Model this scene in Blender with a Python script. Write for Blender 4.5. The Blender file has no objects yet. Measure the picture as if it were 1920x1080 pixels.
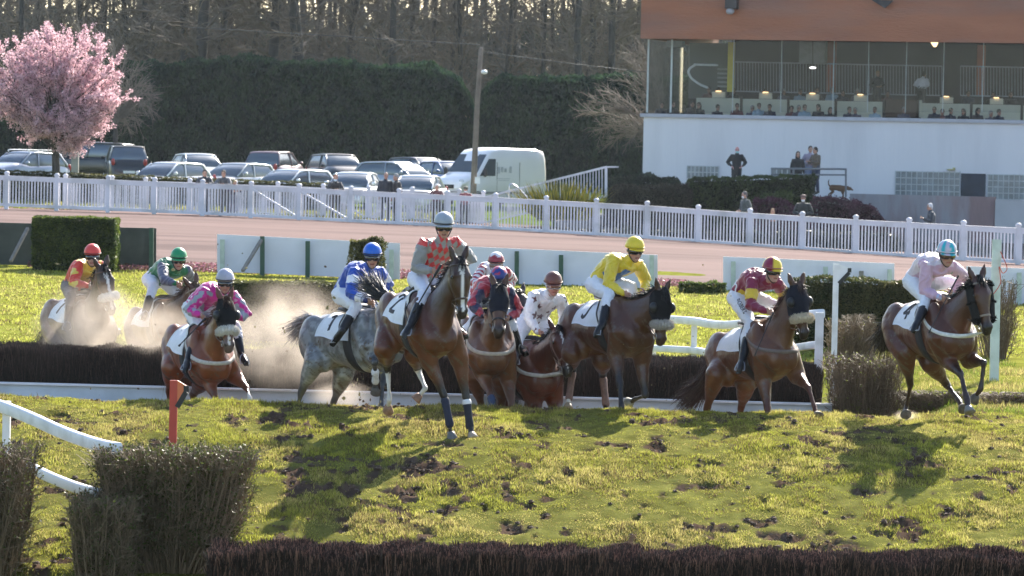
import bpy, math, random
import numpy as np
from mathutils import Vector, Matrix
from mathutils.bvhtree import BVHTree
random.seed(7); rng = np.random.default_rng(7)
scene = bpy.context.scene
COL = scene.collection

# ---------------------------------------------------------------- camera, world, sun, exposure
CAM = np.array([0.0, 0.0, 3.0]); FPX = 7000.0
PITCH = math.radians(2.087); ROLL = math.radians(1.2)
FW = np.array([0, math.cos(PITCH), -math.sin(PITCH)])
_r0 = np.array([1.0, 0, 0]); _u0 = np.array([0, math.sin(PITCH), math.cos(PITCH)])
RT = math.cos(ROLL) * _r0 + math.sin(ROLL) * _u0
UP = math.cos(ROLL) * _u0 - math.sin(ROLL) * _r0
cam = bpy.data.cameras.new("camera"); cam.lens = FPX / 1920 * 36; cam.sensor_width = 36
cam.clip_start = 0.5; cam.clip_end = 3000
cam.dof.use_dof = True; cam.dof.focus_distance = 42.0; cam.dof.aperture_fstop = 8.0
camo = bpy.data.objects.new("camera", cam); COL.objects.link(camo)
camo.matrix_world = Matrix(((RT[0], UP[0], -FW[0], CAM[0]), (RT[1], UP[1], -FW[1], CAM[1]), (RT[2], UP[2], -FW[2], CAM[2]), (0, 0, 0, 1)))
scene.camera = camo
SUN_AZ, SUN_EL = math.radians(19), math.radians(32.5)
world = bpy.data.worlds.new("World"); scene.world = world; world.use_nodes = True
wn = world.node_tree.nodes; wl = world.node_tree.links
sky = wn.new("ShaderNodeTexSky"); sky.sky_type = 'NISHITA'; sky.sun_disc = False
sky.sun_elevation = SUN_EL; sky.sun_rotation = SUN_AZ; sky.air_density = 1.0; sky.dust_density = 1.2; sky.ozone_density = 1.2
bg = wn["Background"]; bg.inputs[1].default_value = 0.11
wl.new(sky.outputs[0], bg.inputs[0])
sl = bpy.data.lights.new("sun", 'SUN'); sl.energy = 5.0; sl.angle = math.radians(0.5); sl.color = (1.0, 0.93, 0.82)
so = bpy.data.objects.new("sun", sl); COL.objects.link(so)
SUNV = Vector((math.sin(SUN_AZ) * math.cos(SUN_EL), math.cos(SUN_AZ) * math.cos(SUN_EL), math.sin(SUN_EL)))
so.rotation_euler = SUNV.to_track_quat('Z', 'Y').to_euler(); so.location = (60, 150, 120)
scene.view_settings.view_transform = 'Standard'; scene.view_settings.look = 'None'
scene.view_settings.exposure = 1.52; scene.view_settings.gamma = 1
scene.render.engine = 'CYCLES'
scene.cycles.volume_step_rate = 4.0; scene.cycles.volume_bounces = 0; scene.cycles.max_bounces = 6
scene.cycles.transparent_max_bounces = 16

# ---------------------------------------------------------------- pixel <-> world
def P(u, v, D):
    return CAM + D * (FW + (u - 960) / FPX * RT + (540 - v) / FPX * UP)
def ray(u, v):
    d = FW + (u - 960) / FPX * RT + (540 - v) / FPX * UP
    return d / np.linalg.norm(d)
def step_side(p0, u, v, L, W0, yh, target, near=True, w=1.6):
    """point on the line of sight through (u,v) about L from p0 and about target metres to the side of the horse"""
    r = ray(u, v); t0 = (p0 - CAM) @ r; t = np.linspace(t0 - .9, t0 + .9, 361); Q = CAM + t[:, None] * r
    c = (np.linalg.norm(Q - p0, axis=1) - L) ** 2 + w * ((Q - W0) @ yh - target) ** 2
    return Q[int(c.argmin())]
def nrm(a):
    a = np.asarray(a, float); return a / (np.linalg.norm(a) + 1e-12)
def step(p0, u, v, L, near=True):
    """point on the line of sight through (u,v) at distance L from p0"""
    r = ray(u, v); oc = CAM - p0
    b = r @ oc; c = oc @ oc - L * L; disc = b * b - c
    if disc <= 0:
        q = CAM + r * (-b)
        return p0 + nrm(q - p0) * L
    t = -b - math.sqrt(disc) if near else -b + math.sqrt(disc)
    return CAM + r * t

# ---------------------------------------------------------------- noise
_T = np.random.default_rng(3).random((256, 256))
def vnoise(x, y):
    xi = np.floor(x).astype(int); yi = np.floor(y).astype(int); fx = x - xi; fy = y - yi
    fx = fx * fx * (3 - 2 * fx); fy = fy * fy * (3 - 2 * fy)
    a = _T[xi & 255, yi & 255]; b = _T[(xi + 1) & 255, yi & 255]; c = _T[xi & 255, (yi + 1) & 255]; d = _T[(xi + 1) & 255, (yi + 1) & 255]
    return (a * (1 - fx) + b * fx) * (1 - fy) + (c * (1 - fx) + d * fx) * fy
def fbm(x, y, o=4):
    s = 0; a = 0.5; t = 0
    for k in range(o):
        s = s + a * vnoise(x * 2 ** k + 17.3 * k, y * 2 ** k + 9.1 * k); t += a; a *= 0.5
    return s / t

# ---------------------------------------------------------------- mesh helpers: a shape is (V, F) with F triangles or quads
def mk(name, V, F, mat=None, parent=None, smooth=True, colors=None):
    V = np.asarray(V, np.float32); me = bpy.data.meshes.new(name)
    if isinstance(F, np.ndarray):
        k = F.shape[1]; n = len(F)
        me.vertices.add(len(V)); me.vertices.foreach_set("co", V.ravel())
        me.loops.add(n * k); me.loops.foreach_set("vertex_index", F.astype(np.int32).ravel())
        me.polygons.add(n); me.polygons.foreach_set("loop_start", np.arange(0, n * k, k, dtype=np.int32))
        me.update(calc_edges=True)
    else:
        me.from_pydata([tuple(v) for v in V], [], [tuple(int(i) for i in f) for f in F])
    me.polygons.foreach_set("use_smooth", np.full(len(me.polygons), bool(smooth)))
    if colors is not None:
        at = me.color_attributes.new("Col", 'FLOAT_COLOR', 'POINT')
        c = np.ones((len(V), 4), np.float32); c[:, :3] = colors
        at.data.foreach_set("color", c.ravel())
    if mat: me.materials.append(mat)
    me.update()
    o = bpy.data.objects.new(name, me); COL.objects.link(o)
    if parent is not None:
        o.parent = parent; o.matrix_parent_inverse = Matrix.Identity(4)
        pw = world_loc(parent)
        if pw.any():
            me.vertices.foreach_set("co", (V - pw.astype(np.float32)).ravel()); me.update()
    return o
def world_loc(o):
    p = np.zeros(3)
    while o is not None:
        p = p + np.array(o.location); o = o.parent
    return p
def tag(o, label=None, cat=None, group=None, kind=None):
    if label: o["label"] = label
    if cat: o["category"] = cat
    if group: o["group"] = group
    if kind: o["kind"] = kind
    return o
def empty(name, loc, label=None, cat=None, group=None):
    o = bpy.data.objects.new(name, None); COL.objects.link(o); o.location = tuple(float(a) for a in loc); o.empty_display_size = 0.2
    return tag(o, label, cat, group)
def cat(*sh):
    Vs, Fs, n = [], [], 0
    for V, F in sh:
        if F.shape[1] == 4: F = np.concatenate([F[:, [0, 1, 2]], F[:, [0, 2, 3]]])
        Vs.append(V); Fs.append(F + n); n += len(V)
    return np.concatenate(Vs), np.concatenate(Fs)
def loft(C, A, B, n=16, cap=True):
    C = np.asarray(C, float); A = np.asarray(A, float); B = np.asarray(B, float); k = len(C)
    t = np.linspace(0, 2 * math.pi, n, endpoint=False)
    V = C[:, None] + A[:, None] * np.cos(t)[None, :, None] + B[:, None] * np.sin(t)[None, :, None]
    V = V.reshape(-1, 3); F = []
    i = np.arange(n); j = (i + 1) % n
    for s in range(k - 1):
        a = s * n
        F.append(np.stack([a + i, a + j, a + n + j, a + n + i], 1))
    F = np.concatenate(F); F = np.concatenate([F[:, [0, 1, 2]], F[:, [0, 2, 3]]])
    if cap:
        c0 = len(V); V = np.concatenate([V, [C[0], C[-1]]])
        F = np.concatenate([F, np.stack([np.full(n, c0), j, i], 1), np.stack([np.full(n, c0 + 1), (k - 1) * n + i, (k - 1) * n + j], 1)])
    return V, F
def frames(P_, ref=None):
    P_ = np.asarray(P_, float); T = np.gradient(P_, axis=0); T /= np.linalg.norm(T, axis=1)[:, None] + 1e-12
    r = np.array(ref if ref is not None else (0.13, 0.2, 1.0)); A = []
    for t in T:
        a = r - (r @ t) * t
        if np.linalg.norm(a) < 0.15:
            a = np.array([1.0, 0.1, 0]); a = a - (a @ t) * t
        a = nrm(a); A.append(a); r = a if ref is None else r
    A = np.array(A); return A, np.cross(T, A)
def limb(pts, rad, n=12, ref=None, flat=1.0):
    """tapered tube through pts with rounded ends; flat scales the second axis"""
    pts = np.asarray(pts, float); rad = np.asarray(rad, float)
    t0 = nrm(pts[0] - pts[1]); t1 = nrm(pts[-1] - pts[-2])
    P_ = [pts[0] + t0 * rad[0] * 0.92, pts[0] + t0 * rad[0] * 0.6] + list(pts) + [pts[-1] + t1 * rad[-1] * 0.6, pts[-1] + t1 * rad[-1] * 0.92]
    R = np.array([rad[0] * 0.35, rad[0] * 0.8] + list(rad) + [rad[-1] * 0.8, rad[-1] * 0.35])
    A, B = frames(P_, ref)
    return loft(P_, A * R[:, None], B * R[:, None] * flat, n)
def ellip(c, a, b, d, n=14, m=9):
    """ellipsoid with half-axis vectors a, b, d"""
    ph = np.linspace(-math.pi / 2, math.pi / 2, m + 2)[1:-1]
    C = [np.asarray(c) + np.asarray(d) * math.sin(p) for p in ph]
    return loft(C, [np.asarray(a) * math.cos(p) for p in ph], [np.asarray(b) * math.cos(p) for p in ph], n)
def ball(c, r, n=12): 
    r = np.broadcast_to(np.asarray(r, float), (3,)); return ellip(c, (r[0], 0, 0), (0, r[1], 0), (0, 0, r[2]), n)
def hexa(c, ax, ay, az):
    c, ax, ay, az = [np.asarray(q, float) for q in (c, ax, ay, az)]
    V = np.array([c + i * ax + j * ay + k * az for k in (-1, 1) for j in (-1, 1) for i in (-1, 1)])
    F = np.array([[0, 2, 3, 1], [4, 5, 7, 6], [0, 1, 5, 4], [2, 6, 7, 3], [0, 4, 6, 2], [1, 3, 7, 5]])
    if np.cross(ax, ay) @ az < 0: F = F[:, ::-1]
    return V, F
def box(x0, x1, y0, y1, z0, z1):
    return hexa(((x0 + x1) / 2, (y0 + y1) / 2, (z0 + z1) / 2), ((x1 - x0) / 2, 0, 0), (0, (y1 - y0) / 2, 0), (0, 0, (z1 - z0) / 2))
def bar(a, b, w, h, up=(0, 0, 1)):
    a = np.asarray(a, float); b = np.asarray(b, float); t = nrm(b - a); s = nrm(np.cross(t, up)); u = np.cross(s, t)
    return hexa((a + b) / 2, (b - a) / 2, s * w / 2, u * h / 2)
def bevel(o, w=0.01, seg=2):
    m = o.modifiers.new("bevel", 'BEVEL'); m.width = w; m.segments = seg; m.limit_method = 'ANGLE'; return o
def sticks(A, B, ra, rb, sides=3):
    A = np.asarray(A, float); B = np.asarray(B, float); n = len(A)
    ra = np.broadcast_to(ra, (n,)); rb = np.broadcast_to(rb, (n,))
    T = B - A; T /= np.linalg.norm(T, axis=1)[:, None] + 1e-9
    r = np.tile(np.array([[0.31, 0.9, 0.17]]), (n, 1)); m = np.abs((r * T).sum(1)) > 0.9; r[m] = (1, 0, 0)
    X = np.cross(T, r); X /= np.linalg.norm(X, axis=1)[:, None] + 1e-9; Y = np.cross(T, X)
    ph = np.linspace(0, 2 * math.pi, sides, endpoint=False)
    ring = X[:, None] * np.cos(ph)[None, :, None] + Y[:, None] * np.sin(ph)[None, :, None]
    V = np.concatenate([A[:, None] + ring * ra[:, None, None], B[:, None] + ring * rb[:, None, None]], 1).reshape(-1, 3)
    b = (np.arange(n) * 2 * sides)[:, None]; F = []
    for k in range(sides):
        l = (k + 1) % sides
        F.append(b + np.array([[k, l, sides + l, sides + k]]))
    return V, np.concatenate(F)
def rhombs(C, U, W):
    """leaf-like diamonds: centre C, half-length U, half-width W"""
    n = len(C); V = np.stack([C - U, C + W, C + U, C - W], 1).reshape(-1, 3)
    return V, np.arange(4 * n).reshape(n, 4)
def blades(C, H, W):
    """grass blades: base C, tip C+H, half width vector W"""
    n = len(C); V = np.stack([C - W, C + W, C + H], 1).reshape(-1, 3)
    return V, np.arange(3 * n).reshape(n, 3)
def rdir(n):
    v = rng.normal(size=(n, 3)); return v / np.linalg.norm(v, axis=1)[:, None]
def remesh(shape, voxel, smooth=4, fac=0.5):
    V, F = shape; me = bpy.data.meshes.new("tmp")
    n = len(F); me.vertices.add(len(V)); me.vertices.foreach_set("co", V.astype(np.float32).ravel())
    me.loops.add(n * 3); me.loops.foreach_set("vertex_index", F.astype(np.int32).ravel())
    me.polygons.add(n); me.polygons.foreach_set("loop_start", np.arange(0, n * 3, 3, dtype=np.int32)); me.update(calc_edges=True)
    o = bpy.data.objects.new("tmp", me); COL.objects.link(o)
    m = o.modifiers.new("r", 'REMESH'); m.mode = 'VOXEL'; m.voxel_size = voxel
    if smooth:
        s = o.modifiers.new("s", 'SMOOTH'); s.factor = fac; s.iterations = smooth
    e = o.evaluated_get(bpy.context.evaluated_depsgraph_get()); m2 = e.to_mesh()
    V2 = np.empty(len(m2.vertices) * 3, np.float32); m2.vertices.foreach_get("co", V2)
    k = len(m2.loops) // max(1, len(m2.polygons))
    L = np.empty(len(m2.loops), np.int32); m2.loops.foreach_get("vertex_index", L)
    e.to_mesh_clear(); bpy.data.objects.remove(o); bpy.data.meshes.remove(me)
    return V2.reshape(-1, 3).astype(float), L.reshape(-1, k)

# ---------------------------------------------------------------- materials
_M = {}
def mat(name, color=(0.5, 0.5, 0.5), rough=0.6, var=0.12, vs=3.0, bump=0.0, bs=30.0, metal=0.0, attr=False, trans=0.0, spec=0.5,
        emit=0.0, coord='Object', stretch=None, sheen=0.0, dark=None, ds=1.0, alpha=None, coat=0.0):
    if name in _M: return _M[name]
    m = bpy.data.materials.new(name); m.use_nodes = True; nt = m.node_tree; N = nt.nodes; L = nt.links
    b = N["Principled BSDF"]; tc = N.new("ShaderNodeTexCoord"); src = tc.outputs[coord]
    if stretch:
        mp = N.new("ShaderNodeMapping"); mp.inputs["Scale"].default_value = stretch; L.new(src, mp.inputs[0]); src = mp.outputs[0]
    if attr:
        a = N.new("ShaderNodeAttribute"); a.attribute_name = "Col"; base = a.outputs["Color"]
    else:
        a = N.new("ShaderNodeRGB"); a.outputs[0].default_value = (*color, 1); base = a.outputs[0]
    if dark is not None:        # blotches of a second colour (stains, wear, soil)
        nz = N.new("ShaderNodeTexNoise"); nz.inputs["Scale"].default_value = ds; nz.inputs["Detail"].default_value = 6; L.new(src, nz.inputs["Vector"])
        cr = N.new("ShaderNodeValToRGB"); cr.color_ramp.elements[0].position = 0.48; cr.color_ramp.elements[1].position = 0.64; L.new(nz.outputs["Fac"], cr.inputs[0])
        mx = N.new("ShaderNodeMixRGB"); L.new(cr.outputs[0], mx.inputs[0]); L.new(base, mx.inputs[1]); mx.inputs[2].default_value = (*dark, 1); base = mx.outputs[0]
    if var > 0:
        nz = N.new("ShaderNodeTexNoise"); nz.inputs["Scale"].default_value = vs; nz.inputs["Detail"].default_value = 5; L.new(src, nz.inputs["Vector"])
        mr = N.new("ShaderNodeMapRange"); mr.inputs[1].default_value = 0.3; mr.inputs[2].default_value = 0.7
        mr.inputs[3].default_value = 1 - var; mr.inputs[4].default_value = 1 + var; L.new(nz.outputs["Fac"], mr.inputs[0])
        vm = N.new("ShaderNodeVectorMath"); vm.operation = 'SCALE'; L.new(base, vm.inputs[0]); L.new(mr.outputs[0], vm.inputs["Scale"]); base = vm.outputs[0]
    L.new(base, b.inputs["Base Color"]); b.inputs["Roughness"].default_value = rough; b.inputs["Metallic"].default_value = metal
    b.inputs["Specular IOR Level"].default_value = spec
    if sheen: b.inputs["Sheen Weight"].default_value = sheen
    if coat: b.inputs["Coat Weight"].default_value = coat; b.inputs["Coat Roughness"].default_value = 0.08
    if emit:
        L.new(base, b.inputs["Emission Color"]); b.inputs["Emission Strength"].default_value = emit
    if alpha is not None: b.inputs["Alpha"].default_value = alpha
    if bump > 0:
        nz = N.new("ShaderNodeTexNoise"); nz.inputs["Scale"].default_value = bs; nz.inputs["Detail"].default_value = 4; L.new(src, nz.inputs["Vector"])
        bp = N.new("ShaderNodeBump"); bp.inputs["Strength"].default_value = bump; bp.inputs["Distance"].default_value = 0.6 / bs; L.new(nz.outputs["Fac"], bp.inputs["Height"]); L.new(bp.outputs[0], b.inputs["Normal"])
    if trans > 0:
        t = N.new("ShaderNodeBsdfTranslucent"); L.new(base, t.inputs[0]); ms = N.new("ShaderNodeMixShader"); ms.inputs[0].default_value = trans
        L.new(b.outputs[0], ms.inputs[1]); L.new(t.outputs[0], ms.inputs[2]); L.new(ms.outputs[0], N["Material Output"].inputs[0])
    _M[name] = m; return m
def glass(name, tint=(0.9, 0.95, 0.95), refl=0.12):
    if name in _M: return _M[name]
    m = bpy.data.materials.new(name); m.use_nodes = True; N = m.node_tree.nodes; L = m.node_tree.links
    N.remove(N["Principled BSDF"]); t = N.new("ShaderNodeBsdfTransparent"); t.inputs[0].default_value = (*tint, 1)
    g = N.new("ShaderNodeBsdfGlossy"); g.inputs["Roughness"].default_value = 0.05; g.inputs[0].default_value = (0.9, 0.95, 1, 1)
    f = N.new("ShaderNodeFresnel"); f.inputs[0].default_value = 1.5; ad = N.new("ShaderNodeMath"); ad.operation = 'MULTIPLY'; ad.inputs[1].default_value = refl; L.new(f.outputs[0], ad.inputs[0])
    ms = N.new("ShaderNodeMixShader"); L.new(ad.outputs[0], ms.inputs[0]); L.new(t.outputs[0], ms.inputs[1]); L.new(g.outputs[0], ms.inputs[2]); L.new(ms.outputs[0], N["Material Output"].inputs[0])
    _M[name] = m; return m
WHITE = mat("white_paint", (0.78, 0.78, 0.8), 0.45, 0.05, 4, dark=(0.62, 0.62, 0.62), ds=3)
# ================================================================ ground
GY = np.array([20, 30, 33.6, 34.6, 35, 36, 37, 38, 39, 40, 41, 42, 43, 43.5, 44, 44.6, 45.3, 46.4, 47.5, 48.2, 50, 55, 60, 70, 85, 105, 128, 138, 150, 165, 175, 185, 200, 300, 3000.])
GZ = np.array([-4.9, -4.85, -4.75, -4.3, -4.0, -3.82, -3.63, -3.44, -3.26, -3.12, -3.03, -2.99, -2.967, -3.0, -3.18, -3.42, -3.62, -3.7, -3.7, -3.6, -3.45, -3.3, -3.2, -3.05, -2.95, -2.85, -2.72, -2.75, -2.6, -2.25, -2.05, -1.95, -1.9, -1.5, 2.])
def ground(x, y):
    x = np.asarray(x, float); y = np.asarray(y, float); z = np.interp(y, GY, GZ)
    flat = np.interp(y, [20, 42, 43, 60, 70], [-9, -9, -2.967, -2.97, -3.05]); w = sstep_(x, 4.2, 5.6) * (y > 43) * (y < 70)
    z = z * (1 - w) + np.maximum(z, flat) * w
    tilt = np.interp(y, [60, 85, 128, 140, 175, 220], [0, -.0125, -.024, -.026, -.02, -.01]); q = np.interp(y, [90, 128, 140, 170], [0, -.0006, -.0006, 0])
    xc = np.clip(x, -45, 45)
    return z + tilt * xc + q * xc * xc + 3.0
def sstep_(x, a, b):
    t = np.clip((x - a) / (b - a), 0, 1); return t * t * (3 - 2 * t)
def soilmask(x, y):
    a = fbm(x * 1.3 + 3, y * .9 + 8, 4); b = fbm(x * 5 + 1, y * 3.4 + 2, 3); return sstep_(a * .35 + b * .65, .57, .66)
def grid(xs, ys, zf):
    X, Y = np.meshgrid(xs, ys); Z = zf(X, Y); V = np.stack([X, Y, Z], 2).reshape(-1, 3); nx = len(xs)
    i = (np.arange(len(ys) - 1)[:, None] * nx + np.arange(nx - 1)[None]).ravel(); return V, np.stack([i, i + 1, i + nx + 1, i + nx], 1)
def bankz(x, y):
    s = soilmask(x, y); near = (y > 34.5) & (y < 44)
    return ground(x, y) + near * ((fbm(x * 1.1, y * 1.1, 3) - .5) * .10 + s * (fbm(x * 14, y * 11, 4) - .6) * .20 + (fbm(x * 8, y * 6, 3) - .5) * .032)
GRASSC = np.array((.165, .165, .045)); SOILC = np.array((.085, .058, .042))
V, F = grid(np.arange(-9, 9, .045), np.concatenate([np.arange(33.0, 44.5, .05), np.arange(44.5, 49, .25)]), bankz)
s = soilmask(V[:, 0], V[:, 1]) * (V[:, 1] < 44.2); n = fbm(V[:, 0] * 3, V[:, 1] * 2, 4)
col = GRASSC * .8 * (1 - s[:, None]) + SOILC * s[:, None]; col = col * (.7 + .6 * n[:, None])
m = (V[:, 1] > 43.9); col[m & (V[:, 0] < 4.8)] = SOILC * .8
bank = mk("turf_bank", V, F, mat("turf_ground", attr=True, rough=.95, var=.25, vs=6, bump=.6, bs=40, spec=0), colors=col); tag(bank, kind="structure")
def fieldz(x, y): return ground(x, y) + (fbm(x * .5, y * .3, 3) - .5) * .08 - .01
V, F = grid(np.arange(-22, 22, .25), np.concatenate([np.arange(48.6, 95, .4)]), fieldz)
n = fbm(V[:, 0] * .8, V[:, 1] * .35, 4)[:, None]; n2 = fbm(V[:, 0] * .25, V[:, 1] * .12, 3)[:, None]
col = np.array((.17, .19, .035)) * (1 - n * .4) + np.array((.055, .04, .01)) * n2
fld = mk("field", V, F, mat("turf_far", attr=True, rough=.9, var=.3, vs=1.6, bump=.7, bs=9, spec=0), colors=col); tag(fld, kind="structure")
V, F = grid(np.concatenate([[-1500, -400, -120], np.arange(-60, 61, 2.), [120, 400, 1500]]), np.concatenate([np.arange(94.5, 210, 1.5), [250, 300, 500, 1000, 2500]]), lambda x, y: ground(x, y) - .02)
tag(mk("ground", V, F, mat("lawn", (.11, .15, .03), .9, .3, .7, bump=.5, bs=6, dark=(.09, .11, .03), ds=.3, spec=0)), kind="structure")
V, F = grid(np.concatenate([[-300], np.arange(-60, 61, 10.), [300]]), [2, 20, 30, 33.05], lambda x, y: ground(x, y) - .02)
tag(mk("near_ground", V, F, mat("lawn", (.11, .15, .03))), kind="structure")
for x0, x1 in ((-300, -8.98), (8.98, 300)):
    V, F = grid(np.linspace(x0, x1, 12), np.arange(33.05, 49, .5), lambda x, y: ground(x, y) - .03); tag(mk("side_ground", V, F, mat("lawn", (.11, .15, .03))), kind="structure")
for x0, x1 in ((-300, -21.9), (21.8, 300)):
    V, F = grid(np.linspace(x0, x1, 8), np.arange(48.5, 95, 2), lambda x, y: ground(x, y) - .03); tag(mk("side_field", V, F, mat("lawn", (.11, .15, .03))), kind="structure")
# sandy track in front of the picket fence
V, F = grid(np.arange(-60, 60, .6), np.arange(88, 140.5, .5), lambda x, y: ground(x, y) + .012 + (fbm(x * .3, y * 2.2, 2) - .5) * .03)
far_edge = 129 - .25 * V[:, 0] * 0 ; V_ = V
tag(mk("sand_path", V, F, mat("sand", (.165, .112, .103), .95, .12, .5, bump=.5, bs=4, dark=(.105, .070, .066), ds=.35, spec=.05, stretch=(.14, .9, 1))), kind="structure")
# grass blades
def lay_grass(name, x0, x1, y0, y1, n, h, w, zf, mask=None, label=None, lum=1.0, c0=(.31, .32, .055), c1=(.45, .385, .14), warp=1.0):
    x = rng.uniform(x0, x1, n); y = y0 + (y1 - y0) * rng.random(n) ** warp
    k = fbm(x * 2.3 + 7, y * 1.7, 4)
    if mask is not None:
        keep = rng.random(n) > mask(x, y); x, y, k = x[keep], y[keep], k[keep]
    n = len(x); C = np.stack([x, y, zf(x, y) - .005], 1); cl = sstep_(fbm(x * 9 + 4, y * 6.5 + 3, 2), .3, .72); hh = h * (.45 + 1.0 * sstep_(k, .35, .65)) * (.7 + .5 * cl) * rng.uniform(.6, 1.3, n)
    L = rng.normal(size=(n, 3)) * .45; L[:, 2] = 1; L /= np.linalg.norm(L, axis=1)[:, None]; W = rng.normal(size=(n, 3)); W[:, 2] *= .15; W /= np.linalg.norm(W, axis=1)[:, None]
    V, F = blades(C, L * hh[:, None], W * (w * rng.uniform(.7, 1.3, n))[:, None])
    dry = sstep_(fbm(x * 1.7 + 30, y * 1.2 + 11, 3) + rng.normal(size=n) * .16, .38, .74)[:, None]; c = (np.array(c0) * (1 - dry) + np.array(c1) * dry) * rng.uniform(.55, 1.25, (n, 1)) * (.75 + .4 * cl[:, None]) * lum
    dead = rng.random(n) < (.05 + .22 * sstep_(fbm(x * 2.6 + 60, y * 1.5 + 5, 3), .42, .62)); c[dead] = np.array((.13, .085, .05)) * rng.uniform(.5, 1.4, (dead.sum(), 1))
    o = mk(name, V, F, mat("grass_blade", attr=True, rough=.6, var=0, trans=.5, spec=.06), colors=np.repeat(c, 3, 0), smooth=False)
    tag(o, label, "grass", kind="stuff"); return o
def zfast(x, y): return bankz(x, y)
lay_grass("bank_grass", -7.4, 7.4, 34.9, 43.9, 720000, .030, .0050, zfast, lambda x, y: np.clip(soilmask(x, y) * .93, 0, .93), "short yellow green grass on the bank in the foreground")
lay_grass("bank_grass", -7.6, 7.6, 42.3, 43.9, 50000, .045, .0045, zfast, lambda x, y: np.clip(soilmask(x, y) * .6, 0, .9), "grass along the crest of the bank")
lay_grass("side_grass", 4.9, 7.4, 43.6, 60, 50000, .06, .006, lambda x, y: ground(x, y) - .01, None, "green grass behind the horse farthest right", c0=(.15, .21, .03))
lay_grass("field_grass", -13, 13, 57, 88, 260000, .042, .014, lambda x, y: fieldz(x, y), lambda x, y: np.where(np.abs(x) > y * .145, 1, 0), "bright sunlit grass between the brush fence and the white boards", c0=(.38, .40, .07), c1=(.46, .43, .14))
lay_grass("lawn_grass", -24, -2, 138, 150, 30000, .10, .03, lambda x, y: ground(x, y) - .02, None, "strip of lawn behind the picket fence", c0=(.20, .25, .03))
# clods
n = 3200; x = rng.uniform(-6.5, 6.5, n * 8); y = rng.uniform(35, 43.5, n * 8); m = soilmask(x, y) + rng.random(len(x)) * .615 > .6; x, y = x[m][:n], y[m][:n]; n = len(x)
bv, bf = ball((0, 0, 0), 1.0, 6); Vs, Fs = [], []
for i in range(n):
    r = .006 + .026 * random.random() ** 3; q = bv * (1 + rng.normal(size=(len(bv), 1)) * .25) * np.array([1.2, 1.1, .7]) * r; Vs.append(q + (x[i], y[i], 0)); Fs.append(bf + i * len(bv))
Vs = np.concatenate(Vs); zz = np.repeat(bankz(x, y), len(bv)); Vs[:, 2] += zz + .006
tag(mk("dirt_clods", Vs, np.concatenate(Fs), mat("clod", (.10, .065, .045), .95, .3, 12, bump=.5, bs=60), smooth=False), "clods of brown earth torn from the grass bank", "earth", kind="stuff")
# ================================================================ horses
def seg_dist(V, a, b):
    ab = b - a; t = np.clip(((V - a) @ ab) / (ab @ ab + 1e-12), 0, 1)
    return np.linalg.norm(V - (a + t[:, None] * ab), axis=1), t
def lerp(a, b, t):
    t = np.asarray(t)[:, None]; return np.asarray(a) * (1 - t) + np.asarray(b) * t
def sstep(x, a, b):
    t = np.clip((x - a) / (b - a), 0, 1); return t * t * (3 - 2 * t)
def bvh_of(V, F):
    return BVHTree.FromPolygons([Vector(v) for v in V.tolist()], F.tolist())
def drape(bvh, C, Dr, off, mx=9.):
    """points on the body under directions Dr from centres C, lifted by off"""
    out = []
    for c, d in zip(np.asarray(C).reshape(-1, 3), np.asarray(Dr).reshape(-1, 3)):
        d = nrm(d); h = bvh.ray_cast(Vector(c + d * 1.3), Vector(-d), 1.6)
        out.append((np.array(h[0]) + d * off if np.linalg.norm(np.array(h[0]) - c) < mx else c + d * mx) if h[0] is not None else c + d * min(.3, mx))
    return np.array(out)
def strip(E0, E1, th, nrmv):
    """closed band between two edge polylines, thickness th along nrmv"""
    n = len(E0); V = np.concatenate([E0, E1, E1 - nrmv * th, E0 - nrmv * th]); F = []
    i = np.arange(n - 1)
    for k in range(4):
        a, b = k * n, ((k + 1) % 4) * n
        F.append(np.stack([a + i, a + i + 1, b + i + 1, b + i], 1))
    F.append(np.array([[0, n, 2 * n, 3 * n], [n - 1, 4 * n - 1, 3 * n - 1, 2 * n - 1]]))
    return V, np.concatenate(F)
def spline(pts, k=8):
    pts = np.asarray(pts, float); n = len(pts); out = []
    for i in range(n - 1):
        p0, p1, p2, p3 = pts[max(i - 1, 0)], pts[i], pts[i + 1], pts[min(i + 2, n - 1)]
        for t in np.linspace(0, 1, k, endpoint=False):
            out.append(0.5 * (2 * p1 + (p2 - p0) * t + (2 * p0 - 5 * p1 + 4 * p2 - p3) * t * t + (3 * p1 - p0 - 3 * p2 + p3) * t ** 3))
    out.append(pts[-1]); return np.array(out)
def hair(roots, mids, tips, w0, w1=0.3, jit=0.02, k=5):
    """ribbons of hair through root, mid, tip"""
    n = len(roots); t = np.linspace(0, 1, k)
    m = mids + rng.normal(size=(n, 3)) * jit; e = tips + rng.normal(size=(n, 3)) * jit * 1.6
    pts = [(1 - q) ** 2 * roots + 2 * q * (1 - q) * m + q * q * e for q in t]
    W = rdir(n); Vs = []
    for q, p in zip(t, pts):
        w = W * (w0 * (1 - q * (1 - w1)))
        Vs += [p - w, p + w]
    V = np.stack(Vs, 1).reshape(-1, 3); b = (np.arange(n) * 2 * k)[:, None]; F = [b + np.array([[2 * i, 2 * i + 1, 2 * i + 3, 2 * i + 2]]) for i in range(k - 1)]
    return V, np.concatenate(F)

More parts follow.
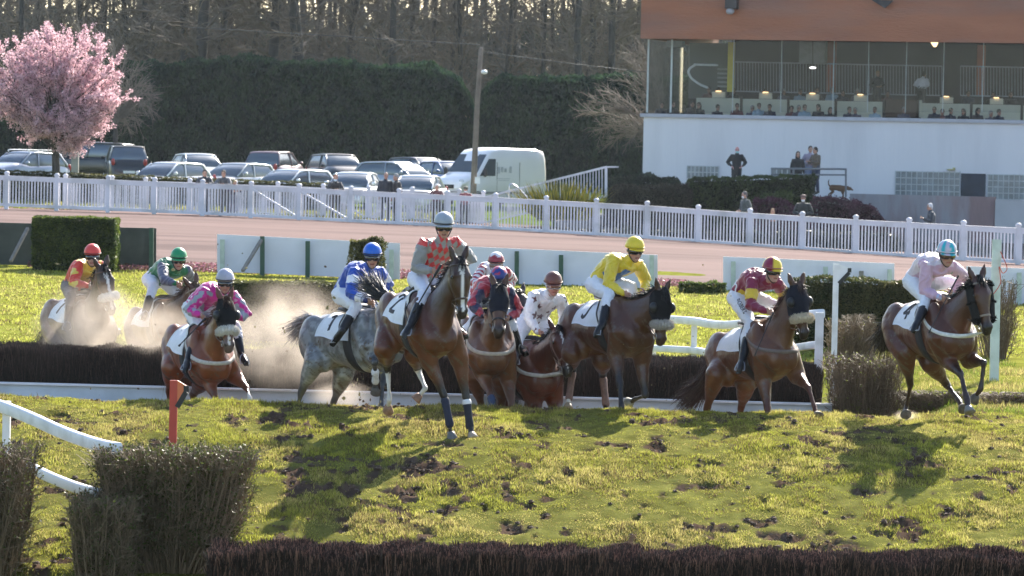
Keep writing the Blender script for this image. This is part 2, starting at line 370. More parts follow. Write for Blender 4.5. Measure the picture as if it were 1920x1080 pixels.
def muscle(V, F, o):
    n = np.cross(V[F[:, 1]] - V[F[:, 0]], V[F[:, 2]] - V[F[:, 0]]); N = np.zeros_like(V)
    for k in range(F.shape[1]): np.add.at(N, F[:, k], n)
    N /= np.linalg.norm(N, axis=1)[:, None] + 1e-12; q = V - o
    a = fbm(q[:, 0] * 4.5 + q[:, 1] * 3 + 20, q[:, 2] * 3.2 + 30 + q[:, 1], 3) - .5; b = 1 - np.abs(2 * fbm(q[:, 0] * 7 + q[:, 1] * 5 + 50, q[:, 2] * 4 + 60, 2) - 1)
    return V + N * (a * .030 - (b > .93) * (b - .93) * .06)[:, None]
TORSO = [(-1.20, -.26, -.46, .09), (-1.15, -.15, -.56, .19), (-1.02, -.05, -.64, .26), (-.85, 0, -.66, .285), (-.68, -.005, -.63, .28), (-.5, -.035, -.62, .28),
         (-.32, -.05, -.68, .30), (-.14, -.035, -.735, .30), (0, 0, -.76, .265), (.12, -.03, -.76, .245), (.26, -.18, -.72, .24), (.38, -.32, -.66, .20), (.45, -.42, -.58, .11)]
HORSES = {}
def horse(name, label, W, C, poll, muz, legs, coat=(.10, .045, .02), leg=(.015, .012, .012), belly=None, socks=(), blaze=0, mane=(.012, .01, .01), tail=None, hood=None, eyecups=None,
          fleece=None, breast=None, wraps=(), cloth=None, girthc=(.02, .02, .025), cheek=None, bridle=(.05, .028, .018), browband=None, hd_near=True, neckL=.72, group="racehorses galloping over the jump",
          dapple=False, muzcol=(.02, .016, .015), voxel=.016, wide=1.0, hooves=None, headL=.60, roll=0.0, dark_head=.75):
    (wu, wv, D) = W; W0 = P(wu, wv, D); C0 = step(W0, C[0], C[1], .85, near=False)
    xh = nrm(W0 - C0); yh = nrm(np.cross((0, 0, 1), xh)); zh = np.cross(xh, yh)
    if roll:
        yh, zh = yh * math.cos(roll) + zh * math.sin(roll), zh * math.cos(roll) - yh * math.sin(roll)
    def L(x, y, z): return W0 + xh * x + yh * y + zh * z
    root = empty("racehorse", L(-.4, 0, -1.6), label, "horse", group)
    sh = [loft([L(x, 0, (t + b) / 2) for x, t, b, w in TORSO], [yh * w * wide for x, t, b, w in TORSO], [zh * (t - b) / 2 for x, t, b, w in TORSO], 28)]
    # muscle masses
    for s in (-1, 1):
        sh.append(ellip(L(-.88, s * .17, -.30), yh * .135, xh * .27 + zh * .05, zh * .30 - xh * .05))
        sh.append(ellip(L(-.70, s * .19, -.50), yh * .10, xh * .15, zh * .20 - xh * .03))
        sh.append(ellip(L(.10, s * .18, -.36), yh * .085, xh * .14, zh * .30 + xh * .04))
        sh.append(ellip(L(.36, s * .10, -.52), yh * .095, xh * .10, zh * .15))
        sh.append(ellip(L(-.05, s * .10, -.10), yh * .12, xh * .16, zh * .10))
    # neck and head
    Pl = step(L(.10, 0, -.12), poll[0], poll[1], neckL, near=True)
    Mz = step(Pl, muz[0], muz[1], headL, near=hd_near)
    hd = nrm(Mz - Pl); Mz = Pl + hd * headL; hy = nrm(yh - (yh @ hd) * hd); hn = np.cross(hd, hy)
    hy = -hy if hy @ yh < 0 else hy; hn = np.cross(hd, hy)
    NB = L(.14, 0, -.36); NE = Pl + hd * .07 - hn * .05
    nd = nrm(NE - NB); ctrl = NB + (NE - NB) * .5 + zh * -.02 + xh * .03
    ts = np.linspace(0, 1, 8); NC = [(1 - t) ** 2 * NB + 2 * t * (1 - t) * ctrl + t * t * NE for t in ts]
    hw = np.interp(ts, [0, .25, .5, .75, 1], [.19, .14, .105, .085, .075]); hh = np.interp(ts, [0, .25, .5, .75, 1], [.36, .265, .20, .155, .13])
    NA, NBv = [], []
    for t, c in zip(ts, NC):
        y = nrm(yh * (1 - t) + hy * t); y = nrm(y - (y @ nd) * nd); NA.append(y); NBv.append(nrm(np.cross(nd, y)))
    sh.append(loft(NC, [a * w for a, w in zip(NA, hw)], [b * h for b, h in zip(NBv, hh)], 20))
    HS = [(-.035, -.03, .035, .045), (0, -.03, .075, .07), (.06, -.035, .108, .095), (.14, -.045, .135, .110), (.21, -.05, .14, .116), (.28, -.047, .126, .102), (.35, -.035, .102, .078), (.42, -.026, .083, .062),
          (.49, -.022, .07, .053), (.55, -.024, .066, .057), (.60, -.03, .056, .052), (.635, -.035, .03, .035)]
    def HL(s, n, l): return Pl + hd * s + hn * n + hy * l
    k = headL / .60
    sh.append(loft([HL(s * k, n, 0) for s, n, d, w in HS], [hy * w for s, n, d, w in HS], [hn * d for s, n, d, w in HS], 20))
    for s in (-1, 1):
        sh.append(ellip(HL(.16, -.085, s * .055), hy * .045, hd * .10, hn * .085))          # jowl
        sh.append(ellip(HL(.175, .035, s * .075), hy * .03, hd * .045, hn * .035))          # brow over the eye
        sh.append(ellip(HL(.545 * k, .012, s * .038), hy * .026, hd * .035, hn * .032))      # nostril rim
        eb = HL(-.01, -.02, s * .055); ed = nrm(-hd * .85 + hn * .12 + hy * s * .28); et = eb + ed * .165
        es = nrm(np.cross(ed, hn)); ef = np.cross(es, ed)
        sh.append(loft([eb, eb + ed * .05, eb + ed * .10, et - ed * .012, et], [es * r for r in (.030, .042, .034, .015, .004)], [ef * r for r in (.022, .021, .017, .01, .004)], 10))
    sh.append(ellip(HL(.575 * k, -.07, 0), hy * .04, hd * .05, hn * .03))                     # chin
    # legs
    segs = []; feet = []
    defaults = dict(fl=(.10, .17, -.70), fr=(.10, -.17, -.70), hl=(-.64, .19, -.60), hr=(-.64, -.19, -.60))
    for key in ('fl', 'fr', 'hl', 'hr'):
        lx, ly, lz = defaults[key]; s = 1 if ly > 0 else -1; spec = legs[key]; top0 = L(lx, ly, lz); front = key[0] == 'f'
        if spec == 'std': spec = None
        if spec is None:
            if front: J = [top0, L(.16, ly * .9, -1.08), L(.15, ly * .9, -1.42), L(.2, ly * .9, -1.56)]
            else: J = [top0, L(-1.0, ly * .8, -1.0), L(-.98, ly * .8, -1.42), L(-.93, ly * .8, -1.56)]
        else:
            u, v = spec[0]; dd = (top0 - CAM) @ FW
            e = P(u, v, dd); e = top0 + (e - top0) * min(1, .16 / (np.linalg.norm(e - top0) + 1e-9)) if np.linalg.norm(e - top0) > .16 else e
            Ls = (.40, .30, .155) if front else (.46, .36, .155); J = [e]
            for (u, v, nr), ll in zip(spec[1:], Ls): J.append(step(J[-1], u, v, ll, near=bool(nr)))
        J = [np.array(j) for j in J]
        if front:
            sh.append(limb([L(.04, s * .15, -.22), L(.22, s * .175, -.48), J[0]], [.12, .125, .105], 14))
            sh.append(limb([J[0], J[0] * .6 + J[1] * .4, J[0] * .2 + J[1] * .8, J[1]], [.098, .075, .046, .046], 12))
        else:
            sh.append(limb([L(-.95, s * .15, -.25), L(-.80, s * .17, -.45), J[0]], [.17, .17, .13], 14))
            hk = J[1]; sh.append(limb([J[0], J[0] * .6 + hk * .4, J[0] * .25 + hk * .75, hk], [.125, .095, .05, .046], 12))
            bk = nrm((J[0] - hk) * .5 + (hk - J[2]) * .5 - xh * .35)                            # point of hock
            sh.append(limb([hk, hk + (nrm(J[0] - hk) * .05 - xh * .05)], [.04, .022], 8))
        sh.append(limb([J[1], J[1] * .8 + J[2] * .2, J[1] * .3 + J[2] * .7, J[2]], [.043, .031, .028, .037], 10))
        pa = J[3] - J[2]; pd = nrm(pa); pe = J[2] + pd * .09
        sh.append(limb([J[2], pe], [.036, .031], 10))
        segs.append((key, J)); feet.append((key, pe, pd, J))
    V, F = remesh(cat(*sh), voxel, 5, .55)
    V = muscle(V, F, W0)
    # coat colours, painted on the skin itself
    n = len(V); col = np.tile(np.array(coat, float) * (np.array((1.25, 1.0, .85)) if not dapple else 1.0), (n, 1)); q = V - W0; lx = q @ xh; lz = q @ zh; ly = q @ yh
    mott = fbm(lx * 3 + 5 + ly * 2, lz * 3 + 9, 3)[:, None]
    if belly is not None: col = lerp(col, np.tile(np.array(belly, float), (n, 1)), sstep(-lz, .45, .80))
    if dark_head < 1: w = sstep(np.linalg.norm(V - (Pl + hd * .25), axis=1), .75, .30)[:, None] if False else (1 - sstep(np.linalg.norm(V - (Pl + hd * .25), axis=1), .30, .80))[:, None]; col = col * (1 - w * (1 - dark_head))
    if dapple:
        dp = fbm(lx * 22 + ly * 5, lz * 22 + ly * 4, 3); col = col * (0.72 + .6 * sstep(dp, .38, .66))[:, None]
    col = col * (0.62 + 0.76 * mott); spk = fbm(lx * 40 + 3, lz * 40 + ly * 33, 2); mud = (spk > .70) & (lz < -.35) & (spk + mott[:, 0] * .1 > .74); col[mud] = (.11, .085, .062)
    best = np.full(n, 9.0); lc = np.zeros((n, 3)); lw = np.zeros(n)
    for key, J in segs:
        for i, (a, b) in enumerate(((J[0], J[1]), (J[1], J[2]), (J[2], J[3]))):
            d, t = seg_dist(V, a, b); m = (d < .13 if i == 0 else d < .10) & (d < best); best[m] = d[m]
            if i == 0: lw[m] = sstep(t[m], .35, .85); lc[m] = leg
            else: lw[m] = 1; lc[m] = leg
            if key in socks:
                if i == 1: sm = m & (t > (.15 if key[0] == 'h' else .5)); lc[sm] = (.6, .56, .5)
                if i == 2: lc[m] = (.6, .56, .5)
    col = col * (1 - lw[:, None]) + lc * lw[:, None]
    hs = (V - Pl) @ hd; hnn = (V - Pl) @ hn; hl = (V - Pl) @ hy; inhead = (np.linalg.norm(V - (Pl + hd * .3), axis=1) < .42) & (np.abs(hl) < .14) & (hs > -.2)
    mz = inhead & (hnn > -.14); w = sstep(hs, .44 * k, .56 * k) * mz; col = col * (1 - w[:, None]) + np.array(muzcol) * w[:, None]
    if blaze:
        wd = blaze * (.6 + .6 * fbm(hs * 14, hs * 0 + 3.3, 2)); bm = inhead & (hnn > -.02) & (hs > .05) & (hs < .56 * k) & (np.abs(hl + .01) < wd); col[bm] = (.72, .68, .66)
        bm = inhead & (hnn > -.02) & (hs > .05) & (hs < .13) & (np.abs(hl + .01) < wd * 1.7); col[bm] = (.72, .68, .66)
    for s in (-1, 1):                                                            # nostrils
        m = np.linalg.norm(V - HL(.555 * k, .03, s * .05), axis=1) < .018; col[m] = (.006, .004, .004)
    body = mk("body", V, F, mat("horse_coat", attr=True, rough=.35, var=.14, vs=9, bump=.20, bs=13, spec=.5, sheen=.0), root, colors=col)
    bvh = bvh_of(V, F)
    # eyes
    for s in (-1, 1):
        mk("eye", *ball(HL(.185, .014, s * .102), .022, 10), mat("horse_eye", (.01, .006, .004), .1, 0, spec=.8), root)
    # hooves
    for key, pe, pd, J in feet:
        ta = nrm(pd); fr = nrm(xh - (xh @ ta) * ta) if abs(xh @ ta) < .95 else nrm(zh - (zh @ ta) * ta); sd = np.cross(ta, fr)
        hc = (hooves or {}).get(key, (.10, .085, .07))
        cs = [pe - ta * .005, pe + ta * .02 + fr * .004, pe + ta * .075 + fr * .016, pe + ta * .082 + fr * .016]
        mk("hoof", *loft(cs, [sd * r for r in (.033, .043, .062, .058)], [fr * r for r in (.036, .048, .070, .066)], 18),
           mat("hoof_" + str(hc), hc, .6, .25, 20, bump=.3, bs=60), root)
    for key, part, wc, ln in wraps:
        J = dict(segs)[key]; a, b = (J[1], J[2]); a2 = a * .85 + b * .15; b2 = b * 1.02 - a * .02
        if part == 'short': a2 = a * .5 + b * .5; 
        rs = [.048, .042, .041, .046]
        mk("leg_wrap", *limb([a2, a2 * .67 + b2 * .33, a2 * .33 + b2 * .67, b2], rs, 14), mat("wrap_" + str(wc), wc, .75, .2, 25, bump=.5, bs=90), root)
        if ln: mk("strap", *limb([a2 - nrm(b - a) * .004, a2 + nrm(b - a) * .01], [.05, .05], 14), mat("strap_white", (.7, .7, .72), .7), root)
    # mane: short hair down the crest
    ro, ti = [], []
    for i in range(900):
        t = random.uniform(.05, 1); j = min(int(t * 7), 6); f = t * 7 - j; c = NC[j] * (1 - f) + NC[j + 1] * f; h = np.interp(t, ts, hh); b = NBv[j]; y = NA[j]
        r = c - b * h * .93 if (b @ (Pl - L(.35, 0, -.5))) < 0 else c + b * h * .93
        up = nrm(r - c); r = r + y * random.uniform(-.02, .02)
        ro.append(r - up * .02); ti.append(r + up * random.uniform(.02, .05) + y * random.uniform(-.09, .03) - nd * .05 + (-up) * random.uniform(0, .05))
    for i in range(160):                                                         # forelock
        ro.append(HL(random.uniform(-.05, .0), random.uniform(-.01, .03), random.uniform(-.03, .03))); ti.append(HL(random.uniform(.04, .13), random.uniform(.07, .10), random.uniform(-.05, .05)))
    ro = np.array(ro); ti = np.array(ti)
    mk("mane", *hair(ro, (ro + ti) / 2 + zh * .03, ti, .006, .4, .012), mat("hair_" + str(mane), mane, .5, .3, 20), root, smooth=False)
    # tail
    tr = L(-1.13, 0, -.13)
    if tail is None: tail = [(-1.25, 0, -.18), (-1.42, .02, -.75)]
    if len(tail[0]) == 2: tm, tt = step(tr, *tail[0], .38, near=False), None; tt = step(tm, *tail[1], .45, near=False)
    else: tm, tt = L(*tail[0]), L(*tail[1])
    dock = limb(spline([tr + xh * .08, tr, tr * .4 + tm * .6], 4), np.interp(np.linspace(0, 1, 9), [0, 1], [.05, .025]), 10)
    n = 900; a = rng.random(n)[:, None]; ro = (tr + xh * .02) * (1 - a * .9) + (tr * .4 + tm * .6) * a * .9
    tc = tail_col if (tail_col := mane) else mane
    Vh, Fh = hair(ro + rng.normal(size=(n, 3)) * .015, np.tile(tm, (n, 1)), tt + (a - .5) * .35 * (tm - tr), .006, .3, .05)
    mk("tail", *cat(dock, (Vh, Fh)), mat("hair_" + str(mane), mane), root, smooth=False)
    # ---- tack
    lea = mat("leather_" + str(bridle), bridle, .5, .2, 30); blk = mat("girth_" + str(girthc), girthc, .7, .15, 20)
    def band(name, ctr, dirs, wv, w, off, m, th=.008):
        C_ = np.asarray(ctr); wv = np.asarray(wv); wv = wv if wv.ndim == 2 else np.tile(wv, (len(C_), 1))
        mx = .16 if name in ('bridle', 'browband', 'cheek_strap') else 9.; E0 = drape(bvh, C_ - wv * w / 2, dirs, off, mx); E1 = drape(bvh, C_ + wv * w / 2, dirs, off, mx)
        d = np.array([nrm(x) for x in dirs]); return mk(name, *strip(E0, E1, th + off, d), m, root)
    th = np.radians(np.linspace(-178, 178, 49)); dirs = [zh * math.cos(a) + yh * math.sin(a) for a in th]
    band("girth", [L(-.06, 0, -.38)] * 49, dirs, xh, .11, .010, blk)
    if cloth is not None:
        xs = np.linspace(-.62, -.02, 15); an = np.radians(np.linspace(-112, 112, 35)); G = []; 
        for i, x in enumerate(xs):
            for a in an:
                fx = (x + .62) / .6; drop = 1 - .18 * (1 - fx); G.append((L(x, 0, -.26), zh * math.cos(a * drop) + yh * math.sin(a * drop)))
        pts = drape(bvh, [g[0] for g in G], [g[1] for g in G], .018).reshape(15, 35, 3)
        pts[0] -= xh * .03; fl = np.abs(np.linspace(-1, 1, 35)) ** 3
        for s_ in range(35):                                                     # loose hem and flying rear corners
            pts[:, s_] += yh * math.copysign(.03 * fl[s_], s_ - 17) * np.linspace(1, .2, 15)[:, None]
            pts[:, s_] += zh * (.006 * np.sin(np.linspace(0, 9, 15) + s_ * .5))[:, None]
        top = pts.reshape(-1, 3); N = np.repeat([G[i][1] for i in range(15 * 35)], 1, axis=0); bot = top - N * .006
        i = np.arange(14)[:, None] * 35 + np.arange(34)[None]; i = i.ravel(); q = np.stack([i, i + 1, i + 36, i + 35], 1); m_ = 15 * 35
        rim = [];
        e = list(range(0, 35)) + [35 * r + 34 for r in range(1, 15)] + list(range(14 * 35 + 33, 14 * 35 - 1, -1)) + [35 * r for r in range(13, 0, -1)]
        for a, b in zip(e, e[1:] + e[:1]): rim.append([a, b, b + m_, a + m_])
        cl = mk("saddle_cloth", np.concatenate([top, bot]), np.concatenate([q, q[:, ::-1] + m_, np.array(rim)]), mat("number_cloth", (.74, .75, .78), .8, .05, 8, bump=.3, bs=25), root)
        if cloth:                                                                # the painted number, on both flanks
            strokes = {'2': [[(.25, .75), (.4, .92), (.62, .9), (.7, .72), (.25, .1), (.8, .1)]], '5': [[(.72, .92), (.35, .92), (.32, .58), (.6, .6), (.7, .35), (.55, .1), (.28, .14)]],
                       '7': [[(.25, .9), (.75, .9), (.42, .1)]], '1': [[(.35, .75), (.52, .92), (.52, .1)]], '4': [[(.6, .1), (.6, .92), (.25, .35), (.78, .35)]],
                       'J': [[(.68, .92), (.68, .3), (.5, .1), (.3, .2)]], '8': [[(.5, .5), (.32, .7), (.5, .92), (.68, .7), (.5, .5), (.28, .28), (.5, .08), (.72, .28), (.5, .5)]]}
            for s in (-1, 1):
                for st in strokes[cloth]:
                    st = spline(st, 5) if cloth in '58J' else np.array(sum([[np.array(st[i]) * (1 - t) + np.array(st[i + 1]) * t for t in np.linspace(0, 1, 6)] for i in range(len(st) - 1)], []))
                    pp = []
                    for (a, b) in st:
                        gx = -.60 + .34 * (a if s < 0 else 1 - a) + (1 - b) * .02 ; ang = math.radians(98 - 62 * b) * s * (1 - .18 * (1 - (gx + .62) / .6))
                        gi = (gx + .62) / .6 * 14; gj = (math.degrees(math.radians(98 - 62 * b)) / 112 * s + 1) / 2 * 34
                        i0, j0 = int(min(max(gi, 0), 13)), int(min(gj, 33)); f, g = gi - i0, gj - j0
                        p = (pts[i0, j0] * (1 - f) + pts[i0 + 1, j0] * f) * (1 - g) + (pts[i0, j0 + 1] * (1 - f) + pts[i0 + 1, j0 + 1] * f) * g
                        pp.append(p + (zh * math.cos(ang) + yh * math.sin(ang)) * .005)
                    pp = np.array(pp); nn = nrm(yh * s + zh * .35); T = np.gradient(pp, axis=0); Wd = np.cross(T, nn); Wd = Wd / (np.linalg.norm(Wd, axis=1)[:, None] + 1e-9) * .022
                    mk("number", *strip(pp - Wd, pp + Wd, .004, np.tile(nn, (len(pp), 1))), mat("number_black", (.02, .02, .03), .7, 0), cl, smooth=False)
        sd = [L(-.48, 0, .015), L(-.40, 0, .03), L(-.28, 0, .0), L(-.14, 0, .03), L(-.06, 0, .02)]
        mk("saddle", *loft(sd, [yh * r for r in (.10, .15, .16, .15, .08)], [zh * r for r in (.02, .035, .04, .045, .02)], 16), mat("saddle_leather", (.02, .016, .014), .45, .2, 20), root)
    if breast is not None:
        ph = np.radians(np.linspace(-100, 100, 31)); cc = [L(.02, 0, -.17 - .30 * math.cos(a) ** .8) for a in np.clip(ph, -1.57, 1.57)]
        band("breastplate", cc, [xh * math.cos(a) * 1.0 + yh * math.sin(a) for a in ph], zh, .046, .010, mat("webbing_" + str(breast), breast, .8, .15, 25))
    hb = np.radians(np.linspace(-180, 180, 33)); hdirs = [hn * math.cos(a) + hy * math.sin(a) for a in hb]
    bb = mat("band_" + str(browband), browband, .7) if browband else lea
    def hband(name, s, n0, w, off, m, tilt=0.0): return band(name, [HL(s * k, n0, 0) + hd * tilt * (1 - math.cos(a)) * .5 for a in hb], hdirs, hd, w, off, m, .005)
    br = hband("bridle", .42, -.03, .022, .007, bb)
    for s_, n_, w_ in ((.055, -.03, .02),):
        band("browband", [HL(s_, n_, 0)] * 33, hdirs, hd, w_, .007, bb, .005)
    for s in (-1, 1):
        pl = np.array([HL(a * k, b, 0) for a, b in ((0, -.04), (.12, -.03), (.25, -.03), (.40, -.03), (.52, -.045))])
        band("cheek_strap", pl, np.tile(hy * s, (5, 1)), hn, .018, .007, lea, .005)
        bit = drape(bvh, [HL(.52 * k, -.045, 0)], [hy * s], .012)[0]
        rg = np.array([bit + (hd * math.cos(a) + hn * math.sin(a)) * .035 for a in np.linspace(0, 2 * math.pi, 14)])
        mk("bit_ring", *sticks(rg[:-1], rg[1:], .005, .005, 5), mat("steel", (.5, .5, .52), .3, .05, metal=1), root)
        if s < 0: bitR = bit
        else: bitL = bit
    if hood is not None:
        hm = mat("hood_" + str(hood), hood, .8, .15, 20, bump=.3, bs=60, spec=.15)
        ss = np.linspace(-.01, .33, 10); g = []
        an2 = np.radians(np.linspace(-140, 140, 33)); N2 = [hn * math.cos(a) + hy * math.sin(a) for a in an2]
        pts = drape(bvh, [HL(s, -.035, 0) for s in ss for _ in an2], [d for s in ss for d in N2], .009, .145).reshape(10, 33, 3)
        top = pts.reshape(-1, 3); bot = top - np.tile(N2, (10, 1)) * .014; i = (np.arange(9)[:, None] * 33 + np.arange(32)[None]).ravel(); q = np.stack([i, i + 1, i + 34, i + 33], 1); m_ = 330
        e = list(range(0, 33)) + [33 * r + 32 for r in range(1, 10)] + list(range(9 * 33 + 31, 9 * 33 - 1, -1)) + [33 * r for r in range(8, 0, -1)]
        hoodo = mk("hood", np.concatenate([top, bot]), np.concatenate([q, q[:, ::-1] + m_, np.array([[a, b, b + m_, a + m_] for a, b in zip(e, e[1:] + e[:1])])]), hm, root)
    if eyecups is not None:
        for s in (-1, 1):
            c = HL(.19, .0, s * .112); ax = nrm(hy * s + hn * .15); fw = nrm(hd * 1.0); ud = np.cross(ax, fw)
            ths = np.linspace(0, math.pi / 2, 6); cs = [c + ax * .055 * math.sin(t) for t in ths]
            cup = loft(cs, [fw * .062 * math.cos(t) + fw * .002 for t in ths], [ud * .055 * math.cos(t) + ud * .002 for t in ths], 16)
            mk("eyecup", *cup, mat("eyecup_" + str(eyecups), eyecups, .45, .05), root)
    if cheek is not None:                                                        # big sheepskin cheek pieces
        for s in (-1, 1):
            a, b = HL(.08, -.03, s * .115), HL(.44, -.05, s * .085); V0, F0 = limb([a, a * .5 + b * .5, b], [.05, .06, .05], 14, ref=hy, flat=1.1)
            n = 2500; idx = rng.integers(0, len(V0), n); ctr = V0.mean(0); dd = V0[idx] - ctr - np.outer((V0[idx] - ctr) @ nrm(b - a), nrm(b - a)); dd /= np.linalg.norm(dd, axis=1)[:, None] + 1e-9
            mk("cheek_piece", *cat((V0, F0), sticks(V0[idx] - dd * .01 + rng.normal(size=(n, 3)) * .008, V0[idx] + dd * .012 + rng.normal(size=(n, 3)) * .008, .003, .001)), mat("cheekfur_" + str(cheek), cheek, .9, .2, 30), root)
    if fleece is not None:
        aa = np.radians(np.linspace(-88, 88, 15)); cc = drape(bvh, [HL(.385 * k, -.03, 0)] * 15, [hn * math.cos(a) + hy * math.sin(a) for a in aa], .022)
        V0, F0 = limb(cc, [.038] * 2 + [.043] * 11 + [.038] * 2, 14); n = 5000; idx = rng.integers(0, len(V0), n); dd = V0[idx] - HL(.385 * k, -.03, 0)
        near = np.argmin(((V0[idx][:, None] - cc[None]) ** 2).sum(2), 1); dd = V0[idx] - cc[near]; dd /= np.linalg.norm(dd, axis=1)[:, None] + 1e-9
        r0 = V0[idx] - dd * .006 + rng.normal(size=(n, 3)) * .006
        mk("sheepskin_noseband", *cat((V0, F0), sticks(r0, r0 + dd * .016 + rng.normal(size=(n, 3)) * .004, .0028, .001)), mat("fleece_" + str(fleece), fleece, .95, .15, 40, bump=.6, bs=70), root)
    info = dict(root=root, L=L, W0=W0, xh=xh, yh=yh, zh=zh, bits=(bitL, bitR), D=D, lea=lea, HL=HL, name=name, bvh=bvh)
    HORSES[name] = info
    return info
# ================================================================ people
def stars(a, b, cs, r):
    out = np.zeros(len(a), bool)
    for (x, y, rr) in cs:
        dx, dy = a - x, b - y; rad = np.hypot(dx, dy); an = np.arctan2(dx, dy); k = np.abs(((an / (2 * math.pi / 5)) % 1) - .5) * 2
        out |= rad < rr * (.42 + .58 * k ** 1.6)
    return out
def head_frame(fdir, tilt_up=(0, 0, 1)):
    f = nrm(fdir); s = nrm(np.cross(tilt_up, f)); u = np.cross(f, s); return f, s, u
def person_mesh(J, face, skin=(.42, .24, .17), scale=1.0, voxel=.009, slim=1.0, chin=1.0):
    """one continuous body: head with features, neck, torso, limbs, palms; fingers joined in"""
    f, s, u = head_frame(face); H = J['head']; sc = scale
    r = lambda x: x * sc
    sh = [ellip(H + u * r(.03), f * r(.095), s * r(.076), u * r(.10)), ellip(H + f * r(.03) - u * r(.045), f * r(.066), s * r(.056), u * r(.075)),
          ellip(H + f * r(.068) - u * r(.092), f * r(.03), s * r(.03), u * r(.022)),
          limb([H + f * r(.088) + u * r(.012), H + f * r(.112) - u * r(.028)], [r(.010), r(.0155)], 8),
          ellip(H + f * r(.085) + u * r(.028), f * r(.014), s * r(.052), u * r(.011)),
          ellip(H + f * r(.083) - u * r(.060), f * r(.014), s * r(.024), u * r(.009)), ellip(H + f * r(.081) - u * r(.072), f * r(.014), s * r(.020), u * r(.008))]
    for k in (-1, 1):
        sh.append(ellip(H + s * k * r(.078) - u * r(.008), f * r(.020), s * r(.011), u * r(.033)))
        sh.append(ellip(H + s * k * r(.042) + f * r(.062) - u * r(.025), f * r(.022), s * r(.022), u * r(.02)))
    N, C, Pv = J['neck'], None, J['pelvis']; lat = nrm(J['shl'] - J['shr']); up = nrm(N - Pv); lat = nrm(lat - (lat @ up) * up); fr = np.cross(lat, up); 
    # spine bends a little (rounded back)
    bend = J.get('bend', .05)
    sp = [Pv + (N - Pv) * t - fr * bend * math.sin(math.pi * t) for t in (-.10, 0, .18, .36, .55, .75, .90, 1.0)]
    wd = [.10, .155, .15, .13, .15, .168, .14, .07]; dp = [.07, .115, .11, .098, .11, .115, .09, .06]
    sh.append(loft(sp, [lat * r(w * slim) for w in wd], [fr * r(d * slim) for d in dp], 20))
    sh.append(limb([N - up * r(.05), N, H - u * r(.06) - f * r(.02)], [r(.065), r(.056), r(.056)], 14))
    hands = []
    for k, side in ((1, 'l'), (-1, 'r')):
        S, E, Wt = J['sh' + side], J['el' + side], J['wr' + side]
        sh.append(limb([N + (S - N) * .35 - up * r(.05), S, S * .5 + E * .5, E, E * .65 + Wt * .35, Wt], [r(.065), r(.062), r(.048), r(.040), r(.040), r(.027)], 12))
        Hd = J.get('hdir' + side); Hd = nrm(Hd) if Hd is not None else nrm(Wt - E); kn = nrm(J.get('knuck' + side, np.cross(Hd, (0, 0, 1.0)))); kn = nrm(kn - (kn @ Hd) * Hd); pn = np.cross(Hd, kn)
        pc = Wt + Hd * r(.045); sh.append(ellip(pc, Hd * r(.052), kn * r(.042), pn * r(.018))); hands.append((Wt, Hd, kn, pn, side))
        hp, K, A, T = J['hp' + side], J['kn' + side], J['an' + side], J['to' + side]
        sh.append(limb([Pv * .5 + hp * .5, hp, hp * .5 + K * .5, K, K * .65 + A * .35, A], [r(.11), r(.098), r(.078), r(.056), r(.056), r(.037)], 14))
        sh.append(limb([A - (T - A) * .25 + (A - K) * .03, A * .5 + T * .5 + nrm(A - K) * r(.03), T + nrm(A - K) * r(.02)], [r(.036), r(.038), r(.03)], 10))
    V, F = remesh(cat(*sh), voxel * sc, 3, .5)
    fing = []
    for Wt, Hd, kn, pn, side in hands:
        curl = J.get('curl' + side, 1.0)
        sg = J.get('palm' + side, 1.0)
        for i, (o, ln) in enumerate(((.031, .070), (.011, .078), (-.010, .073), (-.030, .060))):
            b = Wt + Hd * r(.088) + kn * r(o); a1 = .5 * curl; a2 = 1.5 * curl; a3 = 2.4 * curl
            pts = [b - Hd * r(.015), b]
            for ang, l in ((a1, ln * .45), (a2, ln * .32), (a3, ln * .26)): pts.append(pts[-1] + (Hd * math.cos(ang) + pn * sg * math.sin(ang)) * r(l))
            fing.append(limb(pts, [r(.0095), r(.0098), r(.0088), r(.0082), r(.007)], 8))
        tb = Wt + Hd * r(.03) + kn * r(.035); td = nrm(Hd * .7 + kn * .45 + pn * sg * .45)
        fing.append(limb([tb, tb + td * r(.035), tb + td * r(.05) + (Hd * .6 + pn * sg * .8 - kn * .2) * r(.03)], [r(.013), r(.0105), r(.0085)], 8))
    V3, F3 = cat((V, F), *fing)
    return V3, F3, dict(f=f, s=s, u=u, lat=lat, up=up, fr=fr, sp=sp, H=H, N=N, Pv=Pv, hands=hands)
def limb_id(V, J):
    segs = [(J['pelvis'], J['neck'], .10), (J['shl'], J['ell'], 0), (J['ell'], J['wrl'], 0), (J['shr'], J['elr'], 0), (J['elr'], J['wrr'], 0)]
    D = []; T = []
    for a, b, off in segs:
        d, t = seg_dist(V, a, b); D.append(d - off); T.append(t)
    D = np.array(D); T = np.array(T); i = D.argmin(0); return i, T[i, np.arange(len(V))]
def fold(V, F, amp, dirs, fr=34):
    """cloth creases: push along normals by ridged waves"""
    q = F if F.shape[1] == 4 else F; n = np.cross(V[q[:, 1]] - V[q[:, 0]], V[q[:, 2]] - V[q[:, 0]]); N = np.zeros_like(V)
    for k in range(F.shape[1]): np.add.at(N, F[:, k], n)
    N /= np.linalg.norm(N, axis=1)[:, None] + 1e-12
    w = fbm(V[:, 0] * 9 + V[:, 1] * 7, V[:, 2] * 9 + V[:, 1] * 3, 3); w2 = fbm(V[:, 0] * 5 - V[:, 2] * 5 + 40, V[:, 1] * 8 + V[:, 2] * 3, 2)
    a = 1 - np.abs(np.sin(V @ np.array(dirs) * fr + w * 9)) ; return V + N * (a * (.3 + w2) * amp)[:, None]
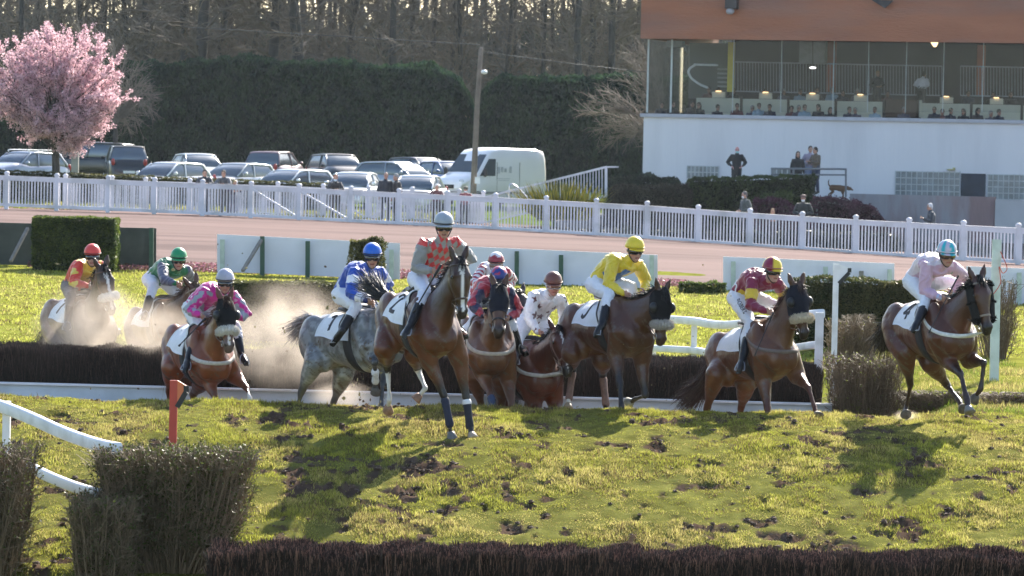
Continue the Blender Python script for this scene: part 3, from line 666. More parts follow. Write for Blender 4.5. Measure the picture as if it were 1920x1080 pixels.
def clothes(J, info, root, jac, trs, boots, jfn=None, puff=.016, voxel=.009, sc=1.0, sleeve=.96, jk_len=-.04, shoe_h=.42, jname="jacket", tname="breeches", bname="boot", rough=.45, trsfn=None, collar=True, creases=.012):
    lat, up, fr, sp, N, Pv = [info[k] for k in ('lat', 'up', 'fr', 'sp', 'N', 'Pv')]; r = lambda x: x * sc
    wd = [.155, .16, .152, .15, .165, .185, .165, .085]; dp = [.115, .12, .115, .115, .125, .13, .105, .075]
    sp2 = [Pv + (N - Pv) * jk_len - fr * .0] + sp[1:]
    sh = [loft(sp2, [lat * r(w + puff) for w in wd], [fr * r(d + puff) for d in dp], 22)]
    for side in 'lr':
        S, E, Wt = J['sh' + side], J['el' + side], J['wr' + side]; We = E * (1 - sleeve) + Wt * sleeve
        sh.append(limb([N + (S - N) * .35 - up * r(.05), S, S * .5 + E * .5, E, E * .65 + We * .35, We], [r(.070), r(.060 + puff), r(.058 + puff), r(.05 + puff), r(.046 + puff * .7), r(.034)], 14))
    if collar: sh.append(limb([N - up * r(.03), N + (J['head'] - N) * .22], [r(.075), r(.066)], 14))
    V, F = remesh(cat(*sh), voxel * sc, 2, .5); V = fold(V, F, creases * sc, nrm(up * .6 + lat * .5 + fr * .4) )
    i, t = limb_id(V, J); a = (V - Pv) @ lat; b = (V - Pv) @ up; c = (V - Pv) @ fr
    col = np.tile(np.array(jac, float), (len(V), 1))
    if jfn: col = jfn(col, i, t, a / sc, b / sc, c, V)
    col *= (.9 + .2 * fbm(V[:, 0] * 12, V[:, 2] * 12 + V[:, 1] * 5, 3))[:, None]
    o = [mk(jname, V, F, mat("silks" if rough < .6 else "woollen_coat", attr=True, rough=rough, var=.06, vs=10, bump=.25, bs=28, sheen=.3, trans=.0), root, colors=col)]
    sh = [loft([sp[0], sp[1], sp[2], sp[3]], [lat * r(w + .014) for w in (.12, .16, .155, .135)], [fr * r(d + .014) for d in (.09, .12, .115, .10)], 18)]
    for side in 'lr':
        hp, K, A = J['hp' + side], J['kn' + side], J['an' + side]; e = shoe_h
        sh.append(limb([Pv * .5 + hp * .5, hp, hp * .5 + K * .5, K, K * (1 - e) + A * e], [r(.12), r(.112), r(.09), r(.067), r(.060)], 16))
    V, F = remesh(cat(*sh), voxel * sc, 2, .5); V = fold(V, F, .010 * sc, nrm(up * .8 + lat * .6)); col = np.tile(np.array(trs, float), (len(V), 1))
    if trsfn: col = trsfn(col, V, J)
    o.append(mk(tname, V, F, mat("breech_cloth", attr=True, rough=.6, var=.04, vs=10, bump=.25, bs=30), root, colors=col))
    for side in 'lr':
        K, A, T = J['kn' + side], J['an' + side], J['to' + side]; e = shoe_h - .06; dn = nrm(A - K); fw = nrm(T - A)
        tp = K * (1 - e) + A * e
        V, F = remesh(cat(limb([tp, tp * .5 + A * .5, A], [r(.060), r(.058), r(.047)], 14),
                          limb([A - fw * r(.045) + dn * r(.03), A + fw * r(.06) + dn * r(.03), T + dn * r(.03)], [r(.042), r(.046), r(.036)], 12),
                          hexa((A + T) / 2 + dn * r(.066), (T - A) / 2 * 1.25, nrm(np.cross(fw, dn)) * r(.036), dn * r(.010))), .01 * sc, 2)
        mk(bname, V, F, mat("boot_" + str(boots), boots, .30, .15, 20, spec=.4), root)
    return o
def helmet(info, root, col, sc=1.0, hfn=None, band=(.02, .02, .03), goggles=(.015, .012, .012), peak=True, frame=(.02, .02, .025), lens_up=False, strap=True, pompom=False):
    f, s, u, H = info['f'], info['s'], info['u'], info['H']; c = H + u * .060 - f * .008; r = 1.0
    ph = np.linspace(-.16, math.pi / 2, 12); C = [c + u * .118 * math.sin(p) * sc for p in ph]
    V, F = loft(C, [f * .128 * math.cos(p) * sc + f * .001 for p in ph], [s * .108 * math.cos(p) * sc + s * .001 for p in ph], 28)
    if peak:
        th = np.radians(np.linspace(-62, 62, 15)); E0 = np.array([c - u * .015 + f * .118 * math.cos(a) + s * .100 * math.sin(a) for a in th]); E1 = np.array([c - u * .032 + f * (.118 * math.cos(a) + .052 * math.cos(a * 1.3)) + s * .108 * math.sin(a) for a in th])
        V, F = cat((V, F), strip(E0, E1, .006, np.tile(u, (15, 1))))
    q = V - c; colr = np.tile(np.array(col, float), (len(V), 1))
    if hfn: colr = hfn(colr, np.arctan2(q @ s, q @ f), (q @ u) / .118, q @ f, q @ s)
    he = mk("helmet", V, F, mat("cap_silk", attr=True, rough=.38, var=.05, vs=20, bump=.15, bs=40), root, colors=colr)
    th = np.linspace(0, 2 * math.pi, 40); bnd = np.array([c - u * .006 + f * .131 * math.cos(a) + s * .1115 * math.sin(a) for a in th])
    mk("band", *sticks(bnd[:-1], bnd[1:], .0065, .0065, 6), mat("band_" + str(band), band, .6, 0), he)
    if pompom: mk("button", *ball(c + u * .122, .012), mat("band_" + str(band), band), he)
    if goggles is not None:
        g0 = H + u * (.068 if lens_up else .004); th = np.radians(np.linspace(-68, 68, 19)); up_ = np.array([g0 + u * .030 + f * .108 * math.cos(a) + s * .088 * math.sin(a) for a in th])
        dn_ = np.array([g0 - u * (.026 - .014 * math.exp(-(a * 6) ** 2)) + f * .106 * math.cos(a) + s * .086 * math.sin(a) for a in th]); nn = np.array([nrm(f * math.cos(a) + s * math.sin(a)) for a in th])
        lens = mk("goggles", *strip(up_ + nn * .006, dn_ + nn * .006, .012, nn), mat("lens_" + str(goggles), goggles, .08, 0, spec=1.0, coat=.6), root)
        e = np.concatenate([up_, dn_[::-1], up_[:1]]) + np.concatenate([nn, nn[::-1], nn[:1]]) * .006
        mk("goggle_frame", *sticks(e[:-1], e[1:], .005, .005, 5), mat("frame_" + str(frame), frame, .5, 0), lens)
        sp_ = np.array([g0 + f * .104 * math.cos(a) + s * .0865 * math.sin(a) for a in np.radians(np.linspace(62, 298, 21))])
        W_ = u * .012; nn2 = np.array([nrm(x - g0) for x in sp_]); mk("goggle_strap", *strip(sp_ - W_ + nn2 * .006, sp_ + W_ + nn2 * .006, .006, nn2), mat("frame_" + str(frame), frame), lens)
    if strap:
        ps = spline([c - u * .02 + s * .085 + f * .01, H - u * .06 + s * .066 + f * .02, H - u * .125 + f * .045, H - u * .06 - s * .066 + f * .02, c - u * .02 - s * .085 + f * .01], 6)
        mk("chin_strap", *limb(ps, [.0065] * len(ps), 6), mat("frame_" + str(frame), frame), he)
    return he
def skin_colors(V, info, skin, stub=.0, sc=1.0):
    f, s, u, H = info['f'], info['s'], info['u'], info['H']; q = (V - H) / sc; col = np.tile(np.array(skin, float), (len(V), 1))
    a, b, c = q @ f, q @ s, q @ u; m = (a > .06) & (np.abs(b) < .026) & (np.abs(c + .066) < .010); col[m] = (.36, .12, .10)
    m = (a > .06) & (np.abs(c + .066) < .002) & (np.abs(b) < .022); col[m] = (.1, .03, .03)
    for k in (-1, 1):
        m = (a > .05) & (np.hypot(b - k * .031, (c - .002) * 1.6) < .012); col[m] = (.05, .03, .025)
        m = (a > .05) & (np.abs(b - k * .033) < .02) & (np.abs(c - .028) < .005); col[m] = (.06, .035, .02)
        m = (a > .02) & (np.hypot(b - k * .042, c + .035) < .02); col[m] = col[m] * np.array((1.12, .9, .88))
    if stub: m = (c < -.05) & (a > 0) & (np.hypot(a, b) < .12); col[m] *= (1 - stub)
    return col
RIDERS = {}
def rider(hs, name, label, px, jac, hcol, jfn=None, hfn=None, skin=(.44, .25, .18), trs=(.74, .75, .80), boots=(.012, .012, .014), goggles=(.015, .012, .012), face=None, peak=False,
          band=(.02, .02, .03), hd=None, D=None, bend=.07, cap=None, trsfn=None, cuff=None, group="jockeys crouched over the galloping horses", stirr=True, frame=(.02, .02, .025), lens_up=False):
    h = HORSES[hs]; L, xh, yh, zh, W0 = h['L'], h['xh'], h['yh'], h['zh'], h['W0']; J = {}
    J['pelvis'] = P(px['pelvis'][0], px['pelvis'][1], (L(-.42, 0, .2) - CAM) @ FW) if 'pelvis' in px else L(-.45, 0, .30)
    J['neck'] = step(J['pelvis'], *px['neck'], .47, near=True); 
    J['head'] = step(J['neck'], *px['head'], .165, near=True)
    up = nrm(J['neck'] - J['pelvis']); lat = nrm(yh - (yh @ up) * up)
    # image-left shoulder is the rider's right
    for side, sg in (('l', 1), ('r', -1)):
        S0 = J['neck'] + lat * sg * .175 - up * .07
        S = P(px['sh' + side][0], px['sh' + side][1], (S0 - CAM) @ FW); S = J['neck'] - up * .05 + nrm(S - (J['neck'] - up * .05)) * min(.185, np.linalg.norm(S - (J['neck'] - up * .05))); J['sh' + side] = S
        e = px['el' + side]; J['el' + side] = step(S, e[0], e[1], .29, near=e[2])
        w = px['wr' + side]; J['wr' + side] = step(J['el' + side], w[0], w[1], .24, near=w[2])
        J['hp' + side] = J['pelvis'] + yh * sg * .095 - zh * .02
        if px.get('kn' + side): kx = px['kn' + side]; J['kn' + side] = step_side(J['hp' + side], kx[0], kx[1], .38, W0, yh, sg * .31)
        else:
            tgt = L(-.02, sg * .34, -.12); d = tgt - J['hp' + side]; J['kn' + side] = J['hp' + side] + nrm(d) * .40
        if px.get('an' + side): ax = px['an' + side]; J['an' + side] = step_side(J['kn' + side], ax[0], ax[1], .38, W0, yh, sg * .41)
        else:
            tgt = L(-.30, sg * .42, -.45); J['an' + side] = J['kn' + side] + nrm(tgt - J['kn' + side]) * .39
        if px.get('to' + side): tx = px['to' + side]; J['to' + side] = step_side(J['an' + side], tx[0], tx[1], .15, W0, yh, sg * .44, w=.8)
        else: J['to' + side] = J['an' + side] + nrm(xh * .8 + yh * sg * .35 - zh * .35) * .15
        J['hdir' + side] = nrm(xh * .7 - zh * .35 - yh * sg * .5); J['knuck' + side] = nrm(zh * .8 + xh * .3 + yh * sg * .3)
        J['palm' + side] = 1.0 if sg > 0 else 1.0
    J['bend'] = bend
    fc = nrm(np.array(face if face is not None else xh * .8 - zh * .15 + nrm(CAM - J['head']) * .3))
    V, F, info = person_mesh(J, fc); root = empty("person", J['pelvis'] - np.array((0, 0, .1)), label, "jockey", group)
    mk("body", V, F, mat("skin", attr=True, rough=.5, var=.06, vs=40, bump=.08, bs=90, spec=.4), root, colors=skin_colors(V, info, skin))
    clothes(J, info, root, jac, trs, boots, jfn, trsfn=trsfn)
    for side in 'lr':                                                            # white cuffs
        E, Wt = J['el' + side], J['wr' + side]; a = Wt + (Wt - E) * -.02
        mk("cuff", *limb([Wt - nrm(Wt - E) * .03, Wt + nrm(Wt - E) * .005], [.037, .034], 14), mat("cuff_" + str(cuff or jac), cuff or jac, .6), root)
    helmet(info, root, hcol, hfn=hfn, goggles=goggles, peak=peak, band=band, frame=frame, lens_up=lens_up)
    # reins belong to the bridle, stirrups to the saddle
    for side, bit in (('l', h['bits'][0]), ('r', h['bits'][1])):
        hnd = J['wr' + side] + J['hdir' + side] * .09; mid = (hnd + bit) / 2 - np.array((0, 0, .03))
        ps = spline([hnd, mid, bit], 8); mk("rein", *limb(ps, [.007] * len(ps), 6), h['lea'], h['root'])
    for side in 'lr':
        A, T = J['an' + side], J['to' + side]; c = A * .35 + T * .65 + nrm(A - J['kn' + side]) * .075; s_ = nrm(np.cross(T - A, (0, 0, 1))); uu = nrm(J['kn' + side] - A)
        rg = np.array([c + s_ * .058 * math.cos(a) + uu * (.005 + .125 * max(0, math.sin(a))) for a in np.linspace(0, 2 * math.pi, 22)])
        mk("stirrup", *cat(sticks(rg[:-1], rg[1:], .007, .007, 6), bar(c - s_ * .055, c + s_ * .055, .035, .008)), mat("steel", (.5, .5, .52), .3, .05, metal=1), h['root'])
        top = L(-.22, .17 if side == 'l' else -.17, -.05); lt = c + uu * .13
        ps = spline([top, (top + lt) / 2 + yh * (.04 if side == 'l' else -.04), lt], 6); mk("stirrup_leather", *limb(ps, [.010] * len(ps), 8), mat("saddle_leather", (.02, .016, .014)), h['root'])
    RIDERS[name] = (J, info, root); return J, info, root
# ================================================================ the runners
CUSH = (.62, .60, .55)
horse("lead", "dark bay horse with white blaze and navy leg wraps, foremost on the bank", (805, 545, 40.6), (760, 547), (862, 488), (869, 592),
      dict(fr=[(820, 687), (836, 750, 1), (845, 805, 1), (847, 822, 1)], fl=[(871, 683), (875, 750, 1), (881, 800, 1), (886, 822, 1)],
           hr=[(722, 653), (727, 692, 0), (730, 750, 1), (727, 768, 0)], hl=[(773, 666), (783, 692, 0), (798, 729, 1), (780, 748, 0)]),
      coat=(.075, .028, .014), belly=(.12, .042, .02), socks=('hl', 'hr'), dark_head=.45, blaze=.019, cloth='2', wraps=(('fr', 'f', (.012, .018, .045), 0), ('fl', 'f', (.012, .015, .03), 1)), muzcol=(.03, .022, .022),
      hooves=dict(fl=(.35, .28, .22), fr=(.13, .13, .13), hl=(.25, .14, .09), hr=(.28, .16, .1)), tail=[(715, 556), (690, 530)], bridle=(.07, .045, .035), breast=None)
horse("grey", "dapple grey horse with a raised tail, half hidden behind the foremost bay", (690, 578, 43.5), (612, 590), (748, 562), (757, 655),
      dict(fr=[(700, 660), (703, 680, 1), (704, 714, 0), (703, 735, 0)], fl=[(722, 670), (718, 720, 1), (714, 765, 1), (713, 785, 1)],
           hr=[(590, 680), (564, 738, 0), (553, 790, 0), (554, 806, 0)], hl=[(645, 700), (624, 757, 0), (628, 802, 0), (632, 816, 0)]),
      coat=(.20, .205, .215), belly=(.24, .245, .235), leg=(.06, .062, .068), dapple=True, cloth='1', mane=(.25, .24, .24), wraps=(('fr', 'short', (.75, .75, .78), 0),), muzcol=(.05, .045, .045), tail=[(583, 588), (556, 622)])
horse("chestnut", "chestnut horse wearing a black hood and white sheepskin noseband, nearest the red marker", (388, 607, 44.5), (354, 607), (423, 562), (430, 655),
      dict(fr=[(399, 706), (408, 754, 1), (410, 797, 1), (412, 814, 1)], fl=[(447, 701), (462, 728, 1), (469, 747, 1), (475, 762, 1)],
           hr=[(322, 690), (317, 735, 0), (318, 787, 0), (320, 802, 0)], hl=[(381, 712), (362, 740, 0), (364, 792, 0), (366, 808, 0)]),
      coat=(.15, .052, .022), leg=(.12, .04, .018), socks=('fl',), blaze=.016, mane=(.10, .04, .018), cloth='', hood=(.012, .012, .014), eyecups=(.015, .015, .017), fleece=(.72, .69, .63), breast=(.55, .50, .45), muzcol=(.12, .08, .07))
horse("brown", "dark brown horse with a low head, black eye cups and a knitted pale noseband", (1165, 552, 43.6), (1100, 568), (1243, 546), (1240, 652),
      dict(fr=[(1154, 664), (1163, 722, 1), (1165, 766, 1), (1166, 786, 1)], fl=[(1203, 680), (1210, 742, 1), (1191, 748, 0), (1180, 757, 0)],
           hr=[(1073, 664), (1074, 694, 0), (1067, 745, 1), (1064, 766, 1)], hl=[(1126, 680), (1130, 703, 0), (1136, 757, 1), (1135, 778, 1)]),
      coat=(.065, .030, .018), belly=(.09, .038, .02), cloth='J', hood=(.010, .010, .012), eyecups=(.012, .012, .014), fleece=(.50, .46, .42), bridle=(.13, .055, .04), socks=('hr',),
      wraps=(('hr', 'f', (.20, .12, .10), 0), ('hl', 'f', (.20, .12, .10), 0)), muzcol=(.06, .028, .02), hooves=dict(fl=(.22, .21, .18), hr=(.35, .27, .18)))
horse("bay_maroon", "brown horse with black hood and cream sheepskin noseband before the white rail", (1433, 598, 43.6), (1372, 622), (1496, 536), (1509, 632),
      dict(fr=[(1431, 708), (1440, 768, 1), (1441, 805, 1), (1442, 820, 1)], fl=[(1494, 706), (1516, 727, 1), (1528, 766, 1), (1533, 782, 1)],
           hr=[(1343, 703), (1325, 768, 0), (1322, 818, 0), (1324, 832, 0)], hl=[(1399, 720), (1389, 768, 0), (1390, 818, 0), (1392, 832, 0)]),
      coat=(.095, .044, .022), leg=(.085, .028, .013), belly=(.12, .045, .018), cloth='', hood=(.012, .014, .024), eyecups=(.012, .012, .014), fleece=(.68, .58, .44), breast=(.17, .13, .11), bridle=(.10, .05, .03),
      muzcol=(.02, .014, .014), mane=(.05, .02, .012), tail=[(1318, 745), (1288, 752)])
horse("bay_right", "dark bay horse with a white breast girth and bent forelegs, farthest right", (1768, 557, 42.0), (1708, 567), (1835, 523), (1853, 622),
      dict(fr=[(1776, 674), (1801, 701, 1), (1813, 748, 1), (1817, 772, 1)], fl=[(1817, 676), (1845, 680, 1), (1838, 736, 1), (1826, 748, 0)],
           hr=[(1697, 660), (1707, 722, 0), (1699, 764, 0), (1697, 778, 1)], hl=[(1745, 680), (1776, 722, 0), (1800, 754, 1), (1805, 768, 1)]),
      coat=(.07, .028, .016), leg=(.03, .014, .012), cloth='4', breast=(.74, .72, .68), browband=(.30, .24, .2), bridle=(.05, .035, .035), cheek=(.006, .006, .007), hooves=dict(fr=(.2, .19, .18)), tail=[(1668, 600), (1655, 650)])
horse("bay_front", "bay horse in a blue-black hood and pale breastplate, seen head on beside the foremost horse", (918, 590, 44.2), (903, 592), (936, 536), (935, 627),
      dict(fr=[(906, 703), (920, 740, 1), (926, 782, 1), (928, 800, 1)], fl=[(953, 715), (960, 762, 1), (966, 803, 1), (967, 818, 1)],
           hr=[(893, 710), (903, 762, 0), (905, 805, 0), (906, 820, 0)], hl=[(945, 720), (940, 767, 0), (942, 808, 0), (943, 822, 0)]),
      coat=(.11, .055, .028), leg=(.10, .04, .02), cloth='', hood=(.014, .016, .026), breast=(.50, .42, .35), wraps=(('fr', 'f', (.04, .06, .12), 0),), muzcol=(.03, .018, .016), bridle=(.03, .025, .028))
horse("bay_low", "bay horse low on landing with its head turned behind the dark brown horse", (1001, 638, 45.0), (966, 650), (1047, 617), (1066, 700),
      dict(fr=[(1003, 758), (1006, 802, 1), (1007, 845, 1), (1008, 862, 1)], fl=[(1040, 755), (1043, 800, 1), (1044, 842, 1), (1045, 860, 1)], hr=None, hl=None),
      coat=(.09, .030, .016), cloth='', breast=(.62, .58, .52), bridle=(.22, .14, .11), browband=(.2, .13, .1), blaze=.008, hd_near=True)
horse("dark_rear", "dark horse mostly hidden behind the horse in the blue-black hood", (940, 606, 50.0), (925, 610), (972, 548), (988, 612), dict(fr=None, fl=None, hr=None, hl=None),
      coat=(.05, .035, .03), cloth='', breast=None)
horse("dust_left", "brown horse with a white noseband rising out of the dust at far left", (168, 553, 49.0), (122, 560), (193, 502), (212, 588), dict(fr=None, fl=None, hr=None, hl=None),
      coat=(.07, .035, .024), cloth='7', fleece=(.75, .72, .68), bridle=(.16, .08, .05), tail=[(96, 600), (85, 655)], blaze=.02)
horse("dust_mid", "brown horse partly hidden by the chestnut horse, second from the left in the dust", (318, 560, 49.5), (278, 575), (364, 534), (400, 612), dict(fr=None, fl=None, hr=None, hl=None),
      coat=(.10, .048, .028), cloth='', mane=(.10, .06, .04), bridle=(.35, .27, .2))

def cmask(col, m, c): col[m] = c; return col
def j_lead(col, i, t, a, b, c, V):
    red, tau = (.62, .03, .03), (.30, .27, .23)
    k = (np.floor((a * 1.25 + b * .8) / .088) + np.floor((a * 1.25 - b * .8) / .088)) % 2 < 1
    m = (i == 0) & (np.abs(a) < .155); col[m] = tau; col[m & k] = red
    s = (i > 0) & (i != 2) & (i != 4) & (t < .09); col[s] = red; return col
def j_blue(col, i, t, a, b, c, V):
    w = (.78, .78, .84); m = ((i == 1) | (i == 3)) & (t > .25) & (t < .62) & (np.sin(V[:, 2] * 30) > -.7); col[m] = w
    m = ((i == 2) | (i == 4)) & (t > .45); col[m] = w; m = ((i == 2) | (i == 4)) & (t > .8) & ((t * 30 % 2) < 1); col[m] = (.01, .02, .12)
    m = (i == 0) & (c > 0) & stars(a, b, [(.02, .22, .17)], 0); col[m] = (.74, .64, .70); return col
def j_pink(col, i, t, a, b, c, V):
    n = vnoise(V[:, 0] * 17 + 3, V[:, 2] * 17 + V[:, 1] * 9); g = (.30, .33, .38)
    col[(n > .60) & (i > 0)] = g; col[(n > .68) & (i == 0) & (c > .0)] = g; col[(n < .16) & (i > 0)] = (.70, .35, .5); return col
def j_red(col, i, t, a, b, c, V):
    y = (.80, .55, .08); n = vnoise(V[:, 0] * 16 + 9, V[:, 2] * 16 + V[:, 1] * 9); col[(i > 0) & (n > .58)] = y; col[(i == 0) & (np.abs(a) < .11) & (b > .15)] = y
    col[(i == 0) & (np.abs(a) < .16) & (np.abs(a) > .11)] = (.72, .05, .03); return col
def j_green(col, i, t, a, b, c, V): col[i > 0] = (.09, .10, .16); return col
def j_wr(col, i, t, a, b, c, V):
    r = (.38, .02, .05); col[(i > 0) & ((t * 4) % 1 < .5)] = r; col[(i == 0) & (np.abs(a) > .12) & ((b * 9) % 1 < .5)] = r; return col
def j_br(col, i, t, a, b, c, V):
    n = vnoise(V[:, 0] * 11 + 2, V[:, 2] * 11 + V[:, 1] * 5); r = (.42, .02, .04); col[(i > 0) & (n > .5)] = r; col[(i == 0) & (a > 0) & (b > .3)] = r; col[(i == 0) & (a < -.08)] = r; return col
def j_star(col, i, t, a, b, c, V):
    d = (.09, .025, .03); m = (i == 0) & (c > -.02) & stars(a, b, [(0, .18, .058), (-.13, .20, .055), (.13, .19, .055), (-.10, .36, .05), (.11, .36, .05), (.055, .28, .04), (-.19, .33, .05), (.02, .05, .045)], 0); col[m] = d
    q = (V * 1.0); m = (i > 0) & stars((V[:, 0] * 5.1) % 1 - .5, (V[:, 2] * 5.1 + .2) % 1 - .5, [(0, 0, .30)], 0); col[m] = d; return col
def j_yel(col, i, t, a, b, c, V):
    bl = (.02, .13, .42); m = (i == 0) & (c > 0) & (((np.abs(a) < .045) & (b > .16) & (b < .44)) | ((np.abs(a) < .15) & (b > .16) & (b < .28))); col[m] = bl; return col
def j_mar(col, i, t, a, b, c, V):
    y = (.72, .48, .03); col[((i == 1) | (i == 3)) & (t > .35) & (t < .78)] = y; col[(i == 0) & (c > 0) & stars(a, b, [(0, .2, .15)], 0)] = y
    col[(i == 0) & (c > 0) & (np.abs(a) < .15) & (b > .10) & (b < .17)] = y; return col
def j_rgt(col, i, t, a, b, c, V):
    g = (.03, .30, .13); col[(i == 0) & stars(a, b, [(-.15, .40, .05), (.1, .36, .055), (-.05, .30, .05), (.04, .24, .04), (.16, .42, .05)], 0)] = g
    col[(i > 0) & ((vnoise(V[:, 0] * 7, V[:, 2] * 7) > .7))] = (.68, .5, .62); col[(i == 0) & (c < 0)] = (.72, .62, .68); return col
def quart(c1, c2, n=4, ph=0.0):
    def fn(col, az, h, x, y): col[(np.floor((az + ph) / (2 * math.pi / n)) % 2) == 0] = c2; return col
    return fn
def h_wr(col, az, h, x, y): col[(h > .55) & ((np.sin(az * 5) * .2 + h) > .62)] = (.75, .72, .74); return col
def h_blue_shine(col, az, h, x, y): col[h > .9] = (.25, .35, .75); return col  # paler crown: the highlight on the blue cap, painted into its colour
def h_br(col, az, h, x, y): col[(vnoise(az * 2.2 + 5, h * 3) > .58) & (h > .35)] = (.5, .03, .06); return col
def rname(name, txt, hk, kn, size, parent, off=.105, roll=0.0, t0=.45, mat_=None):
    """lettering down the outside of a thigh"""
    cu = bpy.data.curves.new(name, 'FONT'); cu.body = txt; cu.size = size; cu.extrude = .001; cu.align_x = 'CENTER'; cu.align_y = 'CENTER'
    to = bpy.data.objects.new(name, cu); COL.objects.link(to); e = to.evaluated_get(bpy.context.evaluated_depsgraph_get()); me = bpy.data.meshes.new_from_object(e); bpy.data.objects.remove(to)
    ax = nrm(kn - hk); c = hk * (1 - t0) + kn * t0; n = nrm(CAM - c); n = nrm(n - (n @ ax) * ax); up = np.cross(n, ax)
    V = np.array([c + ax * v.co.x + up * v.co.y + n * (off - v.co.y ** 2 * 4 + v.co.z) for v in me.vertices]); F = [list(p.vertices) for p in me.polygons]
    return mk(name, V, F, mat_ or mat("lettering", (.03, .04, .07), .7, 0), parent, smooth=False)

rider("lead", "lead", "jockey in taupe and red diamond silks with a silver grey cap, astride the foremost horse",
      dict(pelvis=(797, 520), neck=(828, 455), head=(832, 426), shr=(790, 456), elr=(781, 505, 1), wrr=(808, 507, 1), shl=(866, 452), ell=(884, 488, 0), wrl=(843, 494, 1), knr=(797, 547, 1), anr=(771, 607, 0), tor=(760, 626)),
      (.26, .25, .25), (.34, .37, .43), j_lead, trs=(.70, .70, .80), face=(0.1, -1, -0.099), peak=True, bend=.05)
rider("grey", "blue", "jockey in royal blue and white silks with a blue cap on the grey horse",
      dict(pelvis=(651, 549), neck=(690, 505), head=(698, 483), shr=(664, 511), elr=(658, 551, 1), wrr=(686, 564, 1), shl=(720, 512), ell=(728, 534, 0), wrl=(702, 557, 1), knr=(668, 575, 1), anr=(640, 622, 0), tor=(628, 638)),
      (.012, .07, .42), (.01, .13, .62), j_blue, h_blue_shine, face=(0.05, -1, -0.113), bend=.08, trs=(.78, .78, .82), cuff=(.01, .02, .12))
rider("chestnut", "pink", "jockey in magenta and grey patched silks with a lilac grey cap on the chestnut horse",
      dict(pelvis=(372, 574), neck=(415, 551), head=(422, 531), shr=(382, 548), elr=(351, 585, 1), wrr=(374, 591, 1), shl=(448, 556), ell=(463, 592, 0), wrl=(440, 594, 1), knr=(374, 618, 1), anr=(353, 674, 0), tor=(349, 690), knl=(441, 612, 1), anl=(452, 664, 0), tol=(460, 676)),
      (.58, .01, .25), (.38, .38, .46), j_pink, quart(0, (.45, .45, .54)), face=(0.08, -1, -0.135), goggles=(.012, .012, .014), peak=False, skin=(.40, .22, .17))
rider("brown", "yellow", "jockey in yellow silks with a blue cross and yellow cap on the dark brown horse",
      dict(pelvis=(1127, 530), neck=(1178, 492), head=(1190, 471), shr=(1150, 487), elr=(1140, 532, 1), wrr=(1168, 550, 1), shl=(1207, 499), ell=(1211, 527, 0), wrl=(1205, 547, 1), knr=(1142, 553, 1), anr=(1129, 607, 0), tor=(1118, 624), knl=(1184, 537, 1)),
      (.75, .56, .03), (.78, .58, .03), j_yel, face=(0.42, -1, -0.135), peak=True, bend=.08, skin=(.48, .27, .21), band=(.5, .38, .03))
J, inf, ro = rider("bay_maroon", "maroon", "jockey in maroon silks with yellow armbands and a quartered maroon and yellow cap",
      dict(pelvis=(1393, 553), neck=(1436, 527), head=(1448, 510), shr=(1410, 530), elr=(1408, 573, 1), wrr=(1435, 583, 1), shl=(1468, 532), ell=(1473, 556, 0), wrl=(1456, 580, 1), knr=(1408, 607, 1), anr=(1392, 674, 0), tor=(1387, 690), knl=(1450, 572, 1)),
      (.22, .008, .045), (.24, .008, .045), j_mar, quart(0, (.75, .55, .03), 4, .5), face=(0.55, -1, -0.099), peak=True, bend=.09, skin=(.50, .30, .24), band=(.35, .12, .12))
rname("lettering", "L.ROBERT", J['hpr'], J['knr'], .075, ro, off=.10, t0=.5)
rider("bay_right", "rose", "jockey in pale pink silks with green stars and a turquoise striped cap, farthest right",
      dict(pelvis=(1724, 524), neck=(1762, 500), head=(1775, 479), shr=(1737, 498), elr=(1734, 552, 1), wrr=(1763, 558, 1), shl=(1797, 500), ell=(1811, 520, 0), wrl=(1782, 550, 1), knr=(1737, 563, 1), anr=(1721, 602, 0), tor=(1714, 617), knl=(1788, 530, 1)),
      (.60, .38, .50), (.60, .50, .62), j_rgt, quart(0, (.02, .42, .50), 14), face=(0.22, -1, -0.153), peak=True, goggles=(.10, .05, .04), band=(.65, .6, .68), bend=.09, cuff=(.45, .50, .68))
rider("bay_front", "quarters", "jockey in navy and red silks ducking behind the hooded bay's head",
      dict(pelvis=(903, 556), neck=(930, 543), head=(935, 527), shr=(906, 541), elr=(885, 571, 1), wrr=(906, 591, 1), shl=(954, 547), ell=(972, 583, 0), wrl=(955, 596, 1), knr=(890, 602, 1)),
      (.012, .015, .06), (.02, .04, .22), j_br, h_br, face=(0.05, -1, -0.225))
rider("bay_low", "stars", "jockey in white silks with dark stars and a brown cap",
      dict(pelvis=(1000, 598), neck=(1028, 554), head=(1037, 536), shr=(999, 556), elr=(994, 598, 1), wrr=(1008, 622, 1), shl=(1052, 562), ell=(1060, 594, 0), wrl=(1050, 616, 1), knr=(972, 634, 1), anr=(968, 672, 0)),
      (.68, .70, .74), (.13, .045, .035), j_star, face=(0.15, -1, -0.135), peak=True, goggles=(.20, .10, .07), frame=(.5, .5, .5), bend=.04, band=(.2, .08, .06), skin=(.38, .2, .15))
rider("dark_rear", "hoops", "jockey in white silks with dark red hoops and dark red cap",
      dict(pelvis=(907, 528), neck=(927, 512), head=(930, 497), shr=(905, 507), elr=(890, 532, 1), wrr=(909, 538, 1), shl=(950, 511), ell=(962, 527, 0), wrl=(953, 538, 1)),
      (.72, .70, .72), (.30, .02, .04), j_wr, h_wr, face=(0.05, -1, -0.135), goggles=(.16, .10, .08), frame=(.35, .25, .2))
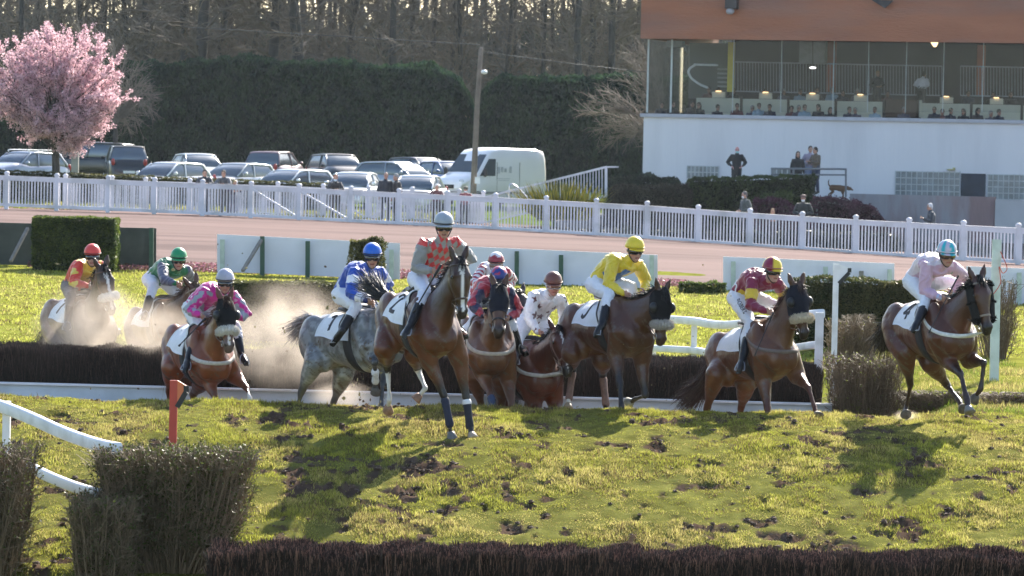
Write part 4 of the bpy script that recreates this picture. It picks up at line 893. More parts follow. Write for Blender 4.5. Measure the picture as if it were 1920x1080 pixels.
rider("dust_left", "red", "jockey in red and yellow silks with a red cap, far left",
      dict(pelvis=(142, 535), neck=(168, 501), head=(173, 482), shr=(148, 498), elr=(138, 530, 1), wrr=(164, 536, 1), shl=(192, 498), ell=(197, 518, 0), wrl=(177, 534, 1), knr=(133, 556, 1), anr=(126, 605, 0)),
      (.72, .05, .025), (.75, .06, .05), j_red, face=(0.05, -1, -0.09), trs=(.10, .09, .09), skin=(.48, .28, .22))
rider("dust_mid", "green", "jockey in green silks with slate sleeves and a green cap behind the chestnut horse",
      dict(pelvis=(294, 522), neck=(330, 505), head=(335, 489), shr=(305, 503), elr=(309, 526, 1), wrr=(329, 531, 1), shl=(353, 507), ell=(359, 523, 0), wrl=(342, 532, 1), knr=(288, 536, 1), anr=(272, 586, 0)),
      (.02, .17, .07), (.02, .28, .11), j_green, face=(0.12, -1, -0.113), peak=True, skin=(.46, .26, .2))
def whip(u0, v0, u1, v1, D, label, col=(.012, .012, .016), r=.006, dz=0.0):
    a, b = P(u0, v0, D), P(u1, v1, D + dz); m = a * .78 + b * .22
    o = mk("whip", *cat(limb([a, m], [r * 1.6, r * 1.4], 8), limb([m, b * .9 + m * .1, b], [r, r * .75, r * 1.6], 8)), mat("whip_" + str(col), col, .45))
    tag(o, label, "whip")
whip(826, 498, 776, 584, 39.9, "black whip held by the jockey on the foremost horse", r=.010)
whip(384, 598, 336, 648, 44.0, "black whip held by the jockey in magenta silks", r=.009)
whip(1450, 586, 1415, 667, 43.0, "thin dark whip held by the jockey in maroon silks")
whip(1797, 517, 1742, 623, 41.5, "thin black whip held upright by the jockey in pale pink silks")
# ================================================================ plants and barriers
def leafy(name, label, catg, samples, n, leaf, c0, c1, core=None, corec=(.012, .018, .008), parent=None, upright=.0, group=None, trans=.35, aspect=.45):
    """samples(n) -> points, outward normals"""
    Pn, Nn = samples(n); U = rdir(n) + Nn * .3; U[:, 2] += upright; U /= np.linalg.norm(U, axis=1)[:, None]; W = np.cross(U, rdir(n)); W /= np.linalg.norm(W, axis=1)[:, None] + 1e-9
    s = leaf * rng.uniform(.5, 1.4, (n, 1)); Vl, Fl = rhombs(Pn, U * s, W * s * aspect)
    t = sstep_(fbm(Pn[:, 0] * 1.9 + 3, Pn[:, 2] * 1.9 + Pn[:, 1], 3) + rng.normal(size=n) * .12, .3, .7)[:, None]; c = (np.array(c0) * (1 - t) + np.array(c1) * t) * rng.uniform(.6, 1.3, (n, 1))
    col = np.repeat(c, 4, 0)
    root = mk(name, Vl, Fl, mat("leaf", attr=True, rough=.5, var=0, trans=trans, spec=.3), parent, smooth=False, colors=col)
    if core is not None:
        mk("dark_core", *core, mat("core" + str(corec), corec, 1, .2, 2, spec=0), root, smooth=False)  # solid dark box added behind the leaves to darken the interior
    if label: tag(root, label, catg, group)
    return root
def box_sampler(A, B, th, h, zf=None, amp=.06, topf=None, faces=(.5, .25, .1, .15)):
    """hedge box from A to B (ground points of its front edge), thickness th backwards, height h or topf(s in 0..1)"""
    A, B = np.asarray(A, float), np.asarray(B, float); e = B - A; Ln = np.linalg.norm(e[:2]); e = e / Ln; bk = np.array((-e[1], e[0], 0)); bk = bk if bk[1] > 0 else -bk
    tf = topf or (lambda s: np.full_like(s, h))
    def f(n):
        s = rng.random(n); k = rng.choice(4, n, p=faces); z = rng.random(n) ** .8; d = rng.random(n)
        s = np.where(k == 3, np.where(rng.random(n) < .5, 0, 1), s); H = tf(s); P_ = A + e * (s * Ln)[:, None]; N = np.zeros((n, 3))
        d = np.where(k == 0, 0, np.where(k == 2, 1, d)); rd = max(0.0, (amp - .13)) * 12; d = np.where((k == 0) & (z > .82), rd * .45 * ((z - .82) / .18) ** 2, d); H = np.where((k == 1) & (d < .45), H - rd * 1.4 * (1 - d / .45) ** 2, H); zz = np.where(k == 1, H, H * z)
        P_ = P_ + bk * (d * th)[:, None]; P_[:, 2] += zz
        N[k == 0] = -bk; N[k == 1] = (0, 0, 1); N[k == 2] = bk; N[k == 3] = e; N[(k == 3) & (s == 0)] = -e
        o = (fbm(P_[:, 0] * 1.3 / max(amp * 6, .3), P_[:, 2] * 1.3 / max(amp * 6, .3) + P_[:, 1] * .7, 3) - .5) * amp * 4 + rng.normal(size=n) * amp * .4
        return P_ + N * o[:, None], N
    ss = np.linspace(0, 1, 24); top = tf(ss); ins = min(amp * 1.6 + .02, th * .3); a = []
    for s_, t_ in zip(ss, top):
        p = A + e * (ins + s_ * (Ln - 2 * ins)); z1 = max(t_ - ins - (.7 if amp > .13 else 0), .05); a += [p + bk * ins - (0, 0, .3), p + bk * ins + (0, 0, z1), p + bk * (th - ins) + (0, 0, z1), p + bk * (th - ins) - (0, 0, .3)]
    V = np.array(a); i = np.arange(23) * 4; F = np.concatenate([np.stack([i + k, i + (k + 1) % 4, i + 4 + (k + 1) % 4, i + 4 + k], 1) for k in range(4)] + [np.array([[0, 1, 2, 3], [92, 95, 94, 93]])])
    return f, (V, F)
def gp(u, D, dz=0.0):
    """ground point seen in column u at depth D"""
    p = P(u, 540, D)
    for _ in range(3):
        z = float(ground(p[0], p[1])); v = 540 + (p[2] - z) * FPX / D; p = P(u, v, D)
    return np.array((p[0], p[1], float(ground(p[0], p[1])) + dz))
def hedge(label, u0, u1, D0, D1, vt, th, leaf, n, c0, c1, corec=(.012, .018, .008), amp=.05, name="hedge", catg="hedge", zoff=0.0, group=None, topf=None, upright=0, vt1=None, trans=.35):
    A, B = gp(u0, D0), gp(u1, D1); A[2] += zoff; B[2] += zoff
    h0 = P(u0, vt, D0)[2] - A[2]; h1 = P(u1, vt1 if vt1 is not None else vt + (u1 - u0) * .021, D1)[2] - B[2]
    tf = topf or (lambda s: h0 + (h1 - h0) * s); f, core = box_sampler(A, B, th, 1, amp=amp, topf=tf)
    return leafy(name, label, catg, f, n, leaf, c0, c1, core, corec, group=group, upright=upright, trans=trans)
# tall clipped conifer hedges behind the car park
def thuja(label, uv, D, n):
    us = np.array([q[0] for q in uv], float); A, B = gp(us[0], D), gp(us[-1], D + 1); tops = np.array([P(u, v, D)[2] for u, v in uv]); xs = np.array([P(u, 300, D)[0] for u in us]); s0 = (xs - A[0]) / (B[0] - A[0])
    tf = lambda s: np.interp(s, s0, tops) - (A[2] + (B[2] - A[2]) * s) + (fbm(s * 22 + D, s * 0 + 2.5, 3) - .5) * .5
    f, core = box_sampler(A, B, 3.0, 1, amp=.16, topf=tf, faces=(.55, .33, .02, .10))
    def g(n):
        P_, N = f(n); H = P_[:, 2] - A[2]; return P_, N
    leafy("conifer_hedge", label, "hedge", g, n, .12, (.009, .028, .018), (.030, .062, .026), core, (.010, .016, .010), upright=1.5, trans=.5)
thuja("long dark clipped conifer hedge behind the parked cars, left of the wooden pole", [(170, 118), (225, 112), (300, 120), (400, 116), (450, 112), (520, 122), (620, 118), (680, 126), (720, 124), (760, 128), (800, 122), (835, 134), (862, 152), (880, 182), (892, 215)], 195, 120000)
thuja("dark clipped conifer hedge between the wooden pole and the grandstand", [(896, 215), (905, 180), (925, 158), (960, 142), (1000, 145), (1060, 152), (1110, 150), (1180, 146), (1240, 150), (1400, 150)], 194, 85000)
thuja("dark conifer hedge behind the blossom tree at the left edge", [(-520, 200), (-250, 215), (-90, 215), (0, 225), (80, 215), (190, 130)], 196, 80000)
# bare woodland trees
def branching(base, top, r0, nb, lb, spread, nt=7, ntw=8, rseg=.03, start=.25):
    """trunk + 3 generations; returns trunk shape, crown shape"""
    k = 8; t = np.linspace(0, 1, k); pts = base + np.outer(t, top - base) + np.concatenate([[[0, 0, 0]], rng.normal(size=(k - 1, 3)) * r0 * .5]) * np.array([1, 1, 0]); rad = r0 * (1 - .75 * t) ; trunk = limb(pts, rad, 10)
    A, B, Ra, Rb = [], [], [], []
    def seg(a, b, ra, rb): A.append(a); B.append(b); Ra.append(ra); Rb.append(rb)
    for i in range(nb):
        q = start + (1 - start) * (i + random.random()) / nb; p = np.array([np.interp(q, t, pts[:, j]) for j in range(3)]); az = random.uniform(0, 6.28); el = random.uniform(.1, .9) * spread
        d = np.array((math.cos(az) * math.cos(el), math.sin(az) * math.cos(el), math.sin(el))); L_ = lb * random.uniform(.5, 1.2) * (1.15 - q * .6); r = r0 * .30 * (1.2 - q); a = p
        for s_ in range(3):
            d2 = nrm(d + rng.normal(size=3) * .22 + np.array((0, 0, .08))); b = a + d2 * L_ / 3; seg(a, b, r * (1 - s_ * .3), r * (.7 - s_ * .3) + .008)
            for j in range(nt // 3 + 1):
                w = random.random(); c = a + (b - a) * w; e = nrm(d2 + rng.normal(size=3) * .75); l2 = L_ * random.uniform(.2, .45); c2 = c + e * l2 * .5; c3 = c2 + nrm(e + rng.normal(size=3) * .3) * l2 * .5; seg(c, c2, rseg * .6, rseg * .4); seg(c2, c3, rseg * .4, rseg * .25)
                for _ in range(ntw):
                    w = random.random(); g = c + (c3 - c) * w; h = nrm(e + rng.normal(size=3) * .8) * l2 * random.uniform(.25, .6); seg(g, g + h, rseg * .25, rseg * .12)
            a = b; d = d2
    return trunk, sticks(A, B, np.array(Ra), np.array(Rb), 3)
BARK = mat("bark_dark", (.055, .048, .042), .95, .3, 1.2, bump=.6, bs=8); TWIG = mat("bark_twig", (.14, .108, .082), .95, .25, .8); PINEB = mat("bark_pine", (.10, .075, .06), .95, .3, 1, bump=.6, bs=6)
protos = []
for k in range(7):
    H = random.uniform(17, 22); tr, cr = branching(np.zeros(3), np.array((random.uniform(-.8, .8), 0, H)), random.uniform(.22, .30), 34, 4.2, .9, nt=8, ntw=9, rseg=.055, start=.22)
    o = mk("woodland_tree", *tr, BARK); mk("crown", *cr, TWIG, o, smooth=False); protos.append(o)
def copytree(o):
    c = o.copy(); COL.objects.link(c)
    for ch in o.children: d = ch.copy(); COL.objects.link(d); d.parent = c
    return c
trunks = [(28, 214, .8), (70, 224, .6), (268, 214, 1.0), (286, 222, .6), (306, 228, .6), (322, 232, .6), (340, 212, 1.15), (362, 205, 1.5), (384, 218, .8), (405, 216, 1.0), (500, 206, 1.25), (562, 204, 1.35), (455, 228, .7), (430, 232, .6), (535, 232, .7), (598, 226, .7),
          (648, 214, .9), (662, 222, .8), (700, 228, .6), (735, 208, 1.1), (768, 222, .7), (810, 230, .7), (845, 226, .6), (858, 216, .7), (948, 228, .6), (960, 232, .6), (1015, 226, .7), (1032, 234, .6), (1080, 208, .9), (1102, 218, .8), (1112, 230, .7), (1148, 212, .9), (1158, 226, .6), (1188, 220, .7),
          (110, 232, .7), (150, 218, .8), (195, 228, .7), (232, 216, .9), (1235, 222, .7), (1290, 214, .8), (1340, 226, .7), (-20, 220, .8), (620, 234, .6), (845, 234, .6), (1060, 234, .6), (475, 222, .7)]
WT = ["slender bare woodland tree", "thick dark bare trunk", "twiggy grey bare tree", "straight bare trunk"]
for i, (u, D, sc) in enumerate(trunks):
    o = protos[i] if i < len(protos) else copytree(protos[i % len(protos)])
    p = gp(u, D); o.location = p; o.rotation_euler = (0, 0, random.uniform(0, 6.28)); s_ = sc * 1.15; o.scale = (s_, s_, 1.05)
    ref = ("above the pink blossom tree" if u < 245 else "right of the blossom tree" if u < 480 else "above the maroon hatchback" if u < 600 else "above the silver blue car" if u < 790 else "just left of the wooden pole" if u < 900 else "just right of the wooden pole" if u < 1000 else "above the right conifer hedge" if u < 1130 else "beside the grandstand roof" if u < 1205 else "seen through the grandstand glass")
    tag(o, "%s %s, in the %s row of the wood, number %s from the left" % (WT[0 if sc < .75 else 1 if sc > 1.1 else 2 if i % 2 else 3], ref, "near" if D < 215 else "middle" if D < 225 else "far", "x"), "tree", "bare trees of the wood behind the hedge")
order = sorted([(q[0], i) for i, q in enumerate(trunks)]); ords = ["%d" % (k + 1) for k in range(60)]
wt = [o for o in COL.objects if o.name.startswith("woodland_tree")]
num = {o: P(0, 0, 1)[0] for o in wt}
wt.sort(key=lambda o: o.location.x / o.location.y); names = "first second third fourth fifth sixth seventh eighth ninth tenth eleventh twelfth".split()
lbl = {}
for o in wt: o["label"] = o["label"].split(", in the")[0] + ("" if True else ""); lbl.setdefault(o["label"], []).append(o)
for k_, l in lbl.items():
    for j, o in enumerate(l):
        if len(l) > 1: o["label"] = k_ + ", " + names[j] + " such from the left"
# the depth of the wood: uncountable twigs and thin stems further back
n = 26000; x = rng.uniform(-46, 26, n); y = rng.uniform(238, 275, n); z = 3.0 + rng.uniform(2, 15, n) ; Aw = np.stack([x, y, z], 1); d = rng.normal(size=(n, 3)) * np.array((1, .5, .9)); d[:, 2] += .5; d /= np.linalg.norm(d, axis=1)[:, None]
t1 = sticks(Aw, Aw + d * rng.uniform(.5, 2.2, (n, 1)), .028, .012, 3)
n = 260; x = rng.uniform(-46, 30, n); y = rng.uniform(240, 290, n); Aw = np.stack([x, y, ground(x, y)], 1); t2 = sticks(Aw, Aw + np.stack([rng.normal(size=n) * .6, np.zeros(n), np.full(n, 22.)], 1), rng.uniform(.10, .22, n), .06, 6)
tag(mk("distant_wood", *cat(t1, t2), mat("wood_far", (.10, .09, .08), 1, .3, .3), smooth=False), "tangle of far bare stems and twigs deep in the wood", "woodland", kind="stuff")
# evergreen understorey and far canopy
def blob_cloud(name, label, spec, n, leaf, c0, c1, catg="woodland"):
    def f(n):
        k = rng.integers(0, len(spec), n); S = np.array(spec)[k]; q = rdir(n) * (rng.random((n, 1)) ** .35); return S[:, :3] + q * S[:, 3:6], q
    o = leafy(name, label, catg, f, n, leaf, c0, c1, trans=.3); o["kind"] = "stuff"; return o
sp = [];
for k in range(90): u = random.uniform(-450, 1420); D = random.uniform(262, 292); p = P(u, random.uniform(60, 170), D); sp.append((p[0], p[1], p[2], random.uniform(2, 4.5), 2.5, random.uniform(1.5, 3.2)))
blob_cloud("pine_canopy", "dim green grey evergreen foliage deep behind the bare trees", sp, 30000, .45, (.035, .045, .03), (.06, .065, .04))
# pink blossom tree
def blossom():
    D = 150; b = gp(107, D); root = empty("blossom_tree", b, "pink blossoming plum tree standing beside the parked cars", "tree")
    fork = P(104, 285, D); A, B, Ra, Rb, tips = [], [], [], [], []
    tr = limb([b - (0, 0, .3), b + (0, 0, .3), (b + fork) / 2, fork], [.24, .20, .17, .15], 12); mk("trunk", *tr, BARK, root)
    outline = [(-70, 120), (-25, 85), (10, 70), (40, 62), (75, 50), (100, 42), (130, 58), (165, 55), (195, 72), (205, 105), (240, 125), (228, 165), (245, 180), (232, 200), (212, 205), (218, 240), (195, 262), (160, 285), (60, 262), (30, 225), (-20, 215), (-60, 190)]
    op = [(u, v) for u, v in outline]
    for i in range(210):
        k = random.randrange(len(op)); u1, v1 = op[k]; u2, v2 = op[(k + 1) % len(op)]; w = random.random(); f = random.uniform(.12, 1.0) ** .6; u = (u1 + (u2 - u1) * w - 90) * f + 90; v = (v1 + (v2 - v1) * w - 190) * f + 190
        tgt = P(u, v, D + random.uniform(-1, 1) * 2.3 * math.sqrt(max(0, 1.05 - f * f * .8))); mid = fork + (tgt - fork) * .45 + np.array((0, 0, .5)) * random.random() + (tgt - fork) * np.array((-.1, 0, .05))
        ps = [fork + (mid - fork) * 0, fork * .4 + mid * .6, mid, (mid + tgt) / 2 + rng.normal(size=3) * .1, tgt]
        for j in range(4): A.append(ps[j]); B.append(ps[j + 1]); Ra.append(.055 * (1 - j * .24)); Rb.append(.055 * (1 - (j + 1) * .23))
        for j in range(9):
            q = ps[2] + (tgt - ps[2]) * random.uniform(.0, 1.0); e = q + nrm(nrm(tgt - fork) + rng.normal(size=3) * .7) * random.uniform(.25, .75); A.append(q); B.append(e); Ra.append(.012); Rb.append(.006); tips.append((q, e))
    mk("branches", *sticks(A, B, np.array(Ra), np.array(Rb), 4), BARK, root, smooth=False)
    n = 135000; k = rng.integers(0, len(tips), n); q = np.array([t[0] for t in tips])[k]; e = np.array([t[1] for t in tips])[k]; w = rng.random((n, 1)) * 1.05; C = q + (e - q) * w + rng.normal(size=(n, 3)) * .055
    U = rdir(n) * .032 * rng.uniform(.7, 1.4, (n, 1)); W = np.cross(U, rdir(n)); Vb, Fb = rhombs(C, U, W); c = np.where(rng.random((n, 1)) < .06, np.array([[.16, .05, .05]]), np.array([[.80, .55, .61]]) * rng.uniform(.75, 1.1, (n, 1)))
    mk("crown", Vb, Fb, mat("petal", attr=True, rough=.6, var=0, trans=.5, spec=.2), root, smooth=False, colors=np.repeat(c, 4, 0))
blossom()
def fan_tree(label, base, tips, D, nn=12, r=.06):
    b = base; root = empty("bare_tree", b, label, "tree"); A, B, Ra, Rb = [], [], [], []
    top = b + np.array((0, 0, 2.6)); mk("trunk", *limb([b - (0, 0, .2), b + (0, 0, 1.2), top], [.16, .13, .10], 10), BARK, root)
    for (u, v) in tips:
        t = P(u, v, D + random.uniform(-1.5, 1.5)); m = top + (t - top) * .5 + np.array((0, 0, .6)); ps = [top + (2 * m - top - t) * 0, (top + m) / 2, m, (m + t) / 2 + np.array((0, 0, .15)), t]
        for j in range(4):
            A.append(ps[j]); B.append(ps[j + 1]); Ra.append(r * (1 - .23 * j)); Rb.append(r * (1 - .23 * (j + 1)))
            for _ in range(nn):
                q = ps[j] + (ps[j + 1] - ps[j]) * random.random(); e = q + nrm(nrm(ps[j + 1] - ps[j]) + rng.normal(size=3) * .45) * random.uniform(.3, 1.0); A.append(q); B.append(e); Ra.append(.014); Rb.append(.008)
                for _ in range(3): q2 = q + (e - q) * random.random(); e2 = q2 + nrm(e - q + rng.normal(size=3) * .35) * random.uniform(.15, .5); A.append(q2); B.append(e2); Ra.append(.009); Rb.append(.005)
    mk("crown", *sticks(A, B, np.array(Ra), np.array(Rb), 3), mat("pale_twig", (.17, .14, .12), .9, .2, 3), root, smooth=False)
fan_tree("bare pale branched tree drooping beside the grandstand wall", gp(1240, 163), [(1095, 212), (1110, 190), (1120, 245), (1140, 175), (1150, 262), (1160, 228), (1150, 205), (1175, 150), (1185, 120), (1190, 95), (1205, 80), (1215, 60), (1180, 262), (1210, 160), (1225, 130), (1240, 70)], 163)
fan_tree("bare grey tree with drooping twigs just right of the blossom tree", gp(215, 172), [(285, 205), (272, 160), (262, 130), (255, 225), (240, 240), (285, 180), (210, 90), (180, 80), (235, 110), (150, 60), (265, 190)], 172)

# ---- clipped and twiggy hedges nearer the track
G1, G2 = (.045, .070, .018), (.10, .135, .03)
hedge("low clipped hedge behind the left part of the picket fence", -30, 620, 147, 147, 319, .8, .05, 16000, (.05, .055, .025), (.09, .09, .035), amp=.03, vt1=345)
hedge("square clipped green hedge block between the dark boards", 60, 214, 83, 83, 408, .9, .035, 22000, (.035, .06, .015), (.13, .17, .03), amp=.025)
hedge("clipped hedge half hidden in dust behind the chestnut horse", 425, 662, 61, 61, 530, .8, .028, 24000, (.07, .075, .03), (.12, .125, .05), (.03, .026, .015), amp=.03)
hedge("long clipped hedge behind the horse with the cream noseband", 1478, 1705, 61, 59, 522, .7, .024, 26000, (.04, .055, .018), (.12, .11, .04), (.02, .018, .01), amp=.03, vt1=530)
hedge("low green shrub at the foot of the white board", 1275, 1360, 82, 82, 530, .5, .03, 3000, G1, G2, amp=.05)
hedge("small clipped bush in front of the first white board", 656, 716, 81, 81, 452, .5, .035, 5000, (.06, .065, .02), (.16, .15, .05), amp=.05)
hedge("large dark evergreen bush left of the standing masked man", 1140, 1296, 139, 139, 306, 2.0, .07, 14000, (.022, .032, .02), (.06, .075, .045), amp=.12, topf=lambda s: 1.75 + .28 * np.sin(s * 3.14) - .55 * sstep_(s, .8, 1))
hedge("low brown grey bush in front of the dark evergreen", 1150, 1290, 136, 136, 352, 1.2, .06, 8000, (.05, .042, .03), (.08, .075, .05), amp=.10)
hedge("clipped green hedge below the glass block windows", 1285, 1515, 138, 137, 336, 1.6, .055, 16000, (.025, .04, .018), (.07, .10, .03), amp=.05, vt1=330)
hedge("short light green bush below the clipped hedge", 1430, 1485, 135, 135, 362, .8, .05, 2500, G1, (.10, .13, .04), amp=.1)
for lab, u0, u1, v0, D in (("purple heather mound left of the masked man in black", 1415, 1520, 378, 134.2), ("long purple heather bank below the dog", 1525, 1640, 372, 135.5), ("purple heather mound sloping down to the right", 1600, 1668, 388, 134.5)):
    hedge(lab, u0, u1, D, D, v0, 1.0, .05, 7000, (.085, .03, .05), (.16, .07, .095), (.03, .015, .016), amp=.12, name="heather", catg="plant", topf=lambda s, v=v0, u=(u0 + u1) / 2, D=D: (P(u, v, D)[2] - gp(u, D)[2]) * (1 - .5 * s ** 3))
# dark planting filling the slope behind the right part of the fence
hedge("dark ground cover planting along the foot of the picket fence", 985, 1665, 131.2, 126.5, 432, 1.0, .06, 22000, (.02, .026, .022), (.045, .05, .04), amp=.06, vt1=440, name="border_plants", catg="plant")
# yellow spiky plant
def spiky(label, u0, u1, vb, vt, D, n=700):
    b0, b1 = P(u0, vb, D), P(u1, vb, D); A, B, W = [], [], []
    C, H, Wd, c = [], [], [], []
    for i in range(n):
        s_ = random.random(); b = b0 + (b1 - b0) * (.15 + .7 * s_) + np.array((0, random.uniform(-.5, .5), -.5)); h = (P(u0, vt, D)[2] - b0[2] + .5) * random.uniform(.45, 1.12) * (1 - abs(s_ - .5) * .45)
        H.append(np.array(((s_ - .5) * 1.5 + random.gauss(0, .25), random.gauss(0, .2), h))); C.append(b); Wd.append(rdir(1)[0] * .06); t = random.random(); c.append(np.array((.10, .13, .03)) * (1 - t) + np.array((.62, .48, .06)) * t)
    V_, F_ = blades(np.array(C), np.array(H), np.array(Wd)); tag(mk("spiky_plant", V_, F_, mat("leaf", attr=True), smooth=False, colors=np.repeat(np.array(c), 3, 0)), label, "plant")
spiky("yellow green spiky leaved plant beside the sloping handrail", 990, 1120, 385, 335, 135)
# pink flower strip at the foot of the boards
n = 26000; x = rng.uniform(-11, 4, n); y = rng.uniform(84.4, 86.2, n) ; C = np.stack([x, y, ground(x, y) + rng.uniform(0, .16, n) * (.4 + fbm(x * 1.5, y, 2))], 1); U = rdir(n) * .028; W = np.cross(U, rdir(n))
Vv, Ff = rhombs(C, U, W); cc = np.where(rng.random((n, 1)) < .6, [[.28, .13, .17]], [[.16, .10, .07]]) * rng.uniform(.6, 1.2, (n, 1)); tag(mk("heather_strip", Vv, Ff, mat("leaf", attr=True), colors=np.repeat(cc, 4, 0), smooth=False), "low pink heather along the foot of the white boards", "plant", kind="stuff")

def twig_bush(label, base, rx, ry, h, n, tw=.0045, c0=(.10, .072, .04), c1=(.24, .17, .10), leaves=0, lc=(.22, .25, .03), name="twiggy_bush", side=1.15, group=None, flat=1.0, catg="bush"):
    """deciduous bush clipped square: stems fan from the base to a flat-topped box, each with side twigs"""
    base = np.asarray(base, float); m = n // 14; a = rng.uniform(-1, 1, (m, 2)); a = np.sign(a) * np.abs(a) ** flat
    r0 = np.stack([a[:, 0] * rx * .72 * rng.random(m) ** .4, a[:, 1] * ry * .6, np.full(m, -.05)], 1) + base; tx = a[:, 0] * rx * side * rng.uniform(.85, 1.02, m); ty = a[:, 1] * ry * rng.uniform(.85, 1.05, m)
    tz = np.where(rng.random(m) < .6, h * rng.uniform(.86, 1.0, m), h * rng.uniform(.35, 1, m)); tip = np.stack([tx, ty, tz], 1) + base; mid = r0 * .5 + tip * .5 + rng.normal(size=(m, 3)) * .04; mid[:, 2] -= .03
    A, B, Ra, Rb = [r0, mid], [mid, tip], [np.full(m, tw * 2.6), np.full(m, tw * 1.8)], [np.full(m, tw * 1.8), np.full(m, tw * .9)]
    for j in range(12):
        w = rng.uniform(.2, 1, m)[:, None]; q = np.where(w < .5, r0 + (mid - r0) * w * 2, mid + (tip - mid) * (w - .5) * 2); d = (tip - r0); d /= np.linalg.norm(d, axis=1)[:, None]; d = d + rng.normal(size=(m, 3)) * .62; d /= np.linalg.norm(d, axis=1)[:, None]
        ln = rng.uniform(.05, .19, m) * min(1.3, h) ; e = q + d * ln[:, None]; e[:, 2] = np.minimum(e[:, 2], base[2] + h * rng.uniform(.93, 1.03, m)); A.append(q); B.append(e); Ra.append(np.full(m, tw)); Rb.append(np.full(m, tw * .6))
        for _ in range(2):
            e2 = q + (e - q) * rng.uniform(.3, 1, (m, 1)); d2 = d + rng.normal(size=(m, 3)) * .55; d2[:, 2] += .25; d2 /= np.linalg.norm(d2, axis=1)[:, None]; e3 = e2 + d2 * rng.uniform(.03, .09, (m, 1)); e3[:, 2] = np.minimum(e3[:, 2], base[2] + h * rng.uniform(.95, 1.05, m)); A.append(e2); B.append(e3); Ra.append(np.full(m, tw * .7)); Rb.append(np.full(m, tw * .4))
    A, B, Ra, Rb = [np.concatenate(q) for q in (A, B, Ra, Rb)]; ok = (np.abs(A[:, 0] - base[0]) < rx * side * 1.02); A, B, Ra, Rb = A[ok], B[ok], Ra[ok], Rb[ok]
    V_, F_ = sticks(A, B, Ra, Rb, 3); t = rng.random((len(A), 1)); c = np.array(c0) * (1 - t) + np.array(c1) * t
    o = mk(name, V_, F_, mat("twigs", attr=True, rough=.7, var=0, spec=.35), smooth=False, colors=np.repeat(c, 6, 0)); tag(o, label, catg, group)
    if leaves:
        k = rng.integers(0, len(B), leaves); C = B[k]; U = rdir(leaves) * .013; W = np.cross(U, rdir(leaves)); Vv, Ff = rhombs(C, U * rng.uniform(.6, 1.5, (leaves, 1)), W); cc = np.array(lc) * rng.uniform(.5, 1.2, (leaves, 1)); mk("leaves", Vv, Ff, mat("leaf", attr=True), o, smooth=False, colors=np.repeat(cc, 4, 0))
    return o
def bush_at(label, u0, u1, vt, D, ry, n, **k):
    b = gp((u0 + u1) / 2, D); rx = (u1 - u0) / 2 / FPX * D; h = P((u0 + u1) / 2, vt, D)[2] - b[2]; return twig_bush(label, b, rx / k.get('side', 1.15), ry, h, n, **k)
bush_at("large clipped twiggy bush with the red marker behind it", 168, 482, 836, 35.3, .5, 11500, tw=.0038, leaves=22000, lc=(.085, .105, .025), c0=(.09, .068, .036), c1=(.28, .19, .12))
bush_at("lower twiggy growth at the left side of the large clipped bush", 130, 260, 925, 34.8, .45, 4500, tw=.0038, leaves=4500, lc=(.10, .12, .03), c0=(.09, .068, .036), c1=(.28, .19, .12))
bush_at("twiggy bush cut off by the left edge", -130, 66, 830, 35.0, .5, 7500, tw=.0038, leaves=6000, lc=(.10, .12, .03), c0=(.09, .068, .036), c1=(.28, .19, .12))
bush_at("twiggy bush beside the white wing post", 1545, 1690, 664, 46.6, .4, 3600, tw=.005, leaves=1200, lc=(.2, .24, .04))
bush_at("smaller twiggy bush under the white marker post", 1548, 1640, 598, 50.5, .4, 2400, tw=.005, leaves=300)
bush_at("brown twiggy tuft in front of the long hedge", 1585, 1640, 590, 56, .4, 2500, tw=.005)
bush_at("low twiggy hedge under the horse farthest right", 1672, 1830, 735, 46.4, .35, 3800, tw=.005, leaves=900, lc=(.2, .24, .04), side=1.05)
bush_at("low twiggy hedge at the right edge", 1832, 1990, 738, 46.2, .35, 3800, tw=.005, leaves=300, side=1.05)
bush_at("bare thorny bush behind the tall white post", 1825, 1905, 520, 57, .5, 900, tw=.005, side=1.3)
bush_at("thin brown bush under the white rail", 1215, 1360, 672, 50.5, .3, 4500, tw=.0045, leaves=700, lc=(.2, .22, .05))

